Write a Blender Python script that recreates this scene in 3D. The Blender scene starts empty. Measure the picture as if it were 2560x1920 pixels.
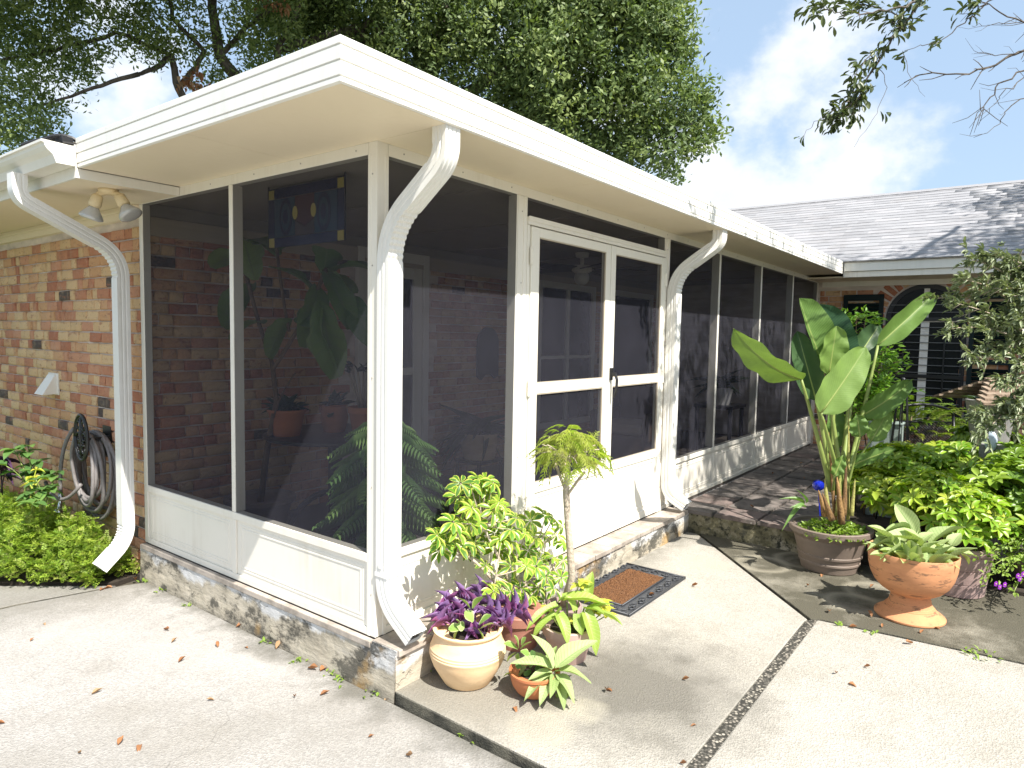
import bpy, math, random
import numpy as np
from mathutils import Vector, Matrix

random.seed(7)
RNG = np.random.default_rng(11)
S = bpy.context.scene
COL = S.collection
R = math.radians

# ------------------------------------------------------------------ camera
cam_d = bpy.data.cameras.new('camera')
cam = bpy.data.objects.new('camera', cam_d)
COL.objects.link(cam)
cam_d.sensor_width = 36.0
cam_d.lens = 23.849
cam_d.clip_end = 3000
_yaw, _pit, _rol = R(37.1902), R(-4.07), R(1.0627)
_f = Vector((math.cos(_yaw) * math.cos(_pit), math.sin(_yaw) * math.cos(_pit), math.sin(_pit)))
_r0 = Vector((math.sin(_yaw), -math.cos(_yaw), 0))
_u0 = _r0.cross(_f)
_r = math.cos(_rol) * _r0 + math.sin(_rol) * _u0
_u = -math.sin(_rol) * _r0 + math.cos(_rol) * _u0
_m = Matrix((_r, _u, -_f)).transposed().to_4x4()
_m.translation = (-2.0461, -2.3161, 1.3999)
cam.matrix_world = _m
S.camera = cam

# ------------------------------------------------------------------ light
SUN = Vector((-0.227, -0.70, 1.0)).normalized()
sun_d = bpy.data.lights.new('sun', 'SUN')
sun_d.energy = 5.0
sun_d.angle = R(0.53)
sun_d.color = (1.0, 0.955, 0.88)
sun = bpy.data.objects.new('sun', sun_d)
sun.rotation_euler = SUN.to_track_quat('Z', 'Y').to_euler()
sun.location = (-6, -18, 26)
COL.objects.link(sun)

W = bpy.data.worlds.new('World')
S.world = W
W.use_nodes = True
wn, wl = W.node_tree.nodes, W.node_tree.links
wn.clear()
w_out = wn.new('ShaderNodeOutputWorld')
w_bg = wn.new('ShaderNodeBackground')
w_bg.inputs['Strength'].default_value = 0.118
sky = wn.new('ShaderNodeTexSky')
sky.sky_type = 'NISHITA'
sky.sun_disc = False
sky.sun_elevation = math.asin(SUN.z)
sky.sun_rotation = math.atan2(SUN.x, SUN.y)
sky.altitude = 0
sky.air_density = 1.0
sky.dust_density = 2.2
sky.ozone_density = 1.5
# fair weather cumulus: one noise field over the whole dome
w_tc = wn.new('ShaderNodeTexCoord')
def wmath(op, a, b=None, c=None, clamp=False):
    n = wn.new('ShaderNodeMath'); n.operation = op; n.use_clamp = clamp
    for i, v in enumerate((a, b, c)):
        if v is None: continue
        if isinstance(v, (int, float)): n.inputs[i].default_value = v
        else: wl.new(v, n.inputs[i])
    return n.outputs[0]
w_n1 = wn.new('ShaderNodeTexNoise')
w_n1.inputs['Scale'].default_value = 2.3
w_n1.inputs['Detail'].default_value = 9
w_n1.inputs['Roughness'].default_value = 0.56
w_map = wn.new('ShaderNodeMapping')
w_map.inputs['Location'].default_value = (5.3, 2.9, 0.0)
w_map.inputs['Rotation'].default_value = (0, 0, R(8.5))
wl.new(w_tc.outputs['Generated'], w_map.inputs[0])
w_map.inputs['Scale'].default_value = (1, 1, 1.35)
wl.new(w_map.outputs[0], w_n1.inputs['Vector'])
w_mr = wn.new('ShaderNodeMapRange')
w_mr.interpolation_type = 'SMOOTHSTEP'
w_mr.inputs['From Min'].default_value = 0.50
w_mr.inputs['From Max'].default_value = 0.60
wl.new(w_n1.outputs['Fac'], w_mr.inputs['Value'])
w_mix = wn.new('ShaderNodeMixRGB')
wl.new(wmath('MULTIPLY', w_mr.outputs[0], 0.85), w_mix.inputs['Fac'])
w_cc = wn.new('ShaderNodeMixRGB')
wl.new(wmath('MULTIPLY', wmath('SUBTRACT', w_n1.outputs['Fac'], .56), 9.0, clamp=True), w_cc.inputs['Fac'])
w_cc.inputs['Color1'].default_value = (5.3, 5.35, 5.4, 1); w_cc.inputs['Color2'].default_value = (4.5, 4.65, 4.95, 1)
wl.new(w_cc.outputs[0], w_mix.inputs['Color2'])
w_hz = wn.new('ShaderNodeMixRGB')      # humid summer air: the whole dome is paler than the clean sky model
w_hz.inputs['Fac'].default_value = 0.62
wl.new(sky.outputs[0], w_hz.inputs['Color1']); w_hz.inputs['Color2'].default_value = (2.75, 3.65, 4.7, 1)
wl.new(w_hz.outputs[0], w_mix.inputs['Color1'])
wl.new(w_mix.outputs[0], w_bg.inputs['Color'])
wl.new(w_bg.outputs[0], w_out.inputs['Surface'])

S.view_settings.view_transform = 'Standard'
S.view_settings.look = 'None'
S.view_settings.exposure = 0.92
S.view_settings.gamma = 1.0
S.view_settings.use_curve_mapping = False
S.render.engine = 'CYCLES'
S.cycles.max_bounces = 10
S.cycles.transparent_max_bounces = 12
S.cycles.use_denoising = True

# ------------------------------------------------------------------ helpers
class MB:
    """collects boxes, tubes, lathes ... and links them as ONE mesh object"""
    def __init__(s): s.v = []; s.f = []; s.uv = {}
    def add(s, verts, faces):
        o = len(s.v)
        s.v += [tuple(p) for p in verts]
        s.f += [tuple(i + o for i in q) for q in faces]
        return s
    def box(s, a, b):
        (x0, y0, z0), (x1, y1, z1) = a, b
        return s.add([(x0,y0,z0),(x1,y0,z0),(x1,y1,z0),(x0,y1,z0),(x0,y0,z1),(x1,y0,z1),(x1,y1,z1),(x0,y1,z1)],
                     [(0,3,2,1),(4,5,6,7),(0,1,5,4),(1,2,6,5),(2,3,7,6),(3,0,4,7)])
    def obox(s, c, ax, ay, az):
        c, ax, ay, az = Vector(c), Vector(ax), Vector(ay), Vector(az)
        vs = [c + i*ax + j*ay + k*az for k in (-1, 1) for (i, j) in ((-1,-1),(1,-1),(1,1),(-1,1))]
        return s.add(vs, [(0,3,2,1),(4,5,6,7),(0,1,5,4),(1,2,6,5),(2,3,7,6),(3,0,4,7)])
    def prism(s, poly, z0, z1):
        n = len(poly)
        vs = [(x, y, z0) for x, y in poly] + [(x, y, z1) for x, y in poly]
        fs = [tuple(range(n-1, -1, -1)), tuple(range(n, 2*n))]
        fs += [(i, (i+1) % n, n + (i+1) % n, n + i) for i in range(n)]
        return s.add(vs, fs)
    def lathe(s, prof, n=40, c=(0, 0, 0), wob=0.0, close=False):
        vs = []; fs = []
        for r, z in prof:
            for k in range(n):
                a = 2*math.pi*k/n
                rr = r * (1 + wob*math.sin(3*a + z*9))
                vs.append((c[0] + rr*math.cos(a), c[1] + rr*math.sin(a), c[2] + z))
        for i in range(len(prof)-1):
            for k in range(n):
                fs.append((i*n+k, i*n+(k+1) % n, (i+1)*n+(k+1) % n, (i+1)*n+k))
        fs.append(tuple(range(n-1, -1, -1)))
        if close: fs.append(tuple((len(prof)-1)*n + k for k in range(n)))
        return s.add(vs, fs)
    def tube(s, pts, rad, n=8, cap=True, squash=None):
        pts = [Vector(p) for p in pts]
        if not isinstance(rad, (list, tuple)): rad = [rad]*len(pts)
        t = (pts[1]-pts[0]).normalized()
        up = Vector((0,0,1)) if abs(t.z) < .9 else Vector((1,0,0))
        a = t.cross(up).normalized()
        vs = []; fs = []
        for i, p in enumerate(pts):
            if i == 0: t = pts[1]-pts[0]
            elif i == len(pts)-1: t = pts[-1]-pts[-2]
            else: t = pts[i+1]-pts[i-1]
            t = t.normalized() if t.length > 1e-9 else Vector((0,0,1))
            a = (a - a.dot(t)*t)
            a = a.normalized() if a.length > 1e-6 else t.orthogonal().normalized()
            b = t.cross(a)
            for k in range(n):
                w = 2*math.pi*k/n
                vs.append(p + rad[i]*(math.cos(w)*a + math.sin(w)*b))
        for i in range(len(pts)-1):
            for k in range(n):
                fs.append((i*n+k, i*n+(k+1) % n, (i+1)*n+(k+1) % n, (i+1)*n+k))
        if cap:
            fs.append(tuple(range(n-1, -1, -1)))
            fs.append(tuple((len(pts)-1)*n + k for k in range(n)))
        return s.add(vs, fs)
    def sphere(s, c, r, n=12, m=8, sc=(1,1,1)):
        vs = []; fs = []
        for i in range(m+1):
            th = math.pi*i/m
            for k in range(n):
                ph = 2*math.pi*k/n
                vs.append((c[0]+sc[0]*r*math.sin(th)*math.cos(ph), c[1]+sc[1]*r*math.sin(th)*math.sin(ph), c[2]+sc[2]*r*math.cos(th)))
        for i in range(m):
            for k in range(n):
                fs.append((i*n+k, (i+1)*n+k, (i+1)*n+(k+1) % n, i*n+(k+1) % n))
        return s.add(vs, fs)
    def mesh(s, name, mat=None, smooth=False):
        me = bpy.data.meshes.new(name)
        me.from_pydata(s.v, [], s.f)
        if mat: me.materials.append(mat)
        if smooth: me.shade_smooth()
        me.update()
        return me
    def build(s, name, mat=None, parent=None, smooth=False, bevel=0.0, auto=None):
        o = ob(name, s.mesh(name, mat, smooth), parent)
        if parent is not None:
            off = wloc(parent)
            if off.length > 1e-9:
                o.data.transform(Matrix.Translation(-off))
        if bevel:
            b = o.modifiers.new('bevel', 'BEVEL'); b.width = bevel; b.segments = 2
            b.limit_method = 'ANGLE'; b.angle_limit = R(40)
        if auto is not None and smooth:
            try: o.data.set_sharp_from_angle(angle=R(auto))
            except Exception: pass
        return o

def wloc(o):
    v = Vector((0, 0, 0))
    while o is not None:
        v = v + o.location; o = o.parent
    return v

def ob(name, data, parent=None):
    o = bpy.data.objects.new(name, data)
    COL.objects.link(o)
    if parent is not None: o.parent = parent
    return o

def tag(o, label=None, cat=None, group=None, kind=None):
    if label: o['label'] = label
    if cat: o['category'] = cat
    if group: o['group'] = group
    if kind: o['kind'] = kind
    return o

def thing(name, loc, label, cat, group=None, kind=None):
    o = bpy.data.objects.new(name, None)
    o.empty_display_size = 0.1
    o.location = loc
    COL.objects.link(o)
    return tag(o, label, cat, group, kind)

def put(name, me, M, parent):
    """link a mesh at a world matrix below an un-rotated parent"""
    o = ob(name, me, parent)
    M = M.copy()
    M.translation = M.translation - wloc(parent)
    o.matrix_basis = M
    return o

# ------------------------------------------------------------------ material helpers
class NT:
    def __init__(s, name):
        s.m = bpy.data.materials.new(name); s.m.use_nodes = True
        s.n, s.l = s.m.node_tree.nodes, s.m.node_tree.links
        s.n.clear()
        s.out = s.n.new('ShaderNodeOutputMaterial')
    def node(s, t, **kw):
        n = s.n.new(t)
        for k, v in kw.items():
            if hasattr(n, k): setattr(n, k, v)
        return n
    def set(s, sock, v):
        if v is None: return
        if hasattr(v, 'is_linked') or hasattr(v, 'links'): s.l.new(v, sock)
        elif isinstance(v, (tuple, list)) and len(v) == 3 and sock.type == 'RGBA': sock.default_value = (*v, 1)
        else: sock.default_value = v
    def math(s, op, a, b=None, c=None, clamp=False):
        n = s.node('ShaderNodeMath', operation=op, use_clamp=clamp)
        for i, v in enumerate((a, b, c)): s.set(n.inputs[i], v)
        return n.outputs[0]
    def mix(s, f, a, b, mode='MIX'):
        n = s.node('ShaderNodeMixRGB', blend_type=mode)
        s.set(n.inputs[0], f); s.set(n.inputs[1], a); s.set(n.inputs[2], b)
        return n.outputs[0]
    def noise(s, scale, detail=4, rough=.55, vec=None, dist=0.0):
        n = s.node('ShaderNodeTexNoise')
        n.inputs['Scale'].default_value = scale; n.inputs['Detail'].default_value = detail
        n.inputs['Roughness'].default_value = rough; n.inputs['Distortion'].default_value = dist
        if vec is not None: s.l.new(vec, n.inputs['Vector'])
        return n.outputs['Fac']
    def voro(s, scale, feat='F1', vec=None, out='Distance'):
        n = s.node('ShaderNodeTexVoronoi', feature=feat)
        n.inputs['Scale'].default_value = scale
        if vec is not None: s.l.new(vec, n.inputs['Vector'])
        return n.outputs[out]
    def ramp(s, f, stops, interp='LINEAR'):
        n = s.node('ShaderNodeValToRGB')
        cr = n.color_ramp; cr.interpolation = interp
        while len(cr.elements) < len(stops): cr.elements.new(0.5)
        for e, (p, c) in zip(cr.elements, stops):
            e.position = p; e.color = (*c, 1) if len(c) == 3 else c
        s.l.new(f, n.inputs[0])
        return n.outputs[0]
    def rng(s, v, a, b, c=0.0, d=1.0):
        n = s.node('ShaderNodeMapRange')
        s.l.new(v, n.inputs['Value'])
        for k, x in zip(('From Min', 'From Max', 'To Min', 'To Max'), (a, b, c, d)): n.inputs[k].default_value = x
        return n.outputs[0]
    def pos(s): return s.node('ShaderNodeNewGeometry').outputs['Position']
    def obj(s): return s.node('ShaderNodeTexCoord').outputs['Object']
    def scale(s, v, xyz):
        n = s.node('ShaderNodeMapping'); s.l.new(v, n.inputs[0]); n.inputs['Scale'].default_value = xyz
        return n.outputs[0]
    def bump(s, h, strength=.3, dist=.01):
        n = s.node('ShaderNodeBump')
        n.inputs['Strength'].default_value = strength; n.inputs['Distance'].default_value = dist
        s.l.new(h, n.inputs['Height'])
        return n.outputs[0]
    def bsdf(s, col, rough=.5, metal=0.0, normal=None, spec=None, coat=None, trans=None):
        n = s.node('ShaderNodeBsdfPrincipled')
        s.set(n.inputs['Base Color'], col); s.set(n.inputs['Roughness'], rough)
        n.inputs['Metallic'].default_value = metal
        if normal is not None: s.l.new(normal, n.inputs['Normal'])
        if spec is not None: n.inputs['Specular IOR Level'].default_value = spec
        if coat is not None: n.inputs['Coat Weight'].default_value = coat
        return n.outputs[0]
    def done(s, sh):
        s.l.new(sh, s.out.inputs['Surface']); return s.m

def plain(name, col, rough=.5, metal=0.0, var=.06, scale=12, bump=.0, spec=None):
    t = NT(name)
    n = t.noise(scale, 5)
    c = t.mix(1.0, col, t.rng(n, .3, .7, 1-var, 1+var), 'MULTIPLY')
    nm = t.bump(t.noise(scale*8, 4), bump, .004) if bump else None
    return t.done(t.bsdf(c, rough, metal, nm, spec))

def paint(name, col, dirt=.12, rough=.38):
    """outdoor paint with faint dust and a few streaks"""
    t = NT(name)
    p = t.pos()
    n1 = t.noise(3.0, 6, .6, p)
    n2 = t.noise(1.0, 5, .6, t.scale(p, (30, 30, 1.2)))
    d = t.math('MULTIPLY', t.rng(n1, .45, .75), t.rng(n2, .4, .75))
    c = t.mix(t.math('MULTIPLY', d, dirt*4, clamp=True), col, tuple(x*y for x, y in zip(col, (.72, .68, .60))))
    r = t.rng(n1, .3, .7, rough-.06, rough+.1)
    return t.done(t.bsdf(c, r, 0, t.bump(t.noise(60, 2, .5, p), .03, .002)))

# ------------------------------------------------------------------ materials
M = {}
M['white'] = paint('almond paint', (.82, .78, .69), .17)
M['door_paint'] = paint('door paint', (.82, .785, .69), .06)
M['trim_white'] = paint('white trim paint', (.83, .80, .73), .08)
M['fascia'] = paint('fascia paint', (.84, .825, .77), .16)
M['spout'] = paint('downspout paint', (.80, .785, .74), .2, .32)
M['gutter'] = paint('gutter paint', (.80, .775, .70), .10)
M['soffit'] = paint('soffit paint', (.84, .735, .55), .05, .5)
M['housesoffit'] = paint('house soffit paint', (.84, .73, .55), .07, .55)
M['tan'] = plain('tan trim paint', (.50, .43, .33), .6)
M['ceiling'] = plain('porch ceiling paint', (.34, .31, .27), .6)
M['black_iron'] = plain('black iron', (.012, .012, .013), .32, .0, .2, 40, .2)
M['black'] = plain('black plastic', (.015, .015, .016), .45)
M['darkwood'] = plain('dark table top', (.025, .024, .028), .3)
M['glassdark'] = plain('dark window pane', (.012, .014, .015), .25, spec=.15)
M['shutter'] = plain('dark green shutter paint', (.007, .018, .018), .6, spec=.25)
M['chrome'] = plain('chrome', (.75, .75, .77), .15, 1.0)
M['wicker'] = plain('brown wicker', (.10, .065, .04), .7, 0, .3, 90, .6)
M['cushion'] = plain('tan cushion cloth', (.42, .36, .28), .9)
M['ceramic'] = plain('white ceramic', (.62, .61, .58), .3)
M['soil'] = plain('potting soil', (.035, .026, .018), .95, 0, .5, 60, 1.0)
M['bark'] = None
M['bulb'] = plain('floodlight glass', (.52, .52, .5), .12, .2)
M['lampbase'] = plain('yellowed plastic', (.74, .60, .36), .45)
M['hose'] = plain('grey rubber hose', (.185, .17, .165), .55, 0, .18, 25, .1)
M['yellow'] = plain('yellow glass', (.55, .45, .10), .3)
M['door_glass'] = plain('door pane', (.05, .05, .05), .1)

def screen_mat():
    t = NT('insect screen mesh')
    p = t.pos()
    d = t.node('ShaderNodeBsdfDiffuse')
    n = t.noise(4.0, 4, .6, p)
    t.set(d.inputs['Color'], t.mix(t.rng(n, .3, .7), (.052, .053, .068), (.072, .072, .092)))
    # round threads of the weave: fine relief well below a pixel, so glancing sun still lights the mesh
    t.l.new(t.bump(t.noise(900, 0, .5, p), 1.0, .005), d.inputs['Normal'])
    tr = t.node('ShaderNodeBsdfTransparent')
    mx = t.node('ShaderNodeMixShader')
    mx.inputs[0].default_value = .57
    t.l.new(tr.outputs[0], mx.inputs[1]); t.l.new(d.outputs[0], mx.inputs[2])
    return t.done(mx.outputs[0])
M['screen'] = screen_mat()

def brick_mat(name, attr):
    t = NT(name)
    p = t.pos()
    if attr:
        a = t.node('ShaderNodeAttribute'); a.attribute_name = 'tint'; rv = a.outputs['Fac']
    else:
        rv = t.node('ShaderNodeObjectInfo').outputs['Random']
    c = t.ramp(rv, [(0, (.66, .44, .235)), (.14, (.60, .33, .165)), (.27, (.70, .48, .265)), (.39, (.50, .215, .12)),
                    (.52, (.58, .28, .165)), (.62, (.68, .46, .25)), (.72, (.44, .165, .09)), (.82, (.62, .35, .185)),
                    (.95, (.085, .065, .055)), (.98, (.68, .49, .30))], 'CONSTANT')
    n1 = t.noise(14, 6, .65, p)
    n2 = t.noise(60, 4, .6, p)
    c = t.mix(t.rng(t.noise(26, 5, .7, p), .46, .66, 0, .42), c, t.mix(.5, c, (.68, .46, .26)))
    c = t.mix(t.rng(n1, .54, .70, 0, .55), c, t.mix(.5, c, (.62, .50, .39)))
    c = t.mix(t.math('MULTIPLY', t.rng(t.noise(9, 5, .7, t.scale(p, (1, 1, 2.5))), .56, .66), .75), c, (.36, .15, .09))
    c = t.mix(t.math('MULTIPLY', t.rng(n2, .60, .72), .7), c, (.10, .065, .05))
    return t.done(t.bsdf(c, .9, 0, t.bump(t.math('ADD', n1, t.math('MULTIPLY', n2, .8)), 1.0, .010)))
M['brick'] = brick_mat('old brick', False)
M['brick_rest'] = brick_mat('old brick far', True)
M['mortar'] = plain('mortar', (.68, .585, .51), .95, 0, .25, 30, .8)

def concrete_mat(name, base, speck=.5, dirt=0.35, stain=None):
    t = NT(name)
    p = t.pos()
    big = t.noise(.9, 5, .6, p)
    mid = t.noise(5, 6, .65, p)
    v = t.node('ShaderNodeTexVoronoi', feature='F1')
    v.inputs['Scale'].default_value = 135
    t.l.new(p, v.inputs['Vector'])
    agg = t.node('ShaderNodeSeparateColor'); t.l.new(v.outputs['Color'], agg.inputs[0])
    fine = t.noise(210, 3, .6, p)
    c = t.mix(t.math('MULTIPLY', t.rng(agg.outputs[0], .1, .9), speck), tuple(x*1.12 for x in base), tuple(x*.62 for x in base))
    c = t.mix(t.rng(fine, .58, .7, 0, .45), c, tuple(x*.36 for x in base))
    c = t.mix(t.math('MULTIPLY', t.rng(mid, .5, .75), dirt*.8), c, tuple(x*y for x, y in zip(base, (.55, .53, .48))))
    c = t.mix(t.math('MULTIPLY', t.rng(big, .48, .68), dirt), c, tuple(x*y for x, y in zip(base, (.60, .57, .50))))
    c = t.mix(t.math('MULTIPLY', t.rng(big, .5, .3), .5), c, tuple(min(1, x*1.15) for x in base))
    if stain:
        c = stain(t, p, c)
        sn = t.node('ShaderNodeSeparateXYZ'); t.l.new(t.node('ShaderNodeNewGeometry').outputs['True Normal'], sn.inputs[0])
        c = t.mix(t.rng(sn.outputs[2], .3, .6, 1, 0), c, t.mix(t.rng(mid, .45, .6), (.035, .034, .026), (.13, .12, .09)))   # vertical faces darker and blotched
    h = t.math('ADD', t.math('MULTIPLY', v.outputs['Distance'], 1.2), t.math('MULTIPLY', fine, .7))
    return t.done(t.bsdf(c, .93, 0, t.bump(h, .55, .006)))
def soft_disc(t, p, cx, cy, r, soft, wob=.08):
    sx = t.node('ShaderNodeSeparateXYZ'); t.l.new(p, sx.inputs[0])
    dx = t.math('SUBTRACT', sx.outputs[0], cx); dy = t.math('SUBTRACT', sx.outputs[1], cy)
    d = t.math('SQRT', t.math('ADD', t.math('MULTIPLY', dx, dx), t.math('MULTIPLY', dy, dy)))
    d = t.math('ADD', d, t.math('MULTIPLY', t.math('SUBTRACT', t.noise(5, 4, .6, p), .5), wob))
    return t.rng(d, r-soft, r+soft, 1, 0)
def slab_stain(t, p, c):
    # damp dark halo round the pots with the clean discs where pots once stood
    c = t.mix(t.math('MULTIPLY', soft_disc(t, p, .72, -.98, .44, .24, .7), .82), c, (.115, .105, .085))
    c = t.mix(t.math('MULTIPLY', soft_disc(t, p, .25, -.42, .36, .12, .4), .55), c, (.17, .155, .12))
    for (x, y, r) in ((.37, -.89, .10), (.15, -.83, .135), (2.54, -.58, .17)):
        c = t.mix(t.math('MULTIPLY', soft_disc(t, p, x, y, r, .022, .09), t.rng(t.noise(7, 5, .6, p), .3, .7, .25, .85)), c, (.40, .365, .29))
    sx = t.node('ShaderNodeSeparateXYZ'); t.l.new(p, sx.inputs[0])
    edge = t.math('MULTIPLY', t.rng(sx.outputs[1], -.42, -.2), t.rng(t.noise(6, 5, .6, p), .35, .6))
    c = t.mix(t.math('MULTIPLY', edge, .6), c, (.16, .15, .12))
    return c
def bed_stain_shade(t, p, c):
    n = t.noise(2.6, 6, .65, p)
    c = t.mix(t.rng(n, .34, .52, .25, .95), c, (.075, .068, .046))  # stain, plus the shade of tree and plants mixed into the colour
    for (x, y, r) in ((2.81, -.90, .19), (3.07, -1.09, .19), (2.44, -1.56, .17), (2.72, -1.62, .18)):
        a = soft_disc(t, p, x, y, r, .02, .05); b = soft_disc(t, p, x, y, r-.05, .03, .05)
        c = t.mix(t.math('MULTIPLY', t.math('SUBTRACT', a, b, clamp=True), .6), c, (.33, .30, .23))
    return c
def drive_stain(t, p, c):
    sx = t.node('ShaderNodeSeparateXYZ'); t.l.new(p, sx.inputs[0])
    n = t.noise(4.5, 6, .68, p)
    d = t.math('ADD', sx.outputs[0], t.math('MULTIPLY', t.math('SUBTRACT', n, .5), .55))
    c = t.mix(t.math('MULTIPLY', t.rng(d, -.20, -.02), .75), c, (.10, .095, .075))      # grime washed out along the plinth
    d2 = t.math('ADD', sx.outputs[1], t.math('MULTIPLY', t.math('SUBTRACT', n, .5), .7))
    c = t.mix(t.math('MULTIPLY', t.rng(d2, 1.85, 2.2), .5), c, (.13, .12, .095))
    big = t.noise(.55, 6, .62, p)
    c = t.mix(t.math('MULTIPLY', t.rng(big, .52, .66), .34), c, (.19, .18, .16))
    cr = t.node('ShaderNodeTexVoronoi', feature='DISTANCE_TO_EDGE'); cr.inputs['Scale'].default_value = .75
    wn_ = t.node('ShaderNodeTexNoise'); wn_.inputs['Scale'].default_value = 2.2; wn_.inputs['Detail'].default_value = 7; t.l.new(p, wn_.inputs['Vector'])
    t.l.new(t.mix(.5, p, wn_.outputs['Color'], 'ADD'), cr.inputs['Vector'])
    hair = t.math('MULTIPLY', t.rng(cr.outputs['Distance'], 0, .0035, 1, 0), t.rng(t.noise(1.1, 2, .5, p), .52, .56))
    return t.mix(t.math('MULTIPLY', hair, .3), c, (.07, .065, .055))
M['drive'] = concrete_mat('driveway concrete', (.375, .357, .335), .62, .45, drive_stain)
M['slab'] = concrete_mat('walk slab concrete', (.385, .36, .315), .6, .46, slab_stain)
M['bedslab'] = concrete_mat('stained and shaded slab concrete', (.27, .25, .20), .4, .5, bed_stain_shade)

def old_step_mat():
    t = NT('old stained step concrete')
    p = t.pos()
    pz = t.scale(p, (1, 1, 3.6))
    n1 = t.noise(3.2, 7, .68, pz)
    n2 = t.noise(11, 6, .7, pz)
    n3 = t.noise(40, 5, .6, p)
    sz = t.node('ShaderNodeSeparateXYZ'); t.l.new(p, sz.inputs[0])
    band = t.math('ADD', sz.outputs[2], t.math('MULTIPLY', t.math('SUBTRACT', t.noise(2.3, 6, .65, t.scale(p, (1, 1, .5))), .5), .42))
    white = t.ramp(n2, [(.3, (.42, .41, .39)), (.5, (.58, .575, .56)), (.7, (.64, .64, .645))])          # old limewash left on the upper course
    cream = t.ramp(n1, [(.30, (.22, .195, .155)), (.45, (.40, .355, .275)), (.6, (.52, .465, .37)), (.75, (.44, .41, .36))])
    c = t.mix(t.rng(band, -.085, -.06), cream, white)
    c = t.mix(t.math('MULTIPLY', t.rng(t.noise(3.4, 9, .74, t.scale(p, (1.1, 1.1, 2.0))), .50, .58), .88), c, (.06, .056, .045))   # mildew
    c = t.mix(t.math('MULTIPLY', t.rng(t.noise(2.0, 4, .6, p), .6, .68), .75), c, (.44, .27, .09))
    cr = t.node('ShaderNodeTexVoronoi', feature='DISTANCE_TO_EDGE')
    cr.inputs['Scale'].default_value = 3.2
    _wn = t.node('ShaderNodeTexNoise'); _wn.inputs['Scale'].default_value = 7; _wn.inputs['Detail'].default_value = 5; t.l.new(p, _wn.inputs['Vector'])
    w = t.mix(.45, pz, _wn.outputs['Color'], 'ADD')
    t.l.new(w, cr.inputs['Vector'])
    crack = t.math('MULTIPLY', t.rng(cr.outputs['Distance'], .0, .014, 1, 0), t.rng(t.noise(2.4, 3, .6, p), .5, .56))
    c = t.mix(t.math('MULTIPLY', crack, .75), c, (.03, .028, .024))
    h = t.math('SUBTRACT', t.math('ADD', n2, t.math('MULTIPLY', n3, .5)), crack)
    return t.done(t.bsdf(c, .95, 0, t.bump(h, .6, .008)))
M['oldstep'] = old_step_mat()

def mossy_mat():
    t = NT('mossy step concrete')
    p = t.pos()
    n1 = t.noise(5, 7, .68, p); n2 = t.noise(22, 6, .65, p)
    c = t.ramp(n1, [(.35, (.05, .047, .03)), (.48, (.16, .145, .085)), (.58, (.30, .27, .19)), (.70, (.42, .39, .32))])
    c = t.mix(t.rng(n2, .5, .62), c, (.035, .035, .025))
    return t.done(t.bsdf(c, .95, 0, t.bump(t.math('ADD', n1, n2), .8, .012)))
M['mossy'] = mossy_mat()

def paver_mat():
    t = NT('slate paver')
    rv = t.node('ShaderNodeObjectInfo').outputs['Random']
    p = t.pos()
    c = t.ramp(rv, [(0, (.17, .145, .13)), (.25, (.20, .17, .15)), (.5, (.135, .118, .108)), (.7, (.18, .135, .12)), (.88, (.21, .18, .16))], 'CONSTANT')
    n = t.noise(7, 6, .65, p); n2 = t.noise(35, 5, .6, p)
    c = t.mix(t.rng(n, .44, .60, 0, .8), c, (.07, .062, .054))
    c = t.mix(t.rng(n2, .6, .7, 0, .4), c, (.36, .33, .29))
    return t.done(t.bsdf(c, .82, 0, t.bump(t.math('ADD', n, n2), .5, .006)))
M['paver'] = paver_mat()

def pebble_mat():
    t = NT('pebble joint')
    p = t.pos()
    v = t.node('ShaderNodeTexVoronoi', feature='F1'); v.inputs['Scale'].default_value = 75
    t.l.new(p, v.inputs['Vector'])
    sc = t.node('ShaderNodeSeparateColor'); t.l.new(v.outputs['Color'], sc.inputs[0])
    c = t.ramp(sc.outputs[0], [(0, (.06, .055, .045)), (.4, (.13, .12, .10)), (.7, (.26, .23, .19)), (.9, (.42, .38, .31))])
    c = t.mix(t.rng(v.outputs['Distance'], .3, .6), c, (.03, .028, .022))
    return t.done(t.bsdf(c, .9, 0, t.bump(v.outputs['Distance'], -.9, .012)))
M['pebble'] = pebble_mat()
M['crack'] = plain('dirt filled joint', (.07, .06, .042), .95, 0, .5, 40, .8)

def shingle_mat(attr):
    t = NT('asphalt shingle' + (' far' if attr else ''))
    if attr:
        a = t.node('ShaderNodeAttribute'); a.attribute_name = 'tint'; rv = a.outputs['Fac']
    else: rv = t.node('ShaderNodeObjectInfo').outputs['Random']
    p = t.pos()
    c = t.ramp(rv, [(0, (.26, .26, .275)), (.3, (.285, .285, .30)), (.55, (.235, .235, .25)), (.75, (.305, .30, .315)), (.9, (.27, .265, .275))], 'CONSTANT')
    n = t.noise(160, 3, .6, p)
    c = t.mix(t.rng(n, .4, .65, 0, .4), c, (.36, .36, .37))
    c = t.mix(t.rng(t.noise(2.2, 5, .6, p), .5, .7, 0, .35), c, (.15, .145, .15))
    return t.done(t.bsdf(c, .92, 0, t.bump(n, .5, .004)))
M['shingle'] = shingle_mat(False)
M['shingle_rest'] = shingle_mat(True)

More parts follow.
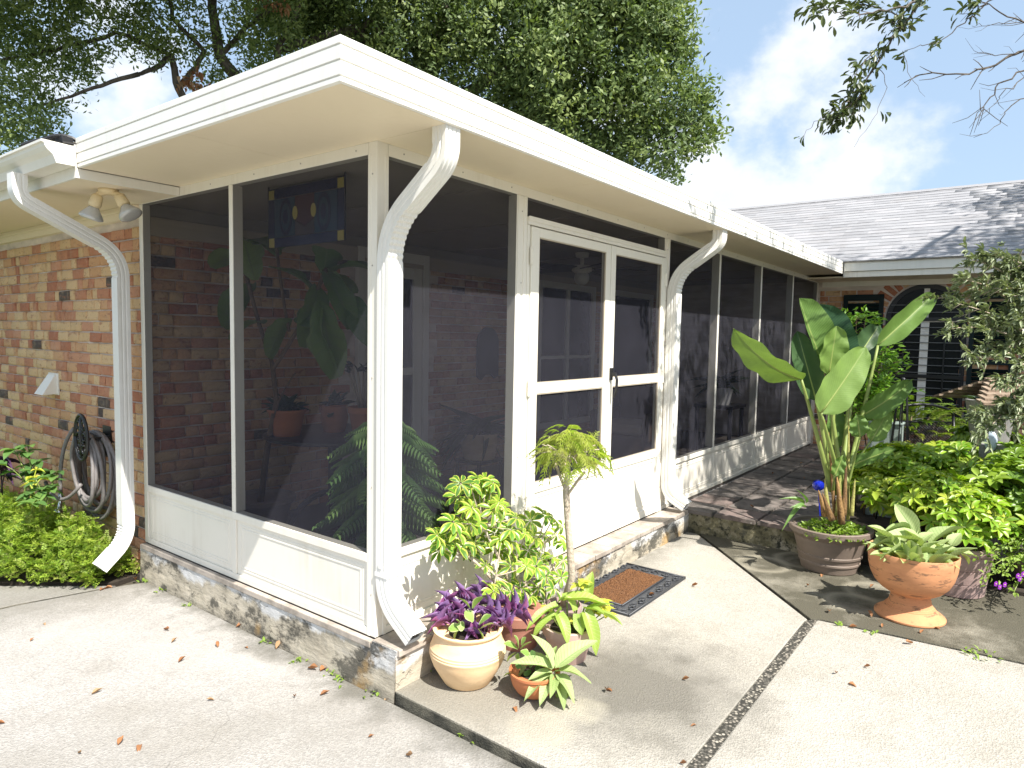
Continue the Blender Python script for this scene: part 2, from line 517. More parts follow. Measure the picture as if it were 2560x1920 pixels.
def pot_mat(name, base, dark, rough=.75, stain=.5, ring=0.0, spot=None):
    t = NT(name)
    p = t.obj()
    n = t.noise(5, 6, .65, t.scale(p, (1, 1, 3.2)))
    n2 = t.noise(45, 5, .6, p)
    c = t.mix(t.math('MULTIPLY', t.rng(n, .42, .68), stain), base, dark)
    if spot: c = t.mix(t.rng(t.noise(9, 6, .7, t.scale(p, (1, 1, 4))), .56, .63, 0, .7), c, spot)
    c = t.mix(t.rng(n2, .55, .75, 0, .25), c, tuple(x*.6 for x in base))
    return t.done(t.bsdf(c, rough, 0, t.bump(t.math('ADD', n2, n), .25, .004)))
M['pot_cream'] = pot_mat('cream terracotta', (.86, .62, .37), (.72, .47, .25), .7, .6)
M['pot_terra'] = pot_mat('terracotta', (.50, .185, .075), (.36, .11, .045), .7, .6)
M['pot_urn'] = pot_mat('weathered terracotta', (.58, .27, .125), (.40, .17, .08), .8, .6, 0, (.10, .065, .04))
M['pot_brown'] = pot_mat('taupe plastic pot', (.205, .16, .13), (.14, .11, .09), .55, .5)
M['pot_mauve'] = pot_mat('mauve clay pot', (.36, .255, .235), (.25, .17, .155), .7, .5)
M['pot_pink'] = pot_mat('pinkish clay pot', (.56, .39, .345), (.40, .25, .21), .7, .5)
M['pot_red'] = pot_mat('red brown clay pot', (.42, .19, .14), (.25, .10, .07), .7, .6)
M['basket'] = pot_mat('banded basket', (.72, .55, .36), (.55, .40, .25), .8, .6)

def bark_mat(name, a, b):
    t = NT(name); p = t.pos()
    n = t.noise(9, 7, .7, t.scale(p, (1, 1, .25))); n2 = t.noise(50, 4, .6, p)
    c = t.mix(t.rng(n, .35, .65), a, b)
    return t.done(t.bsdf(c, .95, 0, t.bump(t.math('ADD', n, t.math('MULTIPLY', n2, .5)), .9, .02)))
M['bark'] = bark_mat('oak bark', (.05, .042, .034), (.16, .135, .11))
M['stem'] = bark_mat('pale stem', (.38, .30, .22), (.58, .50, .40))
M['stem_dark'] = bark_mat('brown stem', (.13, .085, .05), (.22, .15, .09))
M['stem_green'] = plain('green stem', (.22, .28, .07), .5)
M['sheath'] = bark_mat('dry leaf sheath', (.07, .035, .018), (.42, .25, .09))
M['sheath_green'] = bark_mat('green leaf sheath', (.20, .19, .05), (.40, .38, .12))

def leaf_mat(name, cols, rough=.42, transl=.28, edge=None, edge_w=.5, vein=None, vein_n=26, spots=None, spec=.5, tcol=None):
    """cols: 3-4 base greens picked per leaf; edge: variegation colour towards the margin; vein: colour of the veins"""
    t = NT(name)
    a = t.node('ShaderNodeAttribute'); a.attribute_name = 'tint'
    r = t.node('ShaderNodeObjectInfo').outputs['Random']
    rv = t.math('FRACT', t.math('ADD', a.outputs['Fac'], r))
    k = len(cols)
    c = t.ramp(rv, [(i/max(1, k-1), cc) for i, cc in enumerate(cols)])
    uv = t.node('ShaderNodeUVMap'); sp = t.node('ShaderNodeSeparateXYZ'); t.l.new(uv.outputs[0], sp.inputs[0])
    u = t.math('ABSOLUTE', t.math('SUBTRACT', sp.outputs[0], .5)); v = sp.outputs[1]
    n = t.noise(24, 4, .6, t.obj())
    h = n
    if edge:
        e = t.math('ADD', t.math('MULTIPLY', u, 2.0), t.math('MULTIPLY', t.math('SUBTRACT', n, .5), 1.1))
        c = t.mix(t.rng(e, 1-edge_w-.12, 1-edge_w+.12), c, edge)
    if vein:
        wv = t.math('SINE', t.math('MULTIPLY', t.math('SUBTRACT', v, t.math('MULTIPLY', u, .35)), vein_n*6.283))
        vv = t.rng(wv, .55, 1.0)
        mid = t.rng(u, .0, .045, 1, 0)
        vm = t.math('MAXIMUM', t.math('MULTIPLY', vv, .45), mid)
        c = t.mix(vm, c, vein)
        h = t.math('SUBTRACT', n, t.math('MULTIPLY', vm, .8))
    if spots:
        c = t.mix(t.rng(t.noise(60, 3, .6, t.obj()), .56, .62, 0, .75), c, spots)
    c = t.mix(t.rng(n, .3, .75, 0, .22), c, tuple(x*.6 for x in cols[0]))
    b = t.bsdf(c, rough, 0, t.bump(h, .35, .003), spec)
    tr = t.node('ShaderNodeBsdfTranslucent')
    t.set(tr.inputs['Color'], t.mix(1.0, c, tcol or (1.25, 1.35, .55), 'MULTIPLY'))
    mx = t.node('ShaderNodeMixShader'); mx.inputs[0].default_value = transl
    t.l.new(b, mx.inputs[1]); t.l.new(tr.outputs[0], mx.inputs[2])
    return t.done(mx.outputs[0])

M['oak'] = leaf_mat('oak leaf', [(.085, .13, .052), (.165, .23, .08), (.30, .365, .13), (.11, .165, .062)], .5, .30, spec=.3)
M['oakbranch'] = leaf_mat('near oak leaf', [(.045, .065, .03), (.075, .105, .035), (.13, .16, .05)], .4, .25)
M['deadleaf'] = leaf_mat('dry leaf', [(.30, .13, .05), (.40, .20, .09), (.24, .10, .04), (.42, .28, .15)], .8, .15, tcol=(1, .8, .6))
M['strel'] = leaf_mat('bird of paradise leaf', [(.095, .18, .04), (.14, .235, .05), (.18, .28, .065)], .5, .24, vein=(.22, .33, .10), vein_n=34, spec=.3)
M['strelshade'] = leaf_mat('bird of paradise shaded leaf', [(.022, .065, .028), (.03, .08, .03), (.05, .10, .035)], .45, .15, spec=.3, vein=(.07, .13, .05), vein_n=34)  # darker copy of the leaf: shade on rear leaves put into the colour
M['scheff'] = leaf_mat('variegated schefflera leaf', [(.09, .22, .025), (.15, .32, .03), (.25, .40, .04), (.06, .16, .025)], .33, .3, edge=(.58, .62, .11), edge_w=.34)
M['thread'] = leaf_mat('thread leaf', [(.40, .52, .08), (.50, .60, .12), (.58, .62, .18), (.42, .42, .17)], .45, .38)
M['purple'] = leaf_mat('purple heart leaf', [(.25, .14, .32), (.36, .23, .44), (.18, .06, .19), (.30, .09, .20)], .42, .2, tcol=(1.2, .6, 1.2))
M['purpledark'] = leaf_mat('dark purple leaf', [(.05, .025, .06), (.08, .035, .085), (.04, .018, .04)], .4, .1, tcol=(1.2, .6, 1.2))
M['plect'] = leaf_mat('silvery plectranthus leaf', [(.34, .43, .17), (.42, .50, .22), (.28, .38, .12)], .6, .22, vein=(.15, .25, .06), vein_n=13)
M['lime'] = leaf_mat('lime leaf', [(.30, .44, .07), (.38, .50, .10), (.26, .40, .06)], .38, .3, vein=(.46, .56, .20), vein_n=11)
M['jade'] = leaf_mat('jade leaf', [(.10, .20, .07), (.14, .26, .08), (.20, .32, .10)], .35, .15)
M['succ'] = leaf_mat('green white edged leaf', [(.17, .30, .06), (.23, .36, .08), (.28, .40, .10)], .4, .2, edge=(.55, .58, .30), edge_w=.18)
M['coleus'] = leaf_mat('yellow coleus leaf', [(.55, .55, .06), (.60, .58, .10), (.40, .48, .05)], .45, .3)
M['pitto'] = leaf_mat('yellow green shrub leaf', [(.16, .33, .022), (.30, .50, .03), (.46, .60, .05), (.12, .26, .02), (.56, .60, .07)], .36, .32, edge=(.36, .42, .06), edge_w=.22)
M['pittodark'] = leaf_mat('green shrub leaf', [(.10, .19, .022), (.18, .30, .03), (.30, .42, .05)], .38, .25)
M['olive'] = leaf_mat('grey olive leaf', [(.15, .19, .10), (.23, .28, .15), (.32, .36, .21), (.12, .16, .075)], .4, .18)
M['nandina'] = leaf_mat('nandina leaf', [(.16, .34, .04), (.24, .44, .055), (.34, .52, .08)], .4, .3)
M['ferny'] = leaf_mat('ferny ground cover leaf', [(.21, .34, .035), (.31, .44, .05), (.42, .52, .075), (.15, .26, .03), (.36, .37, .10)], .5, .3)
M['hydra'] = leaf_mat('broad green leaf', [(.06, .15, .04), (.10, .21, .05), (.16, .28, .06)], .42, .25, vein=(.17, .27, .10), vein_n=7)
M['norfolk'] = leaf_mat('norfolk pine needles', [(.18, .36, .11), (.27, .46, .14), (.36, .55, .18)], .5, .2)
M['fig'] = leaf_mat('fig leaf', [(.10, .19, .05), (.16, .26, .06), (.22, .32, .09)], .4, .2, vein=(.16, .22, .09), vein_n=7)
M['ivy'] = leaf_mat('shade plant leaf', [(.03, .06, .03), (.05, .09, .04), (.10, .14, .07)], .5, .15)
M['petal'] = leaf_mat('purple petal', [(.28, .03, .42), (.35, .05, .50)], .5, .25, tcol=(1, .5, 1.3))
M['weed'] = leaf_mat('weed leaf', [(.20, .32, .04), (.28, .40, .06), (.15, .25, .04)], .5, .3)

# ------------------------------------------------------------------ leaf geometry
def grid_leaf(nv=4, prof=None, fold=.18, droop=.25, tipcurl=0.0, wave=0.0, nu=2):
    """unit leaf from (0,0,0) along +Y (length 1, half width .5 in X), normal +Z"""
    V = []; F = []; U = []
    for i in range(nv+1):
        t = i/nv
        w = prof(t)*.5
        z0 = -droop*t*t + tipcurl*max(0, t-.6)**2
        for j in range(nu+1):
            s = -1 + 2*j/nu
            V.append((s*w, t, z0 + fold*abs(s)*w*2 + wave*math.sin(9*t+2*s)*abs(s)))
            U.append((j/nu, t))
    m = nu+1
    for i in range(nv):
        for j in range(nu):
            F.append((i*m+j, i*m+j+1, (i+1)*m+j+1, (i+1)*m+j))
    return np.array(V, float), np.array(F, int), np.array(U, float)

def p_lance(t): return max(.02, 4*(t**.8)*(1-t)**1.1*.95) if 0 < t < 1 else .03
def p_oval(t): return max(.03, (math.sin(math.pi*min(1, t**.75)))**.75)
def p_obov(t): return max(.05, (math.sin(math.pi*min(1, t**1.5*.93+.03)))**.7)
def p_paddle(t): return max(.04, (1-(2*t-1)**4)**.8*(1 - .35*t)*1.1) if t < 1 else .03
def p_strap(t): return .30 + .7*math.sin(math.pi*min(1, t*.5+.3)) if t < .5 else max(.02, (1-((t-.5)*2)**2.2))
def p_heart(t): return max(.05, 1.05*(1-t)**.7*(.35+t)**.25*min(1, .35+t*6)) if t < 1 else .02
def p_round(t): return max(.10, (1-(2*t-1)**2)**.5)
def p_needle(t): return .9 if t < .7 else max(.1, .9*(1-t)/.3)
def p_lyre(t):
    b = math.sin(math.pi*min(1, (t*.92+.04)))**.6
    return max(.06, b*(.62+.55*t - .22*math.exp(-((t-.42)/.10)**2)))

def arr_mesh(name, V, F, U=None, tint=None, mat=None, smooth=True):
    me = bpy.data.meshes.new(name)
    nv, nf, k = len(V), len(F), F.shape[1]
    me.vertices.add(nv); me.vertices.foreach_set('co', np.asarray(V, np.float32).ravel())
    me.loops.add(nf*k); me.loops.foreach_set('vertex_index', np.asarray(F, np.int32).ravel())
    me.polygons.add(nf); me.polygons.foreach_set('loop_start', np.arange(0, nf*k, k, dtype=np.int32))
    if smooth: me.polygons.foreach_set('use_smooth', np.ones(nf, bool))
    if U is not None:
        ul = me.uv_layers.new(name='UVMap')
        ul.data.foreach_set('uv', np.asarray(U, np.float32)[np.asarray(F).ravel()].ravel())
    if tint is not None:
        a = me.attributes.new('tint', 'FLOAT', 'POINT')
        a.data.foreach_set('value', np.asarray(tint, np.float32))
    if mat: me.materials.append(mat)
    me.update(calc_edges=True)
    return me

def leaf_me(name, mat, **kw):
    V, F, U = grid_leaf(**kw)
    return arr_mesh(name, V, F, U, None, mat)

def scatter(base, mats, tint=None):
    """copies of base=(V,F,U) at (N,4,4) matrices as arrays"""
    V, F, U = base
    N = len(mats)
    P = np.einsum('nij,vj->nvi', mats[:, :3, :3], V) + mats[:, None, :3, 3]
    FF = (F[None] + (np.arange(N)*len(V))[:, None, None]).reshape(-1, F.shape[1])
    UU = np.tile(U, (N, 1))
    t = np.repeat(RNG.random(N) if tint is None else tint, len(V))
    return P.reshape(-1, 3), FF, UU, t

def join(*parts):
    Vs, Fs, Us, Ts = [], [], [], []
    o = 0
    for V, F, U, T in parts:
        Vs.append(V); Fs.append(F+o); Us.append(U); Ts.append(T); o += len(V)
    return np.concatenate(Vs), np.concatenate(Fs), np.concatenate(Us), np.concatenate(Ts)

def merge_base(parts):
    """[(V,F,U)...] -> one (V,F,U)"""
    o = 0; Vs = []; Fs = []; Us = []
    for V, F, U in parts:
        Vs.append(V); Fs.append(F+o); Us.append(U); o += len(V)
    return np.concatenate(Vs), np.concatenate(Fs), np.concatenate(Us)

def xf(base, M):
    V, F, U = base
    A = np.array(M)
    return V @ A[:3, :3].T + A[:3, 3], F, U

def frame(d, up=(0, 0, 1), roll=0.0):
    """matrix with +Y along d and +Z near up"""
    y = Vector(d).normalized(); z = Vector(up)
    x = y.cross(z)
    if x.length < 1e-4: x = y.orthogonal()
    x.normalize(); z = x.cross(y)
    m = Matrix((x, y, z)).transposed()
    if roll: m = m @ Matrix.Rotation(roll, 3, 'Y')
    return m

def leafM(base, tip, width, up=(0, 0, 1), roll=0.0):
    d = Vector(tip) - Vector(base); L = d.length
    m = frame(d, up, roll)
    m = m @ Matrix.Diagonal((width, L, L))
    m = m.to_4x4(); m.translation = Vector(base)
    return m

def rand_frames(P, D, L, Wd, jit=.5, up=None):
    """vectorised leaf matrices at points P along directions D (N,3)"""
    N = len(P)
    y = D + RNG.normal(0, jit, (N, 3)); y /= np.linalg.norm(y, axis=1)[:, None]
    z = (np.tile(np.array([0, 0, 1.0]), (N, 1)) if up is None else np.array(up, float).reshape(-1, 3)) + RNG.normal(0, .35, (N, 3))
    x = np.cross(y, z); x /= np.linalg.norm(x, axis=1)[:, None] + 1e-9
    z = np.cross(x, y)
    m = np.zeros((N, 4, 4))
    m[:, :3, 0] = x*np.broadcast_to(Wd, (N,))[:, None]; m[:, :3, 1] = y*np.broadcast_to(L, (N,))[:, None]; m[:, :3, 2] = z*np.broadcast_to(L, (N,))[:, None]
    m[:, :3, 3] = P; m[:, 3, 3] = 1
    return m

def curve_pts(a, b, c, n=8):
    a, b, c = Vector(a), Vector(b), Vector(c)
    return [(1-t)**2*a + 2*t*(1-t)*b + t*t*c for t in (i/n for i in range(n+1))]

# ------------------------------------------------------------------ ground
g = MB().box((-160, -160, -.50), (220, 220, -.30)).build('ground', plain('bare earth and turf', (.07, .085, .035), .95, 0, .4, 3, .5))
tag(g, 'earth and turf under and around the house', kind='structure')

ZD, ZS = -.236, -.186          # driveway and walk levels
d1 = MB().prism([(-.04, -9), (-.04, 2.14), (-.155, 2.195), (-.70, 2.335), (-7.5, 2.78), (-7.5, -9)], -.34, ZD)
o = d1.build('driveway', M['drive'], bevel=.006); tag(o, 'speckled exposed aggregate concrete driveway in the left foreground', kind='structure')
d2 = MB().prism([(-.19, 2.235), (-.66, 2.79), (-1.2, 3.3), (-7.5, 3.6), (-7.5, 2.81), (-.71, 2.37)], -.34, ZD-.003)
o = d2.build('driveway', M['drive'], bevel=.006); tag(o, 'far driveway strip beyond the cracked joint by the planting bed', kind='structure')
o = MB().box((-7.4, -8.9, -.33), (-.06, 3.5, ZD-.018)).build('driveway_joint_bed', M['crack']); tag(o, 'dirt in the driveway joints', kind='structure')

sl = MB().prism([(-.028, -.16), (-.052, -1.393), (1.955, -1.393), (2.0, -1.40), (3.225, -.245), (3.225, -.16)], -.36, ZS)
slab = sl.build('walkway_slab', M['slab'], bevel=.008); tag(slab, 'concrete walk slab in front of the screened porch door', kind='structure')
sl = MB().prism([(-.053, -1.444), (-.11, -8), (2.9, -8), (2.125, -2.40), (2.03, -1.444)], -.36, ZS)
o = sl.build('walkway_slab', M['slab'], bevel=.008); tag(o, 'concrete walk slab in the right foreground beyond the pebble joint', kind='structure')
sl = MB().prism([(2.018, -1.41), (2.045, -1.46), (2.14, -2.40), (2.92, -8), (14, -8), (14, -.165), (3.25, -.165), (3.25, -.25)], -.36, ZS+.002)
o = sl.build('walkway_slab', M['bedslab'], bevel=.006); tag(o, 'stained concrete slab darkened for shade, below the pots on the right', kind='structure')
o = MB().box((.03, -7.9, -.35), (13.9, -.17, ZS-.016)).build('joint_fill', M['crack']); tag(o, 'dirt filled joints between the walk slabs', kind='structure')
o = MB().prism([(-.040, -1.444), (-.039, -1.393), (1.955, -1.393), (2.012, -1.41), (2.03, -1.444)], -.35, ZS-.005).build('pebble_joint', M['pebble'])
tag(o, 'dark pebble strip between the two walk slabs', kind='structure')

# raised tile walk along the porch
root = thing('tile_walk', (3.22, -.7, 0), 'raised walk of dark slate tiles along the far half of the porch', 'walk', kind='structure')
MB().box((3.235, -1.055, -.34), (7.83, -.012, -.024)).build('walk_base', M['mossy'], root, bevel=.01)
tile_me = []
for k in range(5):
    w = MB()
    j = [random.uniform(-.004, .004) for _ in range(8)]
    a, b = .158, .165
    a, b = .155, .162
    w.add([(-a+j[0], -b+j[1], -.028), (a+j[2], -b+j[3], -.028), (a+j[4], b+j[5], -.028), (-a+j[6], b+j[7], -.028),
           (-a+.004+j[0], -b+.004+j[1], 0), (a-.004+j[2], -b+.004+j[3], .0), (a-.004+j[4], b-.004+j[5], 0), (-a+.004+j[6], b-.004+j[7], 0)],
          [(4,5,6,7),(0,1,5,4),(1,2,6,5),(2,3,7,6),(3,0,4,7)])
    tile_me.append(w.mesh('tile', M['paver']))
for iy in range(3):
    for ix in range(14):
        x = 3.215 + .165 + ix*.329 + (.0 if iy % 2 else .0); y = -.19 - .17 - iy*.342 + .17
        if x > 7.70: continue
        o = ob('tile', random.choice(tile_me), root)
        o.location = Vector((x, y - .012, random.uniform(-.002, .003))) - root.location
        o.rotation_euler = (random.uniform(-.006, .006), random.uniform(-.006, .006), random.choice((0, math.pi)) + random.uniform(-.008, .008))
        if iy == 0: o.scale = (1, .98, 1)

# ------------------------------------------------------------------ porch foundation / step
root = thing('porch_step', (0, -.17, ZS), 'low weathered concrete step and plinth under the screened porch', 'step', kind='structure')
pl = MB()
n = 46
# plinth with an eroded outer face on the driveway side
vs = []; fs = []
zz = [-.30, -.205, -.15, -.10, -.05, -.012]
for i in range(n+1):
    y = -.165 + (2.26+.165)*i/n
    for k, z in enumerate(zz):
        e = random.uniform(-.002, .003) + (.016 if k == 0 else .009 if k == 1 else 0)
        vs.append((-.028 - e*.6, y, z))
m = len(zz)
for i in range(n):
    for k in range(m-1):
        fs.append((i*m+k, i*m+k+1, (i+1)*m+k+1, (i+1)*m+k))
pl.add(vs, fs)
pl.box((-.024, -.163, -.33), (7.9, 2.24, -.03))
pl.build('plinth', M['oldstep'], root)
capm = NT('weathered step cap'); _p = capm.pos()
_c = capm.mix(capm.rng(capm.noise(6, 6, .65, _p), .4, .66), (.46, .40, .34), (.22, .19, .16))
capm = capm.done(capm.bsdf(_c, .9, 0, capm.bump(capm.noise(30, 5, .6, _p), .5, .006)))
cw = .215
for i in range(15):
    a = -.02 + i*cw
    MB().box((a+.003, -.176 + random.uniform(-.004, .004), -.032), (a+cw-.003, -.002, 0)).build('cap_tile', capm, root, bevel=.004)
MB().box((-.034, .0, -.036), (-.002, 2.24, -.004)).build('cap_strip', capm, root, bevel=.004)
MB().box((-.02, -.165, -.033), (3.21, -.002, -.006)).build('cap_bedding', M['oldstep'], root)
fl = MB().box((.004, .004, -.03), (7.85, 2.24, -.001)).build('porch_floor', plain('dark porch floor', (.10, .085, .075), .6, 0, .3, 5), root)

# ------------------------------------------------------------------ screened porch
PZ = 2.2414
porch = thing('screen_porch', (0, 0, 0), 'almond painted screened porch with flat roof and double screen doors', 'porch')
def pbox(name, a, b, mat='white', bev=.003, parent=porch): return MB().box(a, b).build(name, M[mat], parent, bevel=bev)
T = .05
# corner post (with the narrow ribs on its door side)
cp = MB().box((0, 0, 0), (.064, .056, PZ)).box((.044, -.004, .0), (.066, .03, PZ-.055)).box((-.003, .036, 0), (.02, .0575, PZ-.055))
cp.build('post', M['white'], porch, bevel=.003)
# left wall (x = 0)
pbox('header', (0, .0575, 2.1875), (T, 2.25, PZ))
pbox('post', (0, 2.205, .0), (T, 2.252, 2.1865))
pbox('mullion', (-.001, 1.160, .3865), (.062, 1.196, 2.1865))
pbox('sill_rail', (-.004, .0575, .345), (T, 2.204, .3855))
pbox('bottom_rail', (-.002, .0575, .0005), (T, 2.204, .035))
pbox('mullion', (-.001, 1.158, .0355), (.04, 1.198, .3445))
def kick(axis, a0, a1, z0, z1, name='kick_panel', parent=porch, mat='white'):
    """flat panel with a raised picture frame moulding; axis 'x': lies in plane x=0 and runs along y"""
    b = MB()
    def bb(u0, u1, w0, w1, d0, d1):
        if axis == 'x': b.box((d0, u0, w0), (d1, u1, w1))
        else: b.box((u0, d0, w0), (u1, d1, w1))
    bb(a0, a1, z0, z1, .008, .03)
    i, t = .030, .011
    A0, A1, B0, B1 = a0+i, a1-i, z0+i*.8, z1-i*.8
    for k in range(2):
        bb(A0, A1, B1-t, B1, .0058-k*.0005, .012); bb(A0, A1, B0, B0+t, .0058-k*.0005, .012)
        bb(A0, A0+t, B0+t, B1-t, .0058, .012); bb(A1-t, A1, B0+t, B1-t, .0058, .012)
        if k == 0: A0 += .017; A1 -= .017; B0 += .017; B1 -= .017
    return b.build(name, M[mat], parent, bevel=.002)
kick('x', .0580, 1.1575, .0355, .3445)
kick('x', 1.1985, 2.2035, .0355, .3445)
def screen(axis, a0, a1, z0, z1, d=.004, parent=porch):
    b = MB()
    if axis == 'x': b.add([(d, a0, z0), (d, a1, z0), (d, a1, z1), (d, a0, z1)], [(0, 3, 2, 1)])
    else: b.add([(a0, d, z0), (a1, d, z0), (a1, d, z1), (a0, d, z1)], [(0, 1, 2, 3)])
    return b.build('screen', M['screen'], parent)
screen('x', .0575, 1.1605, .385, 2.188)
screen('x', 1.1955, 2.2055, .385, 2.188)
# door wall (y = 0)
pbox('header', (.0665, 0, 2.1875), (7.80, T, PZ))
def post(x0, x1, ribs=True):
    b = MB().box((x0, 0, 0), (x1, T+.012, 2.1865))
    if ribs:
        w = (x1-x0)
        b.box((x0+.004, -.006, .001), (x0+w*.36, .01, 2.186)); b.box((x1-w*.36, -.006, .001), (x1-.004, .01, 2.186))
    return b.build('post', M['white'], porch, bevel=.003)
post(1.025, 1.12); post(2.962, 3.052)
pbox('sill_rail', (.0665, -.004, .345), (1.0245, T, .3855))
pbox('bottom_rail', (.0665, -.002, .0005), (1.0245, T, .035))
kick('y', .067, 1.0245, .0355, .3445)
screen('y', .064, 1.0255, .385, 2.188)
screen('y', 1.1195, 2.9625, 2.079, 2.188)
xs = [3.052, 4.17, 5.40, 6.62, 7.80]
for i in range(4):
    a, b = xs[i], xs[i+1]
    if i < 3: pbox('mullion', (b-.018, -.001, .3865), (b+.018, .075, 2.1865)); 
    else: pbox('post', (b-.012, 0, .0), (b+.05, T, 2.1865))
    e = .018 if i < 3 else .012
    s = 0.0 if i == 0 else .018
    pbox('sill_rail', (a+s*0+.0005, -.004, .345), (b-.0125 if i == 3 else b, T, .3855))
    pbox('bottom_rail', (a+.0005, -.002, .0005), (b-.0125 if i == 3 else b, T, .035))
    kick('y', a+.0025, b-.0145 if i == 3 else b-.001, .0355, .3445)
    screen('y', a-.001, b, .385, 2.188)
# door head bar
pbox('door_head', (1.1205, -.012, 2.035), (2.9615, T, 2.0795))
pbox('door_stop', (1.1205, -.018, 2.056), (2.9615, -.0125, 2.083), bev=.002)
def door_leaf(x0, x1, hinge_left, sx0, sx1):
    """frame of four rails; screens, kick panel, hinges, handle are its sub-parts"""
    y0, y1 = -.016, .022
    b = MB()
    b.box((x0, y0, .012), (sx0, y1, 2.028)); b.box((sx1, y0, .012), (x1, y1, 2.028))
    b.box((sx0, y0+.0005, 1.974), (sx1, y1, 2.0275)); b.box((sx0, y0+.0005, 1.059), (sx1, y1, 1.122))
    b.box((sx0, y0+.0005, .462), (sx1, y1, .524)); b.box((sx0, y0+.0005, .0125), (sx1, y1, .075))
    d = b.build('door', M['door_paint'], porch, bevel=.003)
    for z0, z1 in ((1.121, 1.975), (.523, 1.060)):
        s = MB(); s.add([(sx0-.001, -.004, z0), (sx1+.001, -.004, z0), (sx1+.001, -.004, z1), (sx0-.001, -.004, z1)], [(0,1,2,3)])
        s.build('screen', M['screen'], d)
        f = MB(); t = .006
        f.box((sx0+.0002, -.0125, z0+.0015), (sx0+t, .006, z1-.0015)); f.box((sx1-t, -.0125, z0+.0015), (sx1-.0002, .006, z1-.0015))
        f.box((sx0+t, -.0125, z0+.0015), (sx1-t, .006, z0+t+.001)); f.box((sx0+t, -.0125, z1-t-.001), (sx1-t, .006, z1-.0015))
        f.build('spline_frame', M['tan'], d)
    k = MB().box((sx0-.001, -.008, .0735), (sx1+.001, .012, .4635))
    t = .012; A0, A1, B0, B1 = sx0+.02, sx1-.02, .10, .44
    k.box((A0, -.012, B1-t), (A1, -.004, B1)); k.box((A0, -.012, B0), (A1, -.004, B0+t)); k.box((A0, -.0122, B0), (A0+t, -.004, B1)); k.box((A1-t, -.0122, B0), (A1, -.004, B1))
    k.build('kick_panel', M['door_paint'], d, bevel=.002)
    hx = x0 if hinge_left else x1
    for z in (.35, 1.10, 1.86):
        h = MB().box((hx-.016, -.0205, z-.05), (hx+.016, -.0165, z+.05)).tube([(hx, -.021, z-.05), (hx, -.021, z+.05)], .006, 8)
        h.build('hinge', M['door_paint'], d)
    return d
dl = door_leaf(1.150, 2.078, True, 1.2285, 2.0164)
dr = door_leaf(2.086, 2.958, False, 2.150, 2.888)
pbox('jamb', (1.1205, -.006, .001), (1.1465, T, 2.0345), 'door_paint')
hd = MB().box((2.096, -.030, 1.105), (2.126, -.0165, 1.19))
hd.box((2.100, -.062, 1.135), (2.122, -.030, 1.158))
hd.tube([(2.111, -.055, 1.15), (2.111, -.070, 1.11), (2.111, -.066, 1.03), (2.111, -.050, .985)], [.010, .010, .009, .007], 10)
hd.build('handle', M['black'], dr, smooth=False, bevel=.002)

sc_ = MB()
for x in [.16 + k*.405 for k in range(19)]: sc_.sphere((x, -.0005, 2.215), .0042, 6, 4)
for y in [.14, .55, .95, 1.38, 1.8, 2.1]: sc_.sphere((-.0005, y, 2.215), .0042, 6, 4)
for z in (.2, .7, 1.2, 1.7, 2.1):
    for x in (1.072, 3.007): sc_.sphere((x, -.0008, z), .004, 6, 4)
    sc_.sphere((-.0005, .028, z), .004, 6, 4)
sc_ = sc_.build('screws', plain('dull screw heads', (.42, .40, .37), .45, .4), porch); sc_['kind'] = 'stuff'
# roof: fascia with three pressed ribs, soffit panels, deck
FX, FY, FB, FT = -.543, -.43, 2.238, 2.391
def fascia(path):
    """extruded profile; path of (x,y,nx,ny) outer corners"""
    h = FT-FB
    prof = [(0.012, 0), (0.0, 0.004), (0.0, .019), (.006, .0205), (.006, .0235), (-.0015, .026), (-.0015, .070), (.0045, .0715), (.0045, .0745), (-.003, .077), (-.003, .120), (.003, .1215), (.003, .1245), (-.0045, .127), (-.0045, h-.003), (-.0015, h), (.025, h)]
    b = MB(); vs = []
    for (x, y, nx, ny) in path:
        for d, z in prof: vs.append((x - nx*d, y - ny*d, FB + z))
    m = len(prof); fs = []
    for i in range(len(path)-1):
        for k in range(m-1): fs.append((i*m+k, (i+1)*m+k, (i+1)*m+k+1, i*m+k+1))
    return b.add(vs, fs)
fascia([(FX, 1.722, -1, 0), (FX, FY, -1, -1)]).build('fascia', M['fascia'], porch)
fascia([(FX, FY, -1, -1), (7.17, FY, 0, -1)]).build('fascia', M['fascia'], porch)
ys = [1.718, .62, -.415]
for i in range(2):
    MB().box((FX+.013, ys[i+1]+.0012, FB+.001), (-.001, ys[i]-.0012, FB+.012)).build('soffit_panel', M['soffit'], porch)
xs2 = [.001, 1.22, 2.44, 3.66, 4.88, 6.1, 7.15]
for i in range(6):
    MB().box((xs2[i]+.0008, FY+.013, FB+.001), (xs2[i+1]-.0008, -.001, FB+.012)).build('soffit_panel', M['soffit'], porch)
MB().box((FX+.014, FY+.014, FB+.0125), (7.85, 2.3, FT-.004)).build('roof_deck', M['tan'], porch)
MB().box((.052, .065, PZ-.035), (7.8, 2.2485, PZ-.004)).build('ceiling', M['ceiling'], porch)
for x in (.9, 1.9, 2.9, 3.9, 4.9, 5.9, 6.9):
    MB().box((x-.03, .066, PZ-.043), (x+.03, 2.2, PZ-.0352)).build('ceiling_batten', M['ceiling'], porch)

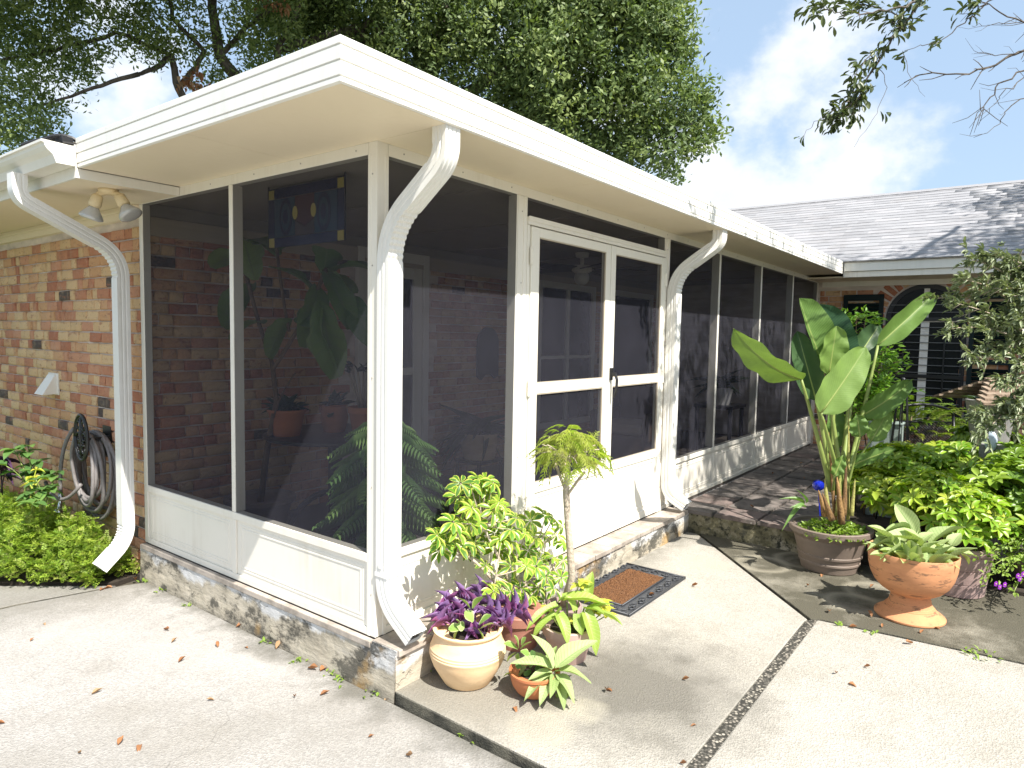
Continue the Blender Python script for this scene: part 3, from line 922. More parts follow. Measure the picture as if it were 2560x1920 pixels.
# rectangular corrugated downspouts, swept in a vertical plane
def spout(name, path, w, d, side, parent=porch):
    """path: centre line; side: horizontal vector across the tube; crimped at the bends"""
    side = Vector(side).normalized()
    P = [Vector(p) for p in path]
    # rounded bends
    pts = [P[0]]; bend = [0]
    for i in range(1, len(P)-1):
        a, b, c = P[i-1], P[i], P[i+1]
        r = min(.15, (b-a).length*.46, (c-b).length*.46)
        p0 = b + (a-b).normalized()*r; p1 = b + (c-b).normalized()*r
        for k in range(19):
            t = k/18
            pts.append((1-t)**2*p0 + 2*t*(1-t)*b + t*t*p1); bend.append(1 + k)
    pts.append(P[-1]); bend.append(0)
    # dense ribs
    sec = []
    nx = [(-1, -1), (-.72, -1), (-.66, -.90), (-.56, -.90), (-.5, -1), (-.2, -1), (-.14, -.90), (-.04, -.90), (.02, -1), (.36, -1), (.42, -.90), (.52, -.90), (.58, -1), (1, -1)]
    sec = [(x, y) for x, y in nx]
    rest = [(1, -.45), (.93, -.38), (.93, -.2), (1, -.13), (1, .2), (.93, .27), (.93, .44), (1, .5), (1, 1), (.5, 1), (0, 1), (-.5, 1), (-1, 1), (-1, .5), (-.93, .44), (-.93, .27), (-1, .2), (-1, -.13), (-.93, -.2), (-.93, -.38), (-1, -.45)]
    sec += rest
    vs = []; fs = []; m = len(sec)
    for i, p in enumerate(pts):
        t = (pts[min(i+1, len(pts)-1)] - pts[max(i-1, 0)]).normalized()
        nrm = side.cross(t).normalized()
        k = 1.0; inner = 1
        if bend[i]:
            cv_ = (pts[min(i+2, len(pts)-1)] - p).normalized() - (p - pts[max(i-2, 0)]).normalized()
            inner = 1 if cv_.dot(nrm) > 0 else -1
            k = .84 if bend[i] % 2 == 0 else 1.0
        for a, b_ in sec:                       # pleats are pressed into the inside of the bend only
            vs.append(p + side*(a*w*.5) + nrm*(b_*d*.5*(k if b_*inner > .7 else 1)))
    for i in range(len(pts)-1):
        for k in range(m): fs.append((i*m+k, i*m+(k+1) % m, (i+1)*m+(k+1) % m, (i+1)*m+k))
    b = MB().add(vs, fs)
    # sleeve joints
    for i, q in ((len(pts)-17, 1), (17, 1)):
        pass
    o = b.build(name, M['spout'], parent)
    # dark inside of the outlet
    e = pts[-1]; t = (pts[-1]-pts[-2]).normalized(); nrm = side.cross(t).normalized()
    q = [e - t*.012 + side*(a*w*.455) + nrm*(c*d*.44) for a, c in ((-1, -1), (1, -1), (1, 1), (-1, 1))]
    MB().add(q, [(0, 1, 2, 3)]).build('outlet_shadow', M['black'], o)
    return o
sp = spout('downspout', [(.034, -.378, 2.25), (.034, -.378, 2.11), (.034, -.049, 1.86), (.034, -.049, .19), (.040, -.225, .055)], .086, .075, (1, 0, 0))
MB().box((-.012, -.090, .30), (.080, -.008, .318)).build('strap', M['spout'], sp)
MB().box((-.014, -.052, .34), (-.0085, -.034, .36)).build('strap', M['spout'], sp)
sp = spout('downspout', [(3.135, -.372, 2.25), (3.130, -.372, 2.14), (3.055, -.052, 1.90), (3.055, -.052, .155), (3.10, -.20, .058)], .10, .078, (1, 0, 0))

# ------------------------------------------------------------------ bricks
def brick_meshes(L, H, D, mat, n=5):
    out = []
    for k in range(n):
        b = MB(); j = lambda s=.006: random.uniform(-s, s)
        c = .007
        # chamfered front (front = -X side for axis 'x')
        q = []
        for (u, w) in ((-1, -1), (1, -1), (1, 1), (-1, 1)):
            q.append((D*.5, u*L*.5 + j(.002), w*H*.5 + j(.002)))
        for (u, w) in ((-1, -1), (1, -1), (1, 1), (-1, 1)):
            q.append((-D*.5+.006, u*L*.5 + j(), w*H*.5 + j(.003)))
        for (u, w) in ((-1, -1), (1, -1), (1, 1), (-1, 1)):
            q.append((-D*.5 + j(.0025), u*(L*.5-c) + j(), w*(H*.5-c) + j(.003)))
        fs = [(8, 11, 10, 9)]
        for i in range(4):
            fs.append((i, 4+i, 4+(i+1) % 4, (i+1) % 4)); fs.append((4+i, 8+i, 8+(i+1) % 4, 4+(i+1) % 4))
        b.add(q, fs)
        out.append(b.mesh('brick', mat))
    return out

def brick_wall(parent, axis, plane, u0, u1, z0, z1, limit, key, skip=None, L=.195, course=.076, joint=.011, jig=.004):
    """bricks of a wall in plane x=plane (axis 'x', facing -X) or y=plane (axis 'y', facing -Y).
    the `limit` nearest (by key) are objects, the others one joined part"""
    mes = brick_meshes(L-joint, course-joint, .03, M['brick'])
    half = brick_meshes(L*.5-joint, course-joint, .03, M['brick'], 3)
    cells = []
    nz = int((z1-z0)/course)
    for r in range(nz):
        z = z0 + (r+.5)*course
        u = u0 - random.choice((0, .5, .25, .6))*L
        while u < u1:
            hf = random.random() < .34
            w = L*.5 if hf else L
            a, b = max(u, u0), min(u + w, u1)
            c = (a+b)*.5
            if b-a > .035 and not (skip and skip(c, z)):
                cells.append((key(c, z), c, z, hf, (b-a-joint)/(w-joint)))
            u += w
    cells.sort(key=lambda a: a[0])
    rot = Matrix.Identity(4) if axis == 'x' else Matrix.Rotation(R(90), 4, 'Z')
    rest = []
    for i, (_, c, z, hf, fr) in enumerate(cells):
        p = (plane + .011 + random.uniform(-jig, jig), c, z) if axis == 'x' else (c, plane + .011 + random.uniform(-jig, jig), z)
        m = Matrix.Translation(p) @ rot @ Matrix.Rotation(random.uniform(-.012, .012), 4, 'X') @ Matrix.Diagonal((1, fr, 1, 1))
        if i < limit: put('brick', random.choice(half if hf else mes), m, parent)
        else: rest.append((m, hf))
    if rest:
        parts = []
        for fl in (True, False):
            mm = [m for m, h in rest if h == fl]
            if not mm: continue
            me = (half if fl else mes)[0]
            V = np.array([v.co[:] for v in me.vertices]); F = np.array([p.vertices[:] for p in me.polygons if len(p.vertices) == 4])
            parts.append(scatter((V, F, np.zeros((len(V), 2))), np.array([np.array(m) for m in mm])))
        V, F, U, T_ = join(*parts)
        V = V - np.array(wloc(parent))
        o = ob('brickwork', arr_mesh('brickwork', V, F, None, T_, M['brick_rest'], False), parent)
        o['kind'] = 'stuff'

# ------------------------------------------------------------------ main house behind the porch
house = thing('brick_house', (0, 2.25, 0), 'old brick house wall with low eave and white gutter left of the porch', 'house')
MB().box((.011, 2.262, -.34), (.10, 9.6, 2.20)).build('wall', M['mortar'], house)
MB().box((.1005, 2.253, -.34), (7.9, 2.34, 2.25)).build('wall', M['mortar'], house)
cx, cy = -2.0461, -2.3161
brick_wall(house, 'x', 0.0, 2.256, 6.6, -.30, 2.105, 185, lambda c, z: (c-1.2)**2 + (z-1.0)**2*.5)
def inner_skip(c, z): return (1.66 < c < 2.68 and z < 2.17) or (4.35 < c < 5.75 and .25 < z < 2.1) or (5.95 < c < 7.45 and .25 < z < 2.1) or z > 2.0
brick_wall(house, 'y', 2.241, .03, 7.6, -.02, 2.1, 112, lambda c, z: abs(c-1.5) + .1*abs(z-1), inner_skip)
MB().box((.053, 2.213, 2.0), (7.8, 2.2485, 2.12)).build('frieze_board', M['tan'], house, bevel=.004)
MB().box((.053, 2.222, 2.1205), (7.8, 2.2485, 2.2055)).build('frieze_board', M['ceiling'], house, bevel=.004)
# outside trim of the eave
MB().box((-.028, 2.256, 2.105), (.019, 9.6, 2.189)).box((-.038, 2.258, 2.150), (-.029, 9.6, 2.168)).build('frieze_board', M['housesoffit'], house, bevel=.003)
MB().box((-.535, 1.735, 2.190), (.019, 9.6, 2.204)).build('soffit', M['housesoffit'], house)
MB().box((-.549, 1.724, 2.186), (-.0015, 1.734, 2.2375)).build('return_board', M['gutter'], house, bevel=.002)
MB().box((-.549, 1.7345, 2.186), (-.536, 9.6, 2.36)).build('fascia', M['gutter'], house, bevel=.002)
# K style gutter with end cap
gp = [(-.551, 2.346), (-.551, 2.245), (-.640, 2.245), (-.646, 2.262), (-.655, 2.285), (-.678, 2.305), (-.690, 2.322), (-.694, 2.338), (-.706, 2.340), (-.706, 2.352), (-.694, 2.352)]
b = MB(); vs = []
for y in (1.724, 9.6): vs += [(x, y, z) for x, z in gp]
m = len(gp)
b.add(vs, [(k, m+k, m+k+1, k+1) for k in range(m-1)])
gut = b.build('gutter', M['gutter'], house)
e = MB(); e.add([(x, 1.720, z) for x, z in gp[:-1]] + [(x, 1.7235, z) for x, z in gp[:-1]], [tuple(range(m-1)), tuple(range(2*m-3, m-2, -1))] + [(k, k+m-1, (k+1) % (m-1)+m-1, (k+1) % (m-1)) for k in range(m-1)])
e.build('end_cap', M['gutter'], gut)
MB().add([(-.60, 1.74, 2.358), (-.60, 9.8, 2.358), (4.5, 9.8, 2.62), (4.5, 1.74, 2.62), (-.60, 1.74, 2.366), (-.60, 9.8, 2.366), (4.5, 9.8, 2.634), (4.5, 1.74, 2.634)],
         [(0,1,2,3),(7,6,5,4),(0,4,5,1),(3,2,6,7),(0,3,7,4)]).build('roof', plain('dark roof shingle', (.05, .048, .048), .9, 0, .3, 20), house)
MB().tube(curve_pts((-.66, 1.86, 2.365), (-.60, 1.80, 2.43), (-.53, 1.75, 2.385), 8), .012, 6).tube(curve_pts((-.70, 2.0, 2.36), (-.62, 1.86, 2.41), (-.54, 1.80, 2.40), 8), .012, 6).box((-.60, 1.75, 2.36), (-.548, 1.86, 2.395)).build('roof_edge_flashing', M['black'], house)
sp = spout('downspout', [(-.655, 2.235, 2.25), (-.655, 2.235, 2.12), (-.122, 2.24, 1.86), (-.122, 2.24, .05), (-.285, 2.24, -.10)], .080, .075, (0, 1, 0), house)

# door to the house on the porch back wall
dr2 = MB()
x0, x1 = 1.75, 2.60
dr2.box((x0, 2.205, 0), (x0+.07, 2.2525, 2.13)).box((x1-.07, 2.205, 0), (x1, 2.262, 2.13)).box((x0+.0705, 2.205, 2.04), (x1-.0705, 2.262, 2.129))
dr2.box((x0+.075, 2.225, 0), (x0+.185, 2.262, 2.035)).box((x1-.185, 2.225, 0), (x1-.075, 2.262, 2.035))
dr2.box((x0+.1855, 2.2255, 1.90), (x1-.1855, 2.262, 2.034)).box((x0+.1855, 2.2255, 1.02), (x1-.1855, 2.262, 1.09)).box((x0+.1855, 2.2255, 0), (x1-.1855, 2.262, .30))
dob = dr2.build('door', M['trim_white'], house, bevel=.004)
MB().box((x0+.184, 2.243, .29), (x1-.184, 2.2525, 1.91)).build('pane', M['door_glass'], dob)
MB().tube([(x0+.13, 2.19, 1.03), (x0+.13, 2.165, .99), (x0+.13, 2.19, .90)], .008, 8).build('handle', M['black'], dob)
# long window farther along
wb = MB()
x0, x1 = 4.40, 5.70
wb.box((x0, 2.21, .3), (x0+.08, 2.2525, 2.05)).box((x1-.08, 2.21, .3), (x1, 2.2525, 2.05)).box((x0+.0805, 2.21, 1.97), (x1-.0805, 2.262, 2.049)).box((x0+.0805, 2.21, .3), (x1-.0805, 2.262, .37)).box((5.02, 2.2105, .3705), (5.08, 2.262, 1.9695)).box((x0+.0805, 2.2115, 1.13), (5.0195, 2.262, 1.17)).box((5.0805, 2.2115, 1.13), (x1-.0805, 2.262, 1.17))
wob = wb.build('window', M['trim_white'], house, bevel=.004)
MB().box((x0+.079, 2.242, .37), (x1-.079, 2.2525, 1.97)).build('pane', M['glassdark'], wob)
x0, x1 = 6.0, 7.4  # second window added; its dark pane stands in for deep interior shade
wb = MB().box((x0, 2.21, .3), (x0+.08, 2.2515, 2.05)).box((x1-.08, 2.21, .3), (x1, 2.2515, 2.05)).box((x0+.0805, 2.21, 1.97), (x1-.0805, 2.2515, 2.049)).box((x0+.0805, 2.21, .3), (x1-.0805, 2.2515, .37))
wob = wb.build('window', M['trim_white'], house, bevel=.004)
MB().box((x0+.079, 2.242, .37), (x1-.079, 2.2525, 1.97)).build('pane', M['glassdark'], wob)

# ------------------------------------------------------------------ wing of the house at the far end
wing = thing('house_wing', (7.85, -1.2, 0), 'far brick wing with grey shingle roof, arched window and dark shutters', 'house wing')
MB().box((7.858, -9.5, -.34), (7.95, 2.24, 2.25)).build('wall', M['mortar'], wing)
WY, WZ, WR = -1.27, 1.70, .435
def wskip(c, z):
    if abs(c-WY) < WR+.02 and .36 < z < WZ: return True
    return z >= WZ and math.hypot(c-WY, z-WZ) < WR+.20
brick_wall(wing, 'x', 7.85, -3.4, -.02, -.12, 2.12, 150, lambda c, z: abs(c+1.0) + (0 if z > .2 else .5), wskip)
bm = brick_meshes(.17, .062, .03, M['brick'], 3)
for k in range(19):
    a = math.pi*(k+.5)/19
    m = Matrix.Translation((7.860, WY + (WR+.115)*math.cos(a), WZ + (WR+.115)*math.sin(a))) @ Matrix.Rotation(a, 4, 'X')
    put('brick', random.choice(bm), m, wing)
# window
wf = MB()
def arc_band(b, r0, r1, d0, d1, n=22):
    vs = []; fs = []
    for k in range(n+1):
        a = math.pi*k/n
        for r in (r0, r1):
            for d in (d0, d1): vs.append((d, WY + r*math.cos(a), WZ + r*math.sin(a)))
    for k in range(n):
        o, q = k*4, k*4+4
        fs += [(o, o+2, q+2, q), (o+1, q+1, q+3, o+3), (o, q, q+1, o+1), (o+2, o+3, q+3, q+2)]
    b.add(vs, fs)
arc_band(wf, WR-.05, WR+.005, 7.838, 7.90)
wf.box((7.838, WY-WR-.005, .38), (7.90, WY-WR+.05, WZ)).box((7.838, WY+WR-.05, .38), (7.90, WY+WR+.005, WZ)).box((7.84, WY-WR+.05, .38), (7.90, WY+WR-.05, .43))
win = wf.build('window', M['black'], wing)
fr = MB()
fr.box((7.846, WY-.045, .431), (7.855, WY+.045, WZ-.036)).box((7.8465, WY-WR+.052, WZ-.035), (7.855, WY+WR-.052, WZ+.015))
fr.box((7.846, WY-.03, WZ+.016), (7.855, WY+.03, WZ+WR-.05))
fr.build('frame', M['trim_white'], win)
pm = MB(); pv = [(7.856, WY + (WR-.04)*math.cos(math.pi*k/20), WZ + (WR-.04)*math.sin(math.pi*k/20)) for k in range(21)] + [(7.856, WY-WR+.04, .42), (7.856, WY+WR-.04, .42)]
pm.add(pv, [tuple(range(len(pv)))]).build('pane', M['glassdark'], win)
greybar = plain('grey bar paint', (.16, .165, .165), .5)
for k in range(16):
    z = .47 + k*.094
    h = WR-.01 if z < WZ else math.sqrt(max(.01, (WR-.01)**2 - (z-WZ)**2))
    MB().box((7.826, WY-h, z-.004), (7.836, WY+h, z+.004)).build('bar', greybar, win)
for y in (WY-WR+.02, WY-.22, WY+.22, WY+WR-.02):
    MB().box((7.812, y-.009, .40), (7.825, y+.009, WZ+.02)).build('bar', M['black_iron'], win)
for z in (.99, 1.70):
    MB().box((7.808, WY-WR, z-.022), (7.8255, WY+WR, z+.022)).build('bar', M['black_iron'], win)
for r in (.14, .26):
    vs = [(7.82, WY + .10 + r*.5*math.cos(a), WZ+.12 + r*.5*math.sin(a)) for a in [k*math.pi/8 for k in range(17)]]
    MB().tube(vs, .006, 6).build('scroll', M['black_iron'], win)
for y0, y1 in ((-2.19, -1.735), (-.80, -.33)):
    sb = MB().box((7.80, y0, .38), (7.846, y0+.05, 2.02)).box((7.80, y1-.05, .38), (7.846, y1, 2.02))
    sb.box((7.801, y0+.0505, .38), (7.846, y1-.0505, .46)).box((7.801, y0+.0505, 1.94), (7.846, y1-.0505, 2.02)).box((7.801, y0+.0505, 1.16), (7.846, y1-.0505, 1.22))
    s = sb.build('shutter', M['shutter'], wing)
    k = 0
    for z in [.485 + i*.05 for i in range(29)]:
        if 1.13 < z < 1.25: continue
        MB().obox((7.822, (y0+y1)/2, z), (.004, 0, .003), (0, (y1-y0)/2-.052, 0), (-.016, 0, .020)).build('louver', M['shutter'], s)
# roof
EX, EZ, RX, RZ = 7.15, 2.392, 10.0, 3.70
sl = math.atan2(RZ-EZ, RX-EX); ln = math.hypot(RZ-EZ, RX-EX)
MB().add([(EX, -9.5, EZ-.02), (EX, 6, EZ-.02), (RX, 6, RZ-.02), (RX, -9.5, RZ-.02), (13.2, -9.5, 2.2), (13.2, 6, 2.2)], [(0, 1, 2, 3), (3, 2, 5, 4)]).build('roof', M['shingle_rest'], wing)
sh = []
for k in range(4):
    w, h = .1525, .085
    b = MB(); j = lambda: random.uniform(-.004, .004)
    b.add([(-h+j(), -w, -.002), (h, -w, -.004), (h, w, -.004), (-h+j(), w, -.002), (-h+j(), -w, .0075), (h, -w, .001), (h, w, .001), (-h+j(), w, .0075)],
          [(4,5,6,7),(0,1,5,4),(1,2,6,5),(2,3,7,6),(3,0,4,7)])
    sh.append(b.mesh('shingle', M['shingle']))
cells = []
nr = 23
for r in range(nr):
    d = (r+.5)*ln/nr
    y = -5.0 + random.uniform(0, .3)
    while y < 4.2:
        s = random.choice((.7, .85, 1.0, 1.0, 1.25))
        cells.append((abs(y + .6 - (r*.05)), d, y + s*.15, s)); y += s*.304
cells.sort()
rest = []
for i, (_, d, y, s) in enumerate(cells):
    m = Matrix.Translation((EX + d*math.cos(sl), y, EZ + d*math.sin(sl))) @ Matrix.Rotation(-sl, 4, 'Y') @ Matrix.Translation((0, 0, random.uniform(0, .0012))) @ Matrix.Diagonal((1, s, 1, 1))
    if i < 300: put('shingle', random.choice(sh), m, wing)
    else: rest.append(np.array(m))
V = np.array([v.co[:] for v in sh[0].vertices]); F = np.array([p.vertices[:] for p in sh[0].polygons])
V, F, U, T_ = scatter((V, F, np.zeros((len(V), 2))), np.array(rest))
o = ob('shingles', arr_mesh('shingles', V - np.array(wloc(wing)), F, None, T_, M['shingle_rest'], False), wing); o['kind'] = 'stuff'
rc = MB()
for k in range(46):
    y = -5 + k*.2
    rc.add([(RX-.10, y, RZ-.03), (RX, y, RZ+.022), (RX+.10, y, RZ-.03), (RX-.10, y+.215, RZ-.032), (RX, y+.215, RZ+.019), (RX+.10, y+.215, RZ-.032)], [(0, 1, 4, 3), (1, 2, 5, 4), (0, 2, 1)])
rc.build('ridge_cap', M['shingle_rest'], wing)
MB().box((7.172, -9.5, 2.268), (7.26, -.4405, 2.384)).box((7.165, -9.5, 2.372), (7.1715, -.4405, 2.390)).build('gutter', M['gutter'], wing, bevel=.004)
MB().box((7.20, -9.5, 2.196), (7.24, -.4295, 2.2655)).build('fascia', M['white'], wing, bevel=.003)
MB().box((7.2405, -9.5, 2.196), (7.868, -.001, 2.215)).build('soffit', M['housesoffit'], wing)
MB().box((7.815, -9.5, 2.13), (7.857, -.053, 2.1955)).build('frieze_board', M['white'], wing, bevel=.003)

# ------------------------------------------------------------------ small fixtures on the house wall
v = thing('wall_vent', (0, 3.70, .885), 'small white wedge shaped vent hood on the brick wall', 'vent')
b = MB(); y0, y1 = 3.63, 3.80
b.add([(-.006, y0, .885), (-.006, y1, .885), (-.006, y1-.02, 1.037), (-.006, y0+.01, 1.037), (-.115, y0, .882), (-.115, y1, .882), (-.022, y1-.02, 1.037), (-.022, y0+.01, 1.037)],
      [(4, 7, 6, 5), (0, 4, 5, 1), (3, 2, 6, 7), (0, 3, 7, 4), (1, 5, 6, 2)])
b.build('hood', M['trim_white'], v, bevel=.003)
MB().box((-.009, y0-.012, .878), (-.0005, y1+.012, 1.045)).build('flange', M['trim_white'], v)

fl = thing('floodlight', (-.315, 1.90, 2.189), 'twin floodlight with clear reflector bulbs under the house eave', 'floodlight')
MB().lathe([(0, .0), (.052, 0), (.050, -.014), (.035, -.028), (0, -.03)], 20, (-.315, 1.915, 2.1895)).build('base_plate', M['lampbase'], fl, True)
for (e, h) in (((-.355, 1.95, 2.16), (-.385, 1.985, 2.015)), ((-.285, 1.86, 2.16), (-.245, 1.79, 2.035))):
    e, h = Vector(e), Vector(h); d = (h-e).normalized()
    a = MB().tube([(-.315, 1.915, 2.175), e, e + d*.02], .016, 8).tube([e, e+d*.012, e+d*.06, e+d*.075], [.018, .030, .034, .030], 14)
    arm = a.build('lamp_holder', M['lampbase'], fl, True)
    c = MB().tube([e+d*.076, e+d*.085, e+d*.13, e+d*.142, e+d*.150], [.024, .030, .062, .064, .045], 18)
    c.build('bulb', M['bulb'], arm, True)

# hose hanger and hose
hh = thing('hose_hanger', (-.03, 2.775, .63), 'black cast iron hose hanger with scrollwork oval plate on brick wall', 'hose hanger')
pc = Vector((-.17, 2.775, .635))
def ell(cy_, cz_, ry, rz, n=26, a0=0, a1=2*math.pi, x=-.17):
    return [(x + .0*k, cy_ + ry*math.cos(a0 + (a1-a0)*k/n), cz_ + rz*math.sin(a0 + (a1-a0)*k/n)) for k in range(n+1)]
pb = MB()
pb.tube(ell(2.775, .655, .105, .155), .011, 8)
pb.tube(ell(2.775, .655, .088, .136), .006, 6)
for sgn in (-1, 1):
    for (cy_, cz_, r, a0, a1) in ((.038, .085, .032, -1.2, 4.6), (.042, .0, .036, .2, 5.6), (.036, -.085, .032, 1.2, 6.8), (.015, .045, .018, 0, 5), (.016, -.045, .018, 0, 5)):
        pb.tube([(-.17, 2.775 + sgn*(cy_ + r*(1-.5*k/18)*math.cos(a0+(a1-a0)*k/18)), .655 + cz_ + r*(1-.5*k/18)*math.sin(a0+(a1-a0)*k/18)) for k in range(19)], .007, 6)
pb.tube([(-.17, 2.775, .52), (-.175, 2.775, .655), (-.17, 2.775, .79)], .008, 6)
pb.build('scroll_plate', M['black_iron'], hh, True)
MB().box((-.166, 2.72, .640), (-.004, 2.83, .655)).tube([(-.006, 2.775, .52), (-.12, 2.775, .60), (-.166, 2.775, .645)], .012, 8).box((-.010, 2.71, .50), (-.002, 2.84, .72)).build('bracket', M['black_iron'], hh)
hose = thing('garden_hose', (-.09, 2.83, .40), 'coiled grey garden hose hanging from the black iron hanger', 'garden hose')
hb = MB(); pts = []
for k in range(11):
    x = -.030 - .0115*k
    ry = .262 - .011*k + random.uniform(-.022, .02); bot = .045 + random.uniform(-.03, .10) + .012*k
    sh_ = random.uniform(-.05, .045) - .03
    for i in range(28):
        a = math.pi/2 + 2*math.pi*i/28
        zt = .675 + .02*math.sin(k)
        yy = 2.835 + ry*math.cos(a)*(1.0 if math.sin(a) > 0 else 1.0 + .12*abs(math.sin(a))) + sh_*(1-math.sin(a))*.5
        zz_ = (zt+bot)/2 + (zt-bot)/2*math.sin(a)*(1 if math.sin(a) < 0 else .96)
        pts.append((x - .0115*i/28 + .010*math.sin(a*2+k), yy, zz_))
hb.tube(pts, .0125, 8)
hb.tube(curve_pts((-.15, 2.95, .70), (-.19, 3.13, .55), (-.195, 3.09, .22), 10), .0125, 8)
hb.tube(curve_pts((-.25, 3.20, .30), (-.26, 2.95, .10), (-.17, 2.80, .33), 10), .0125, 8)
hb.build('coil', M['hose'], hose, True)
n_ = MB(); n_.tube([(-.195, 3.09, .225), (-.197, 3.088, .195), (-.20, 3.086, .185), (-.205, 3.082, .12), (-.21, 3.078, .105), (-.23, 3.07, .085)], [.015, .017, .012, .014, .026, .030], 12)
n_.build('nozzle', M['chrome'], hose, True)

# ------------------------------------------------------------------ doormat
mt = thing('doormat', (1.77, -.36, ZS), 'brown coir doormat with scrolled black rubber border before the door', 'doormat')
rub = plain('black rubber', (.045, .048, .055), .45, 0, .2, 30)
mb_ = MB().box((1.365, -.598, ZS+.0005), (2.165, -.122, ZS+.008))
mb_.build('backing', rub, mt, bevel=.003)
br = MB()
def rect_ring(b, x0, y0, x1, y1, w, z0, z1):
    b.box((x0, y0, z0), (x1, y0+w, z1)).box((x0, y1-w, z0), (x1, y1, z1)).box((x0, y0+w, z0), (x0+w, y1-w, z1)).box((x1-w, y0+w, z0), (x1, y1-w, z1))
rect_ring(br, 1.366, -.597, 2.164, -.123, .010, ZS+.008, ZS+.016)
rect_ring(br, 1.462, -.501, 2.068, -.219, .008, ZS+.008, ZS+.017)
def scroll(b, c, ang, s):
    p = []
    for k in range(15):
        a = k*.42; r = s*(1-k/17)
        q = Vector((r*math.cos(a) - s*.3, r*math.sin(a), 0)); q.rotate(Matrix.Rotation(ang, 3, 'Z'))
        p.append((c[0]+q.x, c[1]+q.y, ZS+.0135))
    b.tube(p, .0045, 5)
for k in range(13):
    x = 1.40 + k*.061
    for y in (-.550, -.170):
        scroll(br, (x, y), (k % 2)*math.pi, .030)
for k in range(4):
    for x in (1.415, 2.117): scroll(br, (x, -.47 + k*.073), (k % 2)*math.pi + 1.57, .030)
br.build('border', rub, mt, True)
ct = NT('coir'); _o = ct.pos(); _n = ct.noise(120, 4, .7, _o); _n2 = ct.noise(30, 5, .7, _o)
coir = ct.done(ct.bsdf(ct.ramp(_n, [(.3, (.09, .035, .013)), (.5, (.22, .095, .036)), (.68, (.36, .18, .075))]), 1.0, 0, ct.bump(ct.math('ADD', _n, _n2), 1.0, .02)))
cv = []; cf = []; nx, ny = 80, 38
for j in range(ny+1):
    for i in range(nx+1):
        e = i in (0, nx) or j in (0, ny)
        cv.append((1.4715 + .587*i/nx, -.4915 + .263*j/ny, ZS + (.010 if e else .018 + random.uniform(-.005, .006))))
for j in range(ny):
    for i in range(nx): cf.append((j*(nx+1)+i, j*(nx+1)+i+1, (j+1)*(nx+1)+i+1, (j+1)*(nx+1)+i))
MB().add(cv, cf).build('coir_pad', coir, mt)

# ------------------------------------------------------------------ inside the porch
def pot_thing(name, loc, label, cat, prof, mat, n=44, group=None, wob=0.0, soil_z=None, soil_r=None):
    t = thing(name, loc, label, cat, group)
    MB().lathe(prof, n, loc, wob).build('pot', M[mat], t, True, auto=38)
    if soil_z: MB().lathe([(soil_r, -.004), (soil_r*.6, .006), (.002, .012)], 24, (loc[0], loc[1], loc[2]+soil_z)).build('soil', M['soil'], t, True)
    return t
def flower_pot(r, h, rim=.22, rt=1.12):
    a = h*(1-rim)
    return [(.001, 0), (r*.66, 0), (r*.68, .004), (r*.92, a), (r*.93, a+.002), (r, a+.004), (r*1.02, h-.004), (r*1.0, h), (r*.92, h), (r*.88, h-.02), (r*.86, h*.86), (.001, h*.855)]

def add_leaves(root, name, meshes, specs, up=(0, 0, 1), roll=.4):
    """specs: (base, tip, width); every leaf an object"""
    for base, tip, w in specs:
        put(name, random.choice(meshes), leafM(base, tip, w, Vector(up) + Vector((random.uniform(-.3, .3), random.uniform(-.3, .3), 0)), random.uniform(-roll, roll)), root)

# stained glass
sg = thing('stained_glass', (.20, .79, 2.19), 'dark blue leaded glass panel with yellow corner squares hung behind screen', 'glass panel')
gm = {}
for nm, c in (('blue', (.012, .015, .06)), ('teal', (.02, .055, .09)), ('red', (.075, .016, .016)), ('brown', (.06, .035, .03))):
    gm[nm] = plain('glass ' + nm, c, .22, 0, .35, 30)
def sgp(name, mat, pts, x=.20, th=.004):
    b = MB(); n = len(pts)
    b.add([(x-th, y, z) for y, z in pts] + [(x+th, y, z) for y, z in pts], [tuple(range(n)), tuple(range(2*n-1, n-1, -1))] + [(i, (i+1) % n, n+(i+1) % n, n+i) for i in range(n)])
    return b.build(name, mat, sg)
Y0, Y1, Z0, Z1 = .467, 1.122, 1.865, 2.183
def rc4(a, b, c, d): return [(a, c), (b, c), (b, d), (a, d)]
cs = .055
for (a, c) in ((Y0, Z0), (Y1-cs, Z0), (Y0, Z1-cs), (Y1-cs, Z1-cs)):
    sgp('corner_pane', M['yellow'], rc4(a+.003, a+cs-.003, c+.003, c+cs-.003))
sgp('border_pane', gm['blue'], rc4(Y0+cs, Y1-cs, Z0, Z0+cs-.003)); sgp('border_pane', gm['blue'], rc4(Y0+cs, Y1-cs, Z1-cs+.003, Z1))
sgp('border_pane', gm['blue'], rc4(Y0, Y0+cs-.003, Z0+cs, Z1-cs)); sgp('border_pane', gm['blue'], rc4(Y1-cs+.003, Y1, Z0+cs, Z1-cs))
mid = (Y0+Y1)/2
sgp('field_pane', gm['teal'], rc4(Y0+cs, mid-.085, Z0+cs, Z1-cs)); sgp('field_pane', gm['teal'], rc4(mid+.085, Y1-cs, Z0+cs, Z1-cs))
sgp('center_pane', gm['red'], [(mid-.083, Z1-cs), (mid+.083, Z1-cs), (mid+.083, Z0+.14), (mid, Z0+.10), (mid-.083, Z0+.14)])
sgp('center_pane', gm['brown'], [(mid-.083, Z0+cs), (mid+.083, Z0+cs), (mid+.083, Z0+.137), (mid, Z0+.097), (mid-.083, Z0+.137)], .2005)
for dy in (-.08, .08):
    sgp('oval_pane', M['yellow'], [(mid+dy+.021*math.cos(a), Z0+.175+.036*math.sin(a)) for a in [k*math.pi/8 for k in range(16)]], .199, .006)
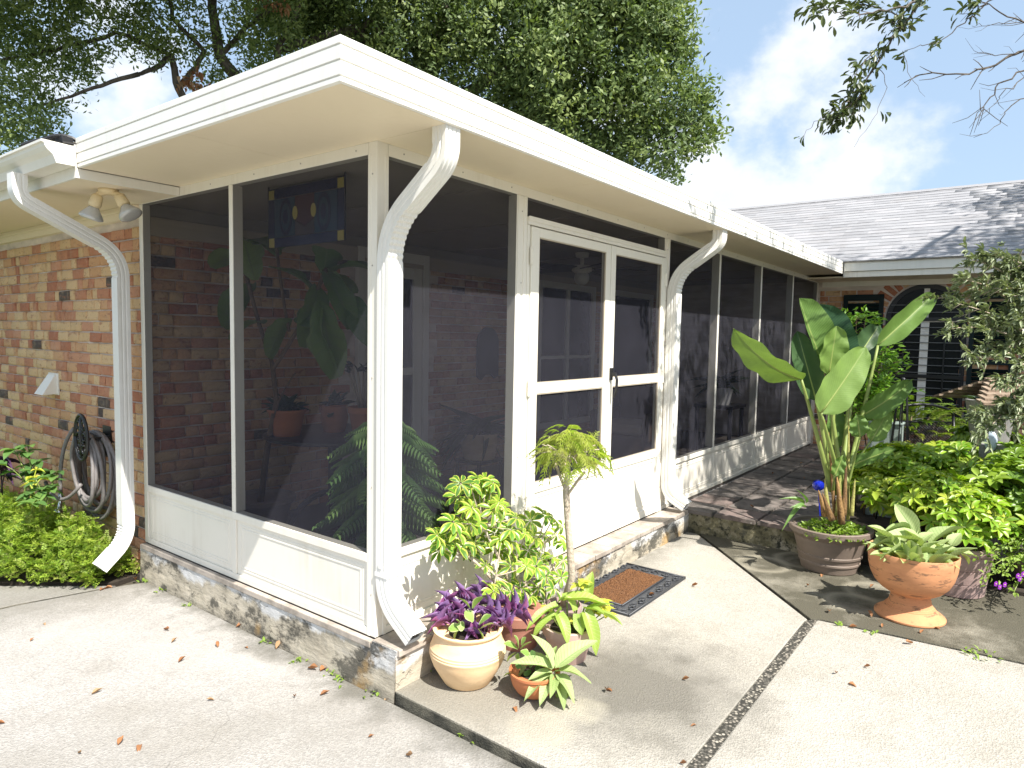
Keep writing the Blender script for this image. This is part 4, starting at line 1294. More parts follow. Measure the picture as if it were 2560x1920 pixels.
for dy in (-.165, .165):
    for rr, mm in ((.075, 'blue'), (.055, 'teal'), (.03, 'blue')):
        sgp('oval_pane', gm[mm], [(mid+dy+rr*.75*math.cos(a), Z0+.16+rr*1.35*math.sin(a)) for a in [k*math.pi/10 for k in range(20)]], .1985, .0045 + (.075-rr)*.04)
b = MB()
for y in (Y0-.003, Y1+.003): b.tube([(.20, y, Z0), (.20, y, Z1+.02)], .005, 6)
b.tube([(.20, Y0, Z1+.002), (.20, Y1, Z1+.002)], .005, 6)
b.tube([(.20, Y0, Z1), (.20, Y0, 2.236)], .0018, 4).tube([(.20, Y1, Z1), (.20, Y1, 2.236)], .0018, 4)
b.build('frame', M['black_iron'], sg)

# round table and its three pots
tb = thing('round_table', (.92, 1.46, 0), 'black round table with curved pedestal legs behind the corner screen', 'table')
MB().lathe([(.001, .685), (.46, .685), (.47, .692), (.47, .708), (.46, .715), (.001, .7151)], 48, (.92, 1.46, 0)).build('table_top', M['darkwood'], tb, True, auto=40)
MB().tube([(.92, 1.46, .05), (.92, 1.46, .20), (.92, 1.46, .684)], [.07, .045, .05], 14).build('pedestal', M['darkwood'], tb, True)
for k in range(3):
    a = .5 + k*2.094
    MB().tube(curve_pts((.92+.03*math.cos(a), 1.46+.03*math.sin(a), .30), (.92+.22*math.cos(a), 1.46+.22*math.sin(a), .30), (.92+.33*math.cos(a), 1.46+.33*math.sin(a), .02), 8), .022, 8).build('leg', M['darkwood'], tb, True)
def spiky(root, c, r, n, L, w, mesh, tilt=.7, h=.0):
    for k in range(n):
        a = random.random()*6.28; e = random.uniform(.15, 1.35)*tilt
        b0 = Vector(c) + Vector((random.uniform(-r, r)*.6, random.uniform(-r, r)*.6, 0))
        d = Vector((math.cos(a)*math.sin(e), math.sin(a)*math.sin(e), math.cos(e)))
        put('leaf', mesh, leafM(b0, b0 + d*L*random.uniform(.6, 1.1), w, (0, 0, 1), random.uniform(-.5, .5)), root)
ivyl = leaf_me('leaf', M['ivy'], nv=4, prof=p_lance, droop=.4)
ivyo = leaf_me('leaf', M['ivy'], nv=4, prof=p_oval, droop=.3)
tp = pot_thing('potted_plant', (.60, 1.55, .716), 'terracotta bowl pot of feathery dark plant at left on the round table', 'potted plant', flower_pot(.125, .175, .12), 'pot_terra', soil_z=.15, soil_r=.11, group='terracotta pots on the round table')
spiky(tp, (.60, 1.55, .88), .09, 60, .13, .03, ivyl, 1.0)
tp = pot_thing('potted_plant', (.93, 1.48, .716), 'terracotta strawberry jar with dark leaves, middle pot on the round table', 'potted plant', [(.001, 0), (.07, 0), (.085, .05), (.095, .10), (.085, .15), (.075, .175), (.085, .185), (.08, .19), (.07, .18), (.001, .17)], 'pot_terra', soil_z=.165, soil_r=.07, group='terracotta pots on the round table')
spiky(tp, (.93, 1.48, .88), .06, 26, .12, .05, ivyo, .9)
spiky(tp, (.87, 1.44, .82), .02, 6, .07, .05, ivyo, 1.2)
tp = pot_thing('potted_plant', (.97, 1.22, .716), 'rimmed terracotta pot with upright grey stalks, front pot on the round table', 'potted plant', flower_pot(.105, .19, .24), 'pot_terra', soil_z=.165, soil_r=.09, group='terracotta pots on the round table')
for k in range(7):
    a = k*.9; e = Vector((.97 + .10*math.cos(a), 1.22+.10*math.sin(a), 1.09 + random.uniform(0, .08)))
    MB().tube([(.97+.02*math.cos(a), 1.22+.02*math.sin(a), .87), e], [.010, .006], 6).build('stem', M['stem'], tp, True)
    spiky(tp, e, .01, 4, .07, .035, ivyo, 1.1)

# fiddle leaf fig
fg = pot_thing('potted_fig', (.56, 1.80, 0), 'tall fig tree with big lobed leaves in a dark tub', 'potted tree', [(.001, 0), (.15, 0), (.20, .22), (.235, .25), (.235, .275), (.205, .275), (.19, .25), (.001, .24)], 'pot_brown', soil_z=.23, soil_r=.19)
fb = (.50, 1.55, .23)
trunk = [(.56, 1.80, .23), (.52, 1.66, .6), (.49, 1.50, .95), (.46, 1.50, 1.2)]
MB().tube(trunk, [.022, .020, .017, .015], 8).tube(curve_pts((.46, 1.50, 1.2), (.42, 1.60, 1.45), (.40, 1.72, 1.85), 7), [.013]*8, 7).tube(curve_pts((.46, 1.50, 1.15), (.52, 1.25, 1.45), (.50, 1.00, 1.78), 8), [.013]*9, 7).tube(curve_pts((.49, 1.36, 1.40), (.44, 1.36, 1.6), (.42, 1.40, 2.0), 7), [.010]*8, 7).tube(curve_pts((.47, 1.50, .85), (.40, 1.35, 1.0), (.42, 1.20, 1.15), 6), [.006]*7, 6).build('trunk', M['stem_dark'], fg, True)
figl = [leaf_me('leaf', M['fig'], nv=9, prof=p_lyre, droop=.35, fold=.12, wave=.03, nu=4), leaf_me('leaf', M['fig'], nv=9, prof=p_lyre, droop=.7, fold=.15, wave=.04, nu=4)]
add_leaves(fg, 'leaf', figl, [((.42, 1.64, 1.70), (.40, 1.95, 1.62), .24), ((.42, 1.62, 1.72), (.30, 1.55, 1.98), .22), ((.40, 1.70, 1.84), (.42, 1.95, 1.98), .22), ((.40, 1.70, 1.86), (.36, 1.50, 2.05), .2),
  ((.52, 1.15, 1.62), (.44, 1.22, 1.86), .19), ((.51, 1.05, 1.74), (.42, .86, 1.93), .2), ((.50, 1.02, 1.76), (.46, .72, 1.52), .17), ((.50, 1.10, 1.68), (.42, .98, 1.40), .22), ((.51, 1.0, 1.76), (.55, .78, 1.70), .2),
  ((.43, 1.40, 1.90), (.38, 1.20, 2.02), .2), ((.43, 1.38, 1.86), (.40, 1.62, 2.06), .2), ((.48, 1.32, 1.48), (.40, 1.50, 1.36), .18), ((.50, 1.22, 1.55), (.38, 1.05, 1.50), .18), ((.45, 1.55, 1.45), (.36, 1.78, 1.50), .18),
  ((.45, 1.00, 1.58), (.40, .82, 1.24), .22), ((.44, .98, 1.54), (.36, 1.0, 1.20), .2), ((.55, .90, 1.62), (.52, .62, 1.40), .2), ((.50, .95, 1.75), (.58, .70, 1.90), .18), ((.42, 1.30, 1.98), (.44, 1.10, 2.12), .17)], roll=.5)

# norfolk pine
nf = pot_thing('potted_pine', (.40, .38, 0), 'norfolk pine with drooping feathery tiers in a pot inside the corner', 'potted tree', flower_pot(.16, .24), 'pot_terra', soil_z=.2, soil_r=.14)
MB().tube([(.40, .38, .2), (.40, .39, .55), (.405, .38, .93)], [.016, .012, .005], 8).build('trunk', M['stem_dark'], nf, True)
# one drooping frond: main rachis with dense side fingers
nb = grid_leaf(nv=2, prof=p_needle, fold=.3, droop=.12)
parts = []
for k in range(15):
    t = .12 + .86*k/14
    for s in (-1, 1):
        base_p = (0, t, -.42*t*t + .10*t)
        Lf = .34*(1-t)**.6 + .05
        m = leafM(base_p, Vector(base_p) + Vector((s*Lf*.92, Lf*.36, -Lf*.28)), .045, (0, 0, 1))
        parts.append(xf(nb, m))
parts.append(xf(nb, leafM((0, 0, 0), (0, 1.0, -.30), .02)))
frond_base = merge_base(parts)
frond_me = arr_mesh('frond', frond_base[0], frond_base[1], frond_base[2], None, M['norfolk'])
for z, Lr, nn in ((.36, .34, 6), (.45, .35, 7), (.55, .35, 7), (.65, .34, 7), (.74, .33, 6), (.83, .30, 6), (.90, .20, 5), (.93, .08, 5)):
    for k in range(nn):
        a = k*6.283/nn + z*7; L = Lr*random.uniform(.88, 1.08)
        put('frond', frond_me, leafM((.40, .38, z), (.40 + L*math.cos(a), .38 + L*math.sin(a), z + .02), L), nf)

# items by the back wall
wa = thing('wall_ornament', (3.50, 2.235, 1.2), 'dark arched wall plaque on the brick inside the porch', 'wall ornament')
b = MB(); q = [(3.33, .97), (3.40, .93), (3.46, .985), (3.56, .985), (3.62, .94), (3.68, .97)] + [(3.505+.175*math.cos(a), 1.31+.175*math.sin(a)) for a in [k*math.pi/14 for k in range(15)]]
b.add([(x, 2.215, z) for x, z in q] + [(x, 2.236, z) for x, z in q], [tuple(range(len(q))), tuple(range(2*len(q)-1, len(q)-1, -1))] + [(i, len(q)+i, len(q)+(i+1) % len(q), (i+1) % len(q)) for i in range(len(q))])
b.build('plaque', plain('dark slate', (.035, .04, .055), .6), wa)
st = thing('plant_stand', (3.0, 1.90, 0), 'low dark stand under the banded basket planter inside the porch', 'plant stand')
MB().box((2.82, 1.74, .17), (3.18, 2.06, .20)).build('shelf', M['black'], st)
for x in (2.84, 3.16):
    for y in (1.76, 2.04): MB().box((x-.012, y-.012, 0), (x+.012, y+.012, .17)).build('leg', M['black'], st)
bk = thing('basket_planter', (3.0, 1.90, .201), 'tan banded basket planter with dark drooping plant near back wall', 'planter')
MB().lathe([(.001, 0), (.15, 0), (.165, .06), (.172, .062), (.174, .075), (.168, .077), (.18, .14), (.188, .142), (.19, .158), (.182, .16), (.195, .25), (.19, .255), (.175, .24), (.001, .23)], 40, (3.0, 1.90, .201)).build('basket', M['basket'], bk, True, auto=40)
darkl = leaf_me('leaf', M['ivy'], nv=6, prof=p_lance, droop=.9, fold=.2)
spiky(bk, (3.0, 1.90, .43), .1, 42, .36, .07, darkl, 1.25)
fan = thing('ceiling_fan', (3.6, 1.15, 2.2), 'ceiling fan with pale lamp globe inside the porch', 'ceiling fan')
MB().lathe([(.001, 0), (.07, 0), (.06, -.04), (.02, -.05), (.018, -.11), (.09, -.12), (.10, -.17), (.05, -.20), (.001, -.201)], 24, (3.6, 1.15, 2.205)).build('motor', M['white'], fan, True, auto=40)
MB().sphere((3.6, 1.15, 1.97), .075, 16, 10).build('globe', M['ceramic'], fan, True)
for k in range(5):
    a = k*1.2566 + .3; d = Vector((math.cos(a), math.sin(a), 0)); s = Vector((-d.y, d.x, .18))
    MB().obox(Vector((3.6, 1.15, 2.055)) + d*.36, d*.25, s*.065, (0, 0, .004)).build('blade', M['darkwood'], fan)
ch = thing('wicker_chair', (4.75, 1.15, 0), 'brown wicker armchair with tan cushion behind far screens', 'chair')
MB().box((4.42, .85, .05), (5.08, 1.45, .36)).build('seat_base', M['wicker'], ch, bevel=.02)
MB().box((4.98, .85, .362), (5.10, 1.45, .85)).build('backrest', M['wicker'], ch, bevel=.03)
for y in (.80, 1.44): MB().box((4.42, y, .30), (5.08, y+.07, .60)).build('armrest', M['wicker'], ch, bevel=.02)
MB().box((4.44, .88, .362), (4.97, 1.43, .48)).build('cushion', M['cushion'], ch, bevel=.03)
ct_ = thing('side_table', (6.35, .75, 0), 'small dark side table holding a white planter behind far screens', 'side table')
MB().box((6.1, .5, .55), (6.6, 1.0, .59)).build('table_top', M['darkwood'], ct_)
for x in (6.14, 6.56):
    for y in (.54, .96): MB().box((x-.02, y-.02, 0), (x+.02, y+.02, .55)).build('leg', M['darkwood'], ct_)
wp = pot_thing('potted_plant', (6.3, .72, .591), 'white pot with spiky dark plant on the porch side table', 'potted plant', [(.001, 0), (.10, 0), (.15, .20), (.16, .21), (.15, .215), (.13, .20), (.001, .19)], 'ceramic' if False else 'pot_pink', soil_z=.18, soil_r=.12)
wp.children[0].data.materials[0] = M['ceramic']
spiky(wp, (6.3, .72, .78), .06, 26, .34, .05, darkl, .9)
lm = thing('table_lamp', (5.2, 1.75, .0), 'pale table lamp on a pedestal inside the porch', 'lamp')
MB().tube([(5.2, 1.75, 0), (5.2, 1.75, .55)], [.12, .10], 14).build('pedestal', M['darkwood'], lm, True)
MB().lathe([(.001, .55), (.06, .55), (.09, .64), (.04, .75), (.02, .80), (.001, .80)], 20, (5.2, 1.75, 0)).build('base', M['ceramic'], lm, True)
MB().lathe([(.15, .80), (.09, 1.02), (.088, 1.02), (.148, .80)], 24, (5.2, 1.75, 0)).build('lamp_shade', M['cushion'], lm, True)

# ------------------------------------------------------------------ potted plants by the corner
lance = [leaf_me('leaf', M['purple'], nv=4, prof=p_lance, droop=.25, fold=.35), leaf_me('leaf', M['purple'], nv=4, prof=p_lance, droop=.6, fold=.4)]
cream = pot_thing('potted_plant', (.251, -.346, ZS), 'round cream terracotta pot of purple heart with ringed belly beside the downspout', 'potted plant',
    [(.001, 0), (.098, 0), (.108, .006), (.135, .05), (.158, .09), (.170, .122), (.1735, .140), (.1755, .143), (.1755, .148), (.173, .151), (.1745, .155), (.1745, .160), (.172, .163), (.1725, .167), (.1725, .172), (.169, .176), (.160, .203), (.150, .226), (.147, .236), (.153, .243), (.160, .248), (.161, .254), (.153, .257), (.143, .252), (.138, .23), (.001, .222)], 'pot_cream', 56, soil_z=.222, soil_r=.137)
for c in [(0.32,-0.239,0.165),(0.397,-0.293,0.186),(0.26,-0.216,0.143),(0.262,-0.266,0.127),(0.245,-0.306,0.104),(0.348,-0.323,0.149),(0.338,-0.381,0.123),(0.404,-0.405,0.148),(0.431,-0.457,0.143),(0.373,-0.443,0.119),(0.33,-0.418,0.107),(0.416,-0.499,0.12),(0.175,-0.245,0.092),(0.213,-0.273,0.101),(0.217,-0.387,0.065),(0.339,-0.446,0.102),(0.357,-0.485,0.097),(0.297,-0.421,0.09),(0.316,-0.274,0.151),(0.308,-0.326,0.128),(0.439,-0.498,0.132),(0.218,-0.224,0.12),(0.249,-0.359,0.089)]:
    c = Vector(c); s0 = Vector((.251 + (c.x-.251)*.55, -.346 + (c.y+.346)*.55, .04))
    axis = (c - s0); axis = axis.normalized() if axis.length > .02 else Vector((0, 0, 1))
    MB().tube(curve_pts(s0, s0 + Vector((0, 0, .05)), c, 4), .0045, 5).build('stem', M['purple'], cream, True)
    for k in range(7):
        a = k*2.4 + random.random(); e = random.uniform(.35, 1.15) if k else .1
        d = frame(axis, (0, 1, 0)) @ Vector((math.cos(a)*math.sin(e), math.cos(e), math.sin(a)*math.sin(e)))
        b0 = c - axis*.012*k*.5
        put('leaf', random.choice(lance), leafM(b0, b0 + d*random.uniform(.055, .095), random.uniform(.015, .021), axis), cream)
succ = [leaf_me('leaf', M['succ'], nv=5, prof=p_obov, droop=.2, fold=.12)]
add_leaves(cream, 'leaf', succ, [((0.203,-0.414,0.185),(0.228,-0.44,0.248),0.06),((0.195,-0.404,0.184),(0.175,-0.372,0.238),0.05),((0.2,-0.418,0.126),(0.186,-0.393,0.175),0.06),((0.216,-0.44,0.113),(0.246,-0.473,0.164),0.06),((0.218,-0.445,0.095),(0.252,-0.486,0.132),0.05),((0.172,-0.384,0.094),(0.134,-0.333,0.102),0.05),((0.158,-0.366,0.085),(0.142,-0.351,0.044),0.04),((0.213,-0.438,0.095),(0.232,-0.469,0.042),0.05),((0.167,-0.375,0.121),(0.157,-0.36,0.138),0.05),((0.156,-0.361,0.111),(0.177,-0.39,0.103),0.05)])

bowl = pot_thing('potted_plant', (.346, -.656, ZS), 'terracotta bowl with broad silvery veined rosette in front of the other pots', 'potted plant',
    [(.001, 0), (.050, 0), (.055, .003), (.078, .02), (.098, .05), (.108, .085), (.110, .10), (.114, .102), (.114, .112), (.106, .114), (.098, .10), (.001, .095)], 'pot_terra', 48, soil_z=.095, soil_r=.098)
plect = [leaf_me('leaf', M['plect'], nv=7, prof=p_oval, droop=.30, fold=.16, wave=.02, nu=4), leaf_me('leaf', M['plect'], nv=7, prof=p_oval, droop=.45, fold=.12, wave=.03, nu=4)]
add_leaves(bowl, 'leaf', plect, [((0.355,-0.742,-0.049),(0.222,-0.64,0.033),0.055),((0.358,-0.745,-0.045),(0.36,-0.664,0.1),0.062),((0.363,-0.752,-0.045),(0.494,-0.859,0.093),0.085),((0.363,-0.753,-0.058),(0.397,-0.892,-0.004),0.062),((0.365,-0.757,-0.067),(0.333,-0.883,-0.088),0.058),((0.356,-0.747,-0.076),(0.222,-0.771,-0.091),0.058),((0.351,-0.74,-0.071),(0.199,-0.706,-0.075),0.05),((0.36,-0.752,-0.075),(0.256,-0.814,-0.079),0.045),((0.367,-0.761,-0.084),(0.303,-0.851,-0.148),0.05),((0.371,-0.731,-0.055),(0.343,-0.634,0.037),0.055),((0.388,-0.736,-0.059),(0.497,-0.754,0.031),0.05),((0.354,-0.743,-0.062),(0.254,-0.705,-0.026),0.04),((0.39,-0.708,-0.069),(0.463,-0.678,0.011),0.05)], roll=.25)
add_leaves(bowl, 'leaf', succ, [((0.284,-0.606,0.027),(0.253,-0.561,0.061),0.05),((0.287,-0.609,0.031),(0.284,-0.599,0.089),0.045),((0.292,-0.616,0.027),(0.318,-0.646,0.068),0.05),((0.291,-0.617,0.018),(0.315,-0.649,0.01),0.05),((0.28,-0.603,0.014),(0.252,-0.569,-0.018),0.05),((0.286,-0.61,0.009),(0.281,-0.609,-0.026),0.045),((0.268,-0.597,-0.075),(0.24,-0.561,-0.085),0.05),((0.295,-0.619,0.045),(0.305,-0.627,0.081),0.04)]); jade = [leaf_me('leaf', M['jade'], nv=4, prof=p_round, droop=.1, fold=.15)]
add_leaves(bowl, 'leaf', jade, [((0.297,-0.647,-0.043),(0.277,-0.624,-0.07),0.05),((0.299,-0.651,-0.043),(0.29,-0.635,-0.012),0.05),((0.304,-0.658,-0.047),(0.316,-0.671,-0.02),0.05),((0.301,-0.655,-0.056),(0.297,-0.654,-0.087),0.05),((0.318,-0.676,-0.051),(0.333,-0.698,-0.059),0.05),((0.293,-0.645,-0.065),(0.267,-0.615,-0.092),0.045),((0.321,-0.678,-0.029),(0.338,-0.699,-0.011),0.05),((0.312,-0.663,-0.003),(0.321,-0.672,0.024),0.05),((0.283,-0.63,-0.039),(0.267,-0.608,-0.039),0.05)])
c0 = Vector((0.368,-0.744,-0.065))
MB().tube([c0 + Vector((0, 0, -.05)), c0], [.010, .007], 6).build('stem', M['stem'], bowl, True)

pink = pot_thing('potted_plant', (.735, -.585, ZS), 'pinkish tapered pot with long lime green leaves behind the terracotta bowl', 'potted plant',
    [(.001, 0), (.085, 0), (.088, .004), (.118, .125), (.120, .127), (.128, .128), (.132, .170), (.128, .173), (.115, .172), (.110, .15), (.001, .15)], 'pot_pink', 48, soil_z=.15, soil_r=.11)
lime = [leaf_me('leaf', M['lime'], nv=8, prof=p_strap, droop=.22, fold=.14, wave=.015, nu=4), leaf_me('leaf', M['lime'], nv=8, prof=p_strap, droop=.4, fold=.12, wave=.02, nu=4)]
add_leaves(pink, 'leaf', lime, [((0.776,-0.664,0.11),(0.811,-0.646,0.241),0.065),((0.684,-0.576,0.115),(0.771,-0.767,0.163),0.075),((0.672,-0.606,0.147),(0.641,-0.568,0.122),0.05),((0.644,-0.579,0.063),(0.595,-0.688,-0.004),0.062),((0.708,-0.694,0.079),(0.661,-0.814,-0.053),0.068),((0.76,-0.731,0.072),(0.791,-0.855,0.063),0.055),((0.638,-0.572,0.053),(0.518,-0.503,0.004),0.05),((0.728,-0.688,0.071),(0.791,-0.761,0.155),0.04),((0.707,-0.661,0.065),(0.638,-0.711,0.007),0.06),((0.657,-0.594,0.088),(0.626,-0.557,0.048),0.05),((0.646,-0.577,0.097),(0.47,-0.512,0.087),0.045),((0.693,-0.641,0.079),(0.687,-0.625,0.152),0.04),((0.726,-0.683,0.09),(0.727,-0.782,0.116),0.05)], roll=.25)
col = [leaf_me('leaf', M['coleus'], nv=4, prof=p_oval, droop=.3, fold=.12)]
for c in [(0.816,-0.704,0.077),(0.84,-0.737,0.068),(0.832,-0.723,0.098),(0.803,-0.69,0.047),(0.841,-0.742,0.038),(0.773,-0.634,0.195),(0.76,-0.619,0.175),(0.662,-0.503,0.063),(0.799,-0.679,0.107),(0.74,-0.614,-0.004),(0.719,-0.585,0.005)]:
    for k in range(5):
        a = k*1.257 + random.random(); d = Vector((math.cos(a), math.sin(a), .25))
        put('leaf', col[0], leafM(c, Vector(c) + d*random.uniform(.035, .055), .032), pink)
    MB().tube([Vector(c), Vector((.735 + (c[0]-.735)*.4, -.585 + (c[1]+.585)*.4, -.04))], .003, 5).build('stem', M['stem_green'], pink, True)
for k in range(9):
    a = k*.7; b0 = Vector((.735+.05*math.cos(a), -.585+.05*math.sin(a), -.03))
    MB().tube([b0, b0 + Vector((.03*math.cos(a), .03*math.sin(a), .09))], .004, 5).build('stem', M['stem_green'], pink, True)

# schefflera
def whorl(n, L, W, prof, droop, el, nv=4, pet=.0, fold=.15):
    lf = grid_leaf(nv=nv, prof=prof, droop=droop, fold=fold)
    parts = []
    for k in range(n):
        a = 6.283*k/n + random.uniform(-.15, .15); e = el + random.uniform(-.15, .15); l = L*random.uniform(.8, 1.1)
        d = Vector((math.cos(a)*math.cos(e), math.sin(a)*math.cos(e), math.sin(e)))
        parts.append(xf(lf, leafM(d*pet, d*(pet+l), W*random.uniform(.85, 1.1))))
    return merge_base(parts)
sw = []
for k in range(5):
    V, F, U = whorl(random.choice((6, 7, 8)), .075, .030, p_obov, .28, random.uniform(-.2, .25), 5, .008)
    sw.append(arr_mesh('compound_leaf', V, F, U, None, M['scheff']))
scf = pot_thing('potted_schefflera', (.70, -.30, ZS), 'bushy yellow variegated schefflera in red brown pot against the kick panel', 'potted shrub',
    [(.001, 0), (.10, 0), (.125, .13), (.135, .135), (.14, .18), (.135, .185), (.12, .18), (.001, .16)], 'pot_red', 40, soil_z=.16, soil_r=.115)
WHL = [(0.555,-0.138,0.677),(0.438,-0.187,0.673),(0.591,-0.159,0.664),(0.607,-0.197,0.657),(0.352,-0.2,0.694),(0.434,-0.11,0.605),(0.632,-0.102,0.538),(0.4,-0.234,0.574),(0.458,-0.141,0.533),(0.651,-0.137,0.58),(0.577,-0.259,0.569),(0.726,-0.175,0.501),(0.564,-0.234,0.533),(0.686,-0.176,0.458),(0.483,-0.202,0.48),(0.457,-0.124,0.461),(0.426,-0.202,0.483),(0.149,-0.239,0.495),(0.267,-0.184,0.458),(0.282,-0.219,0.433),(0.228,-0.207,0.435),(0.307,-0.11,0.358),(0.314,-0.221,0.403),(0.393,-0.195,0.403),(0.52,-0.148,0.349),(0.542,-0.105,0.299),(0.753,-0.238,0.45),(0.964,-0.176,0.38),(1.057,-0.215,0.395),(1.097,-0.241,0.38),(1.24,-0.214,0.3),(0.693,-0.247,0.404),(0.672,-0.163,0.372),(0.638,-0.228,0.367),(0.592,-0.171,0.351),(0.818,-0.25,0.356),(0.921,-0.241,0.31),(1.198,-0.116,0.233),(1.323,-0.122,0.206),(1.381,-0.135,0.142),(0.686,-0.254,0.346),(0.666,-0.17,0.293),(0.734,-0.2,0.272),(0.882,-0.148,0.198),(0.575,-0.181,0.232),(0.744,-0.162,0.204),(0.661,-0.276,0.226),(0.926,-0.194,0.224),(1.04,-0.193,0.151),(1.09,-0.245,0.155),(1.258,-0.209,0.088),(0.667,-0.369,0.245),(0.769,-0.357,0.215),(0.828,-0.379,0.153),(1.057,-0.327,0.067),(0.661,-0.246,0.158),(0.479,-0.358,0.178),(0.535,-0.374,0.151),(0.41,-0.365,0.19),(0.7,-0.311,0.107),(0.755,-0.334,0.056),(1.018,-0.254,-0.072),(0.952,-0.353,0.044),(0.856,-0.312,0.067),(0.593,-0.146,0.627),(0.575,-0.11,0.58),(0.261,-0.237,0.533),(0.264,-0.258,0.491),(0.496,-0.114,0.56)]
for (x, y, z) in WHL:
    c = Vector((x, y, z)); tilt = Vector((random.uniform(-.5, .3), random.uniform(-1.0, -.2), random.uniform(.5, 1.2))).normalized()
    m = frame(tilt.orthogonal(), tilt, 0).to_4x4(); m.translation = c
    s = random.uniform(.72, 1.08)
    put('compound_leaf', random.choice(sw), m @ Matrix.Diagonal((s, s, s, 1)), scf)
forks = [Vector(p) for p in ((0.565,-0.160,0.444), (0.780,-0.220,0.215), (0.483,-0.140,0.295), (1.020,-0.180,0.214), (0.573,-0.250,0.193), (0.979,-0.280,0.076))]
base0 = Vector((.70, -.30, -.03))
sb = MB()
for f in forks: sb.tube(curve_pts(base0 + Vector((random.uniform(-.05, .05), random.uniform(-.04, .04), 0)), (base0+f)/2 + Vector((0, 0, .05)), f, 6), [.010, .0095, .009, .0085, .008, .0075, .007], 7)
sb.build('stem', M['stem'], scf, True)
sb = MB()
for (x, y, z) in WHL:
    c = Vector((x, y, z)); f = min(forks, key=lambda q: (q-c).length + max(0, q.z-c.z)*1.2)
    sb.tube(curve_pts(f, (f+c)/2 + Vector((0, 0, -.01)), c, 5), [.005, .0045, .004, .0035, .003, .0025], 5)
sb.build('twigs', M['stem'], scf, True)

# little standard tree with thread leaves
tree = pot_thing('potted_tree', (.97, -.40, ZS), 'slender standard tree with mop of thread like yellow green leaves before the door', 'potted tree', flower_pot(.10, .15), 'pot_mauve', soil_z=.13, soil_r=.085)
tt = [Vector(p) for p in ((0.973,-0.461,-0.043), (0.961,-0.458,0.134), (0.945,-0.441,0.372), (0.929,-0.428,0.587), (0.942,-0.428,0.734))]
tt[0] = Vector((.97, -.40, -.05))
MB().tube(tt, [.021, .020, .019, .018, .010], 9).tube(curve_pts(tt[3] - Vector((0, 0, .03)), (0.912,-0.498,0.653), (0.925,-0.541,0.710), 5), .007, 6).tube(curve_pts(tt[3], (0.947,-0.376,0.662), (0.931,-0.346,0.746), 5), .008, 6).build('trunk', M['stem'], tree, True)
nl = grid_leaf(nv=2, prof=p_needle, fold=.2, droop=.2)
tmesh = []
for v in range(4):
    parts = []
    def rz(t): return .30*t - .95*t*t
    for k in range(8):
        t = .14 + .86*k/7
        for s in (-1, 1):
            p = Vector((0, t, rz(t))); l = .40*(1 - .45*t)*random.uniform(.8, 1.15)
            parts.append(xf(nl, leafM(p, p + Vector((s*l*.72, l*.62, -l*random.uniform(.25, .6))), .024)))
    for k in range(5): parts.append(xf(nl, leafM((0, k/5, rz(k/5)), (0, (k+1)/5, rz((k+1)/5)), .026)))
    b_ = merge_base(parts)
    tmesh.append(arr_mesh('frond', b_[0], b_[1], b_[2], None, M['thread']))
cc = Vector((0.952,-0.434,0.801))
for k in range(112):
    a = random.random()*6.283; e = random.uniform(-.8, 1.4)
    d = Vector((math.cos(a)*math.cos(e), math.sin(a)*math.cos(e), math.sin(e)))
    p = cc + Vector((d.x*.15, d.y*.15, d.z*.135)) * random.uniform(.45, 1.0)
    L = random.uniform(.075, .12)
    dd = Vector((d.x*.9 + random.gauss(0, .5), d.y*.9 + random.gauss(0, .5), -.15 + random.gauss(0, .35))).normalized()
    put('frond', random.choice(tmesh), leafM(p, p + dd*L, L*1.2), tree)
tb_ = MB()
for k in range(16):
    a = k*.393; tb_.tube(curve_pts(tt[4], tt[4] + Vector((.06*math.cos(a), .06*math.sin(a), .08)), cc + Vector((.15*math.cos(a), .15*math.sin(a), .05*math.sin(3*a))), 5), .003, 5)
tb_.build('twigs', M['stem'], tree, True)

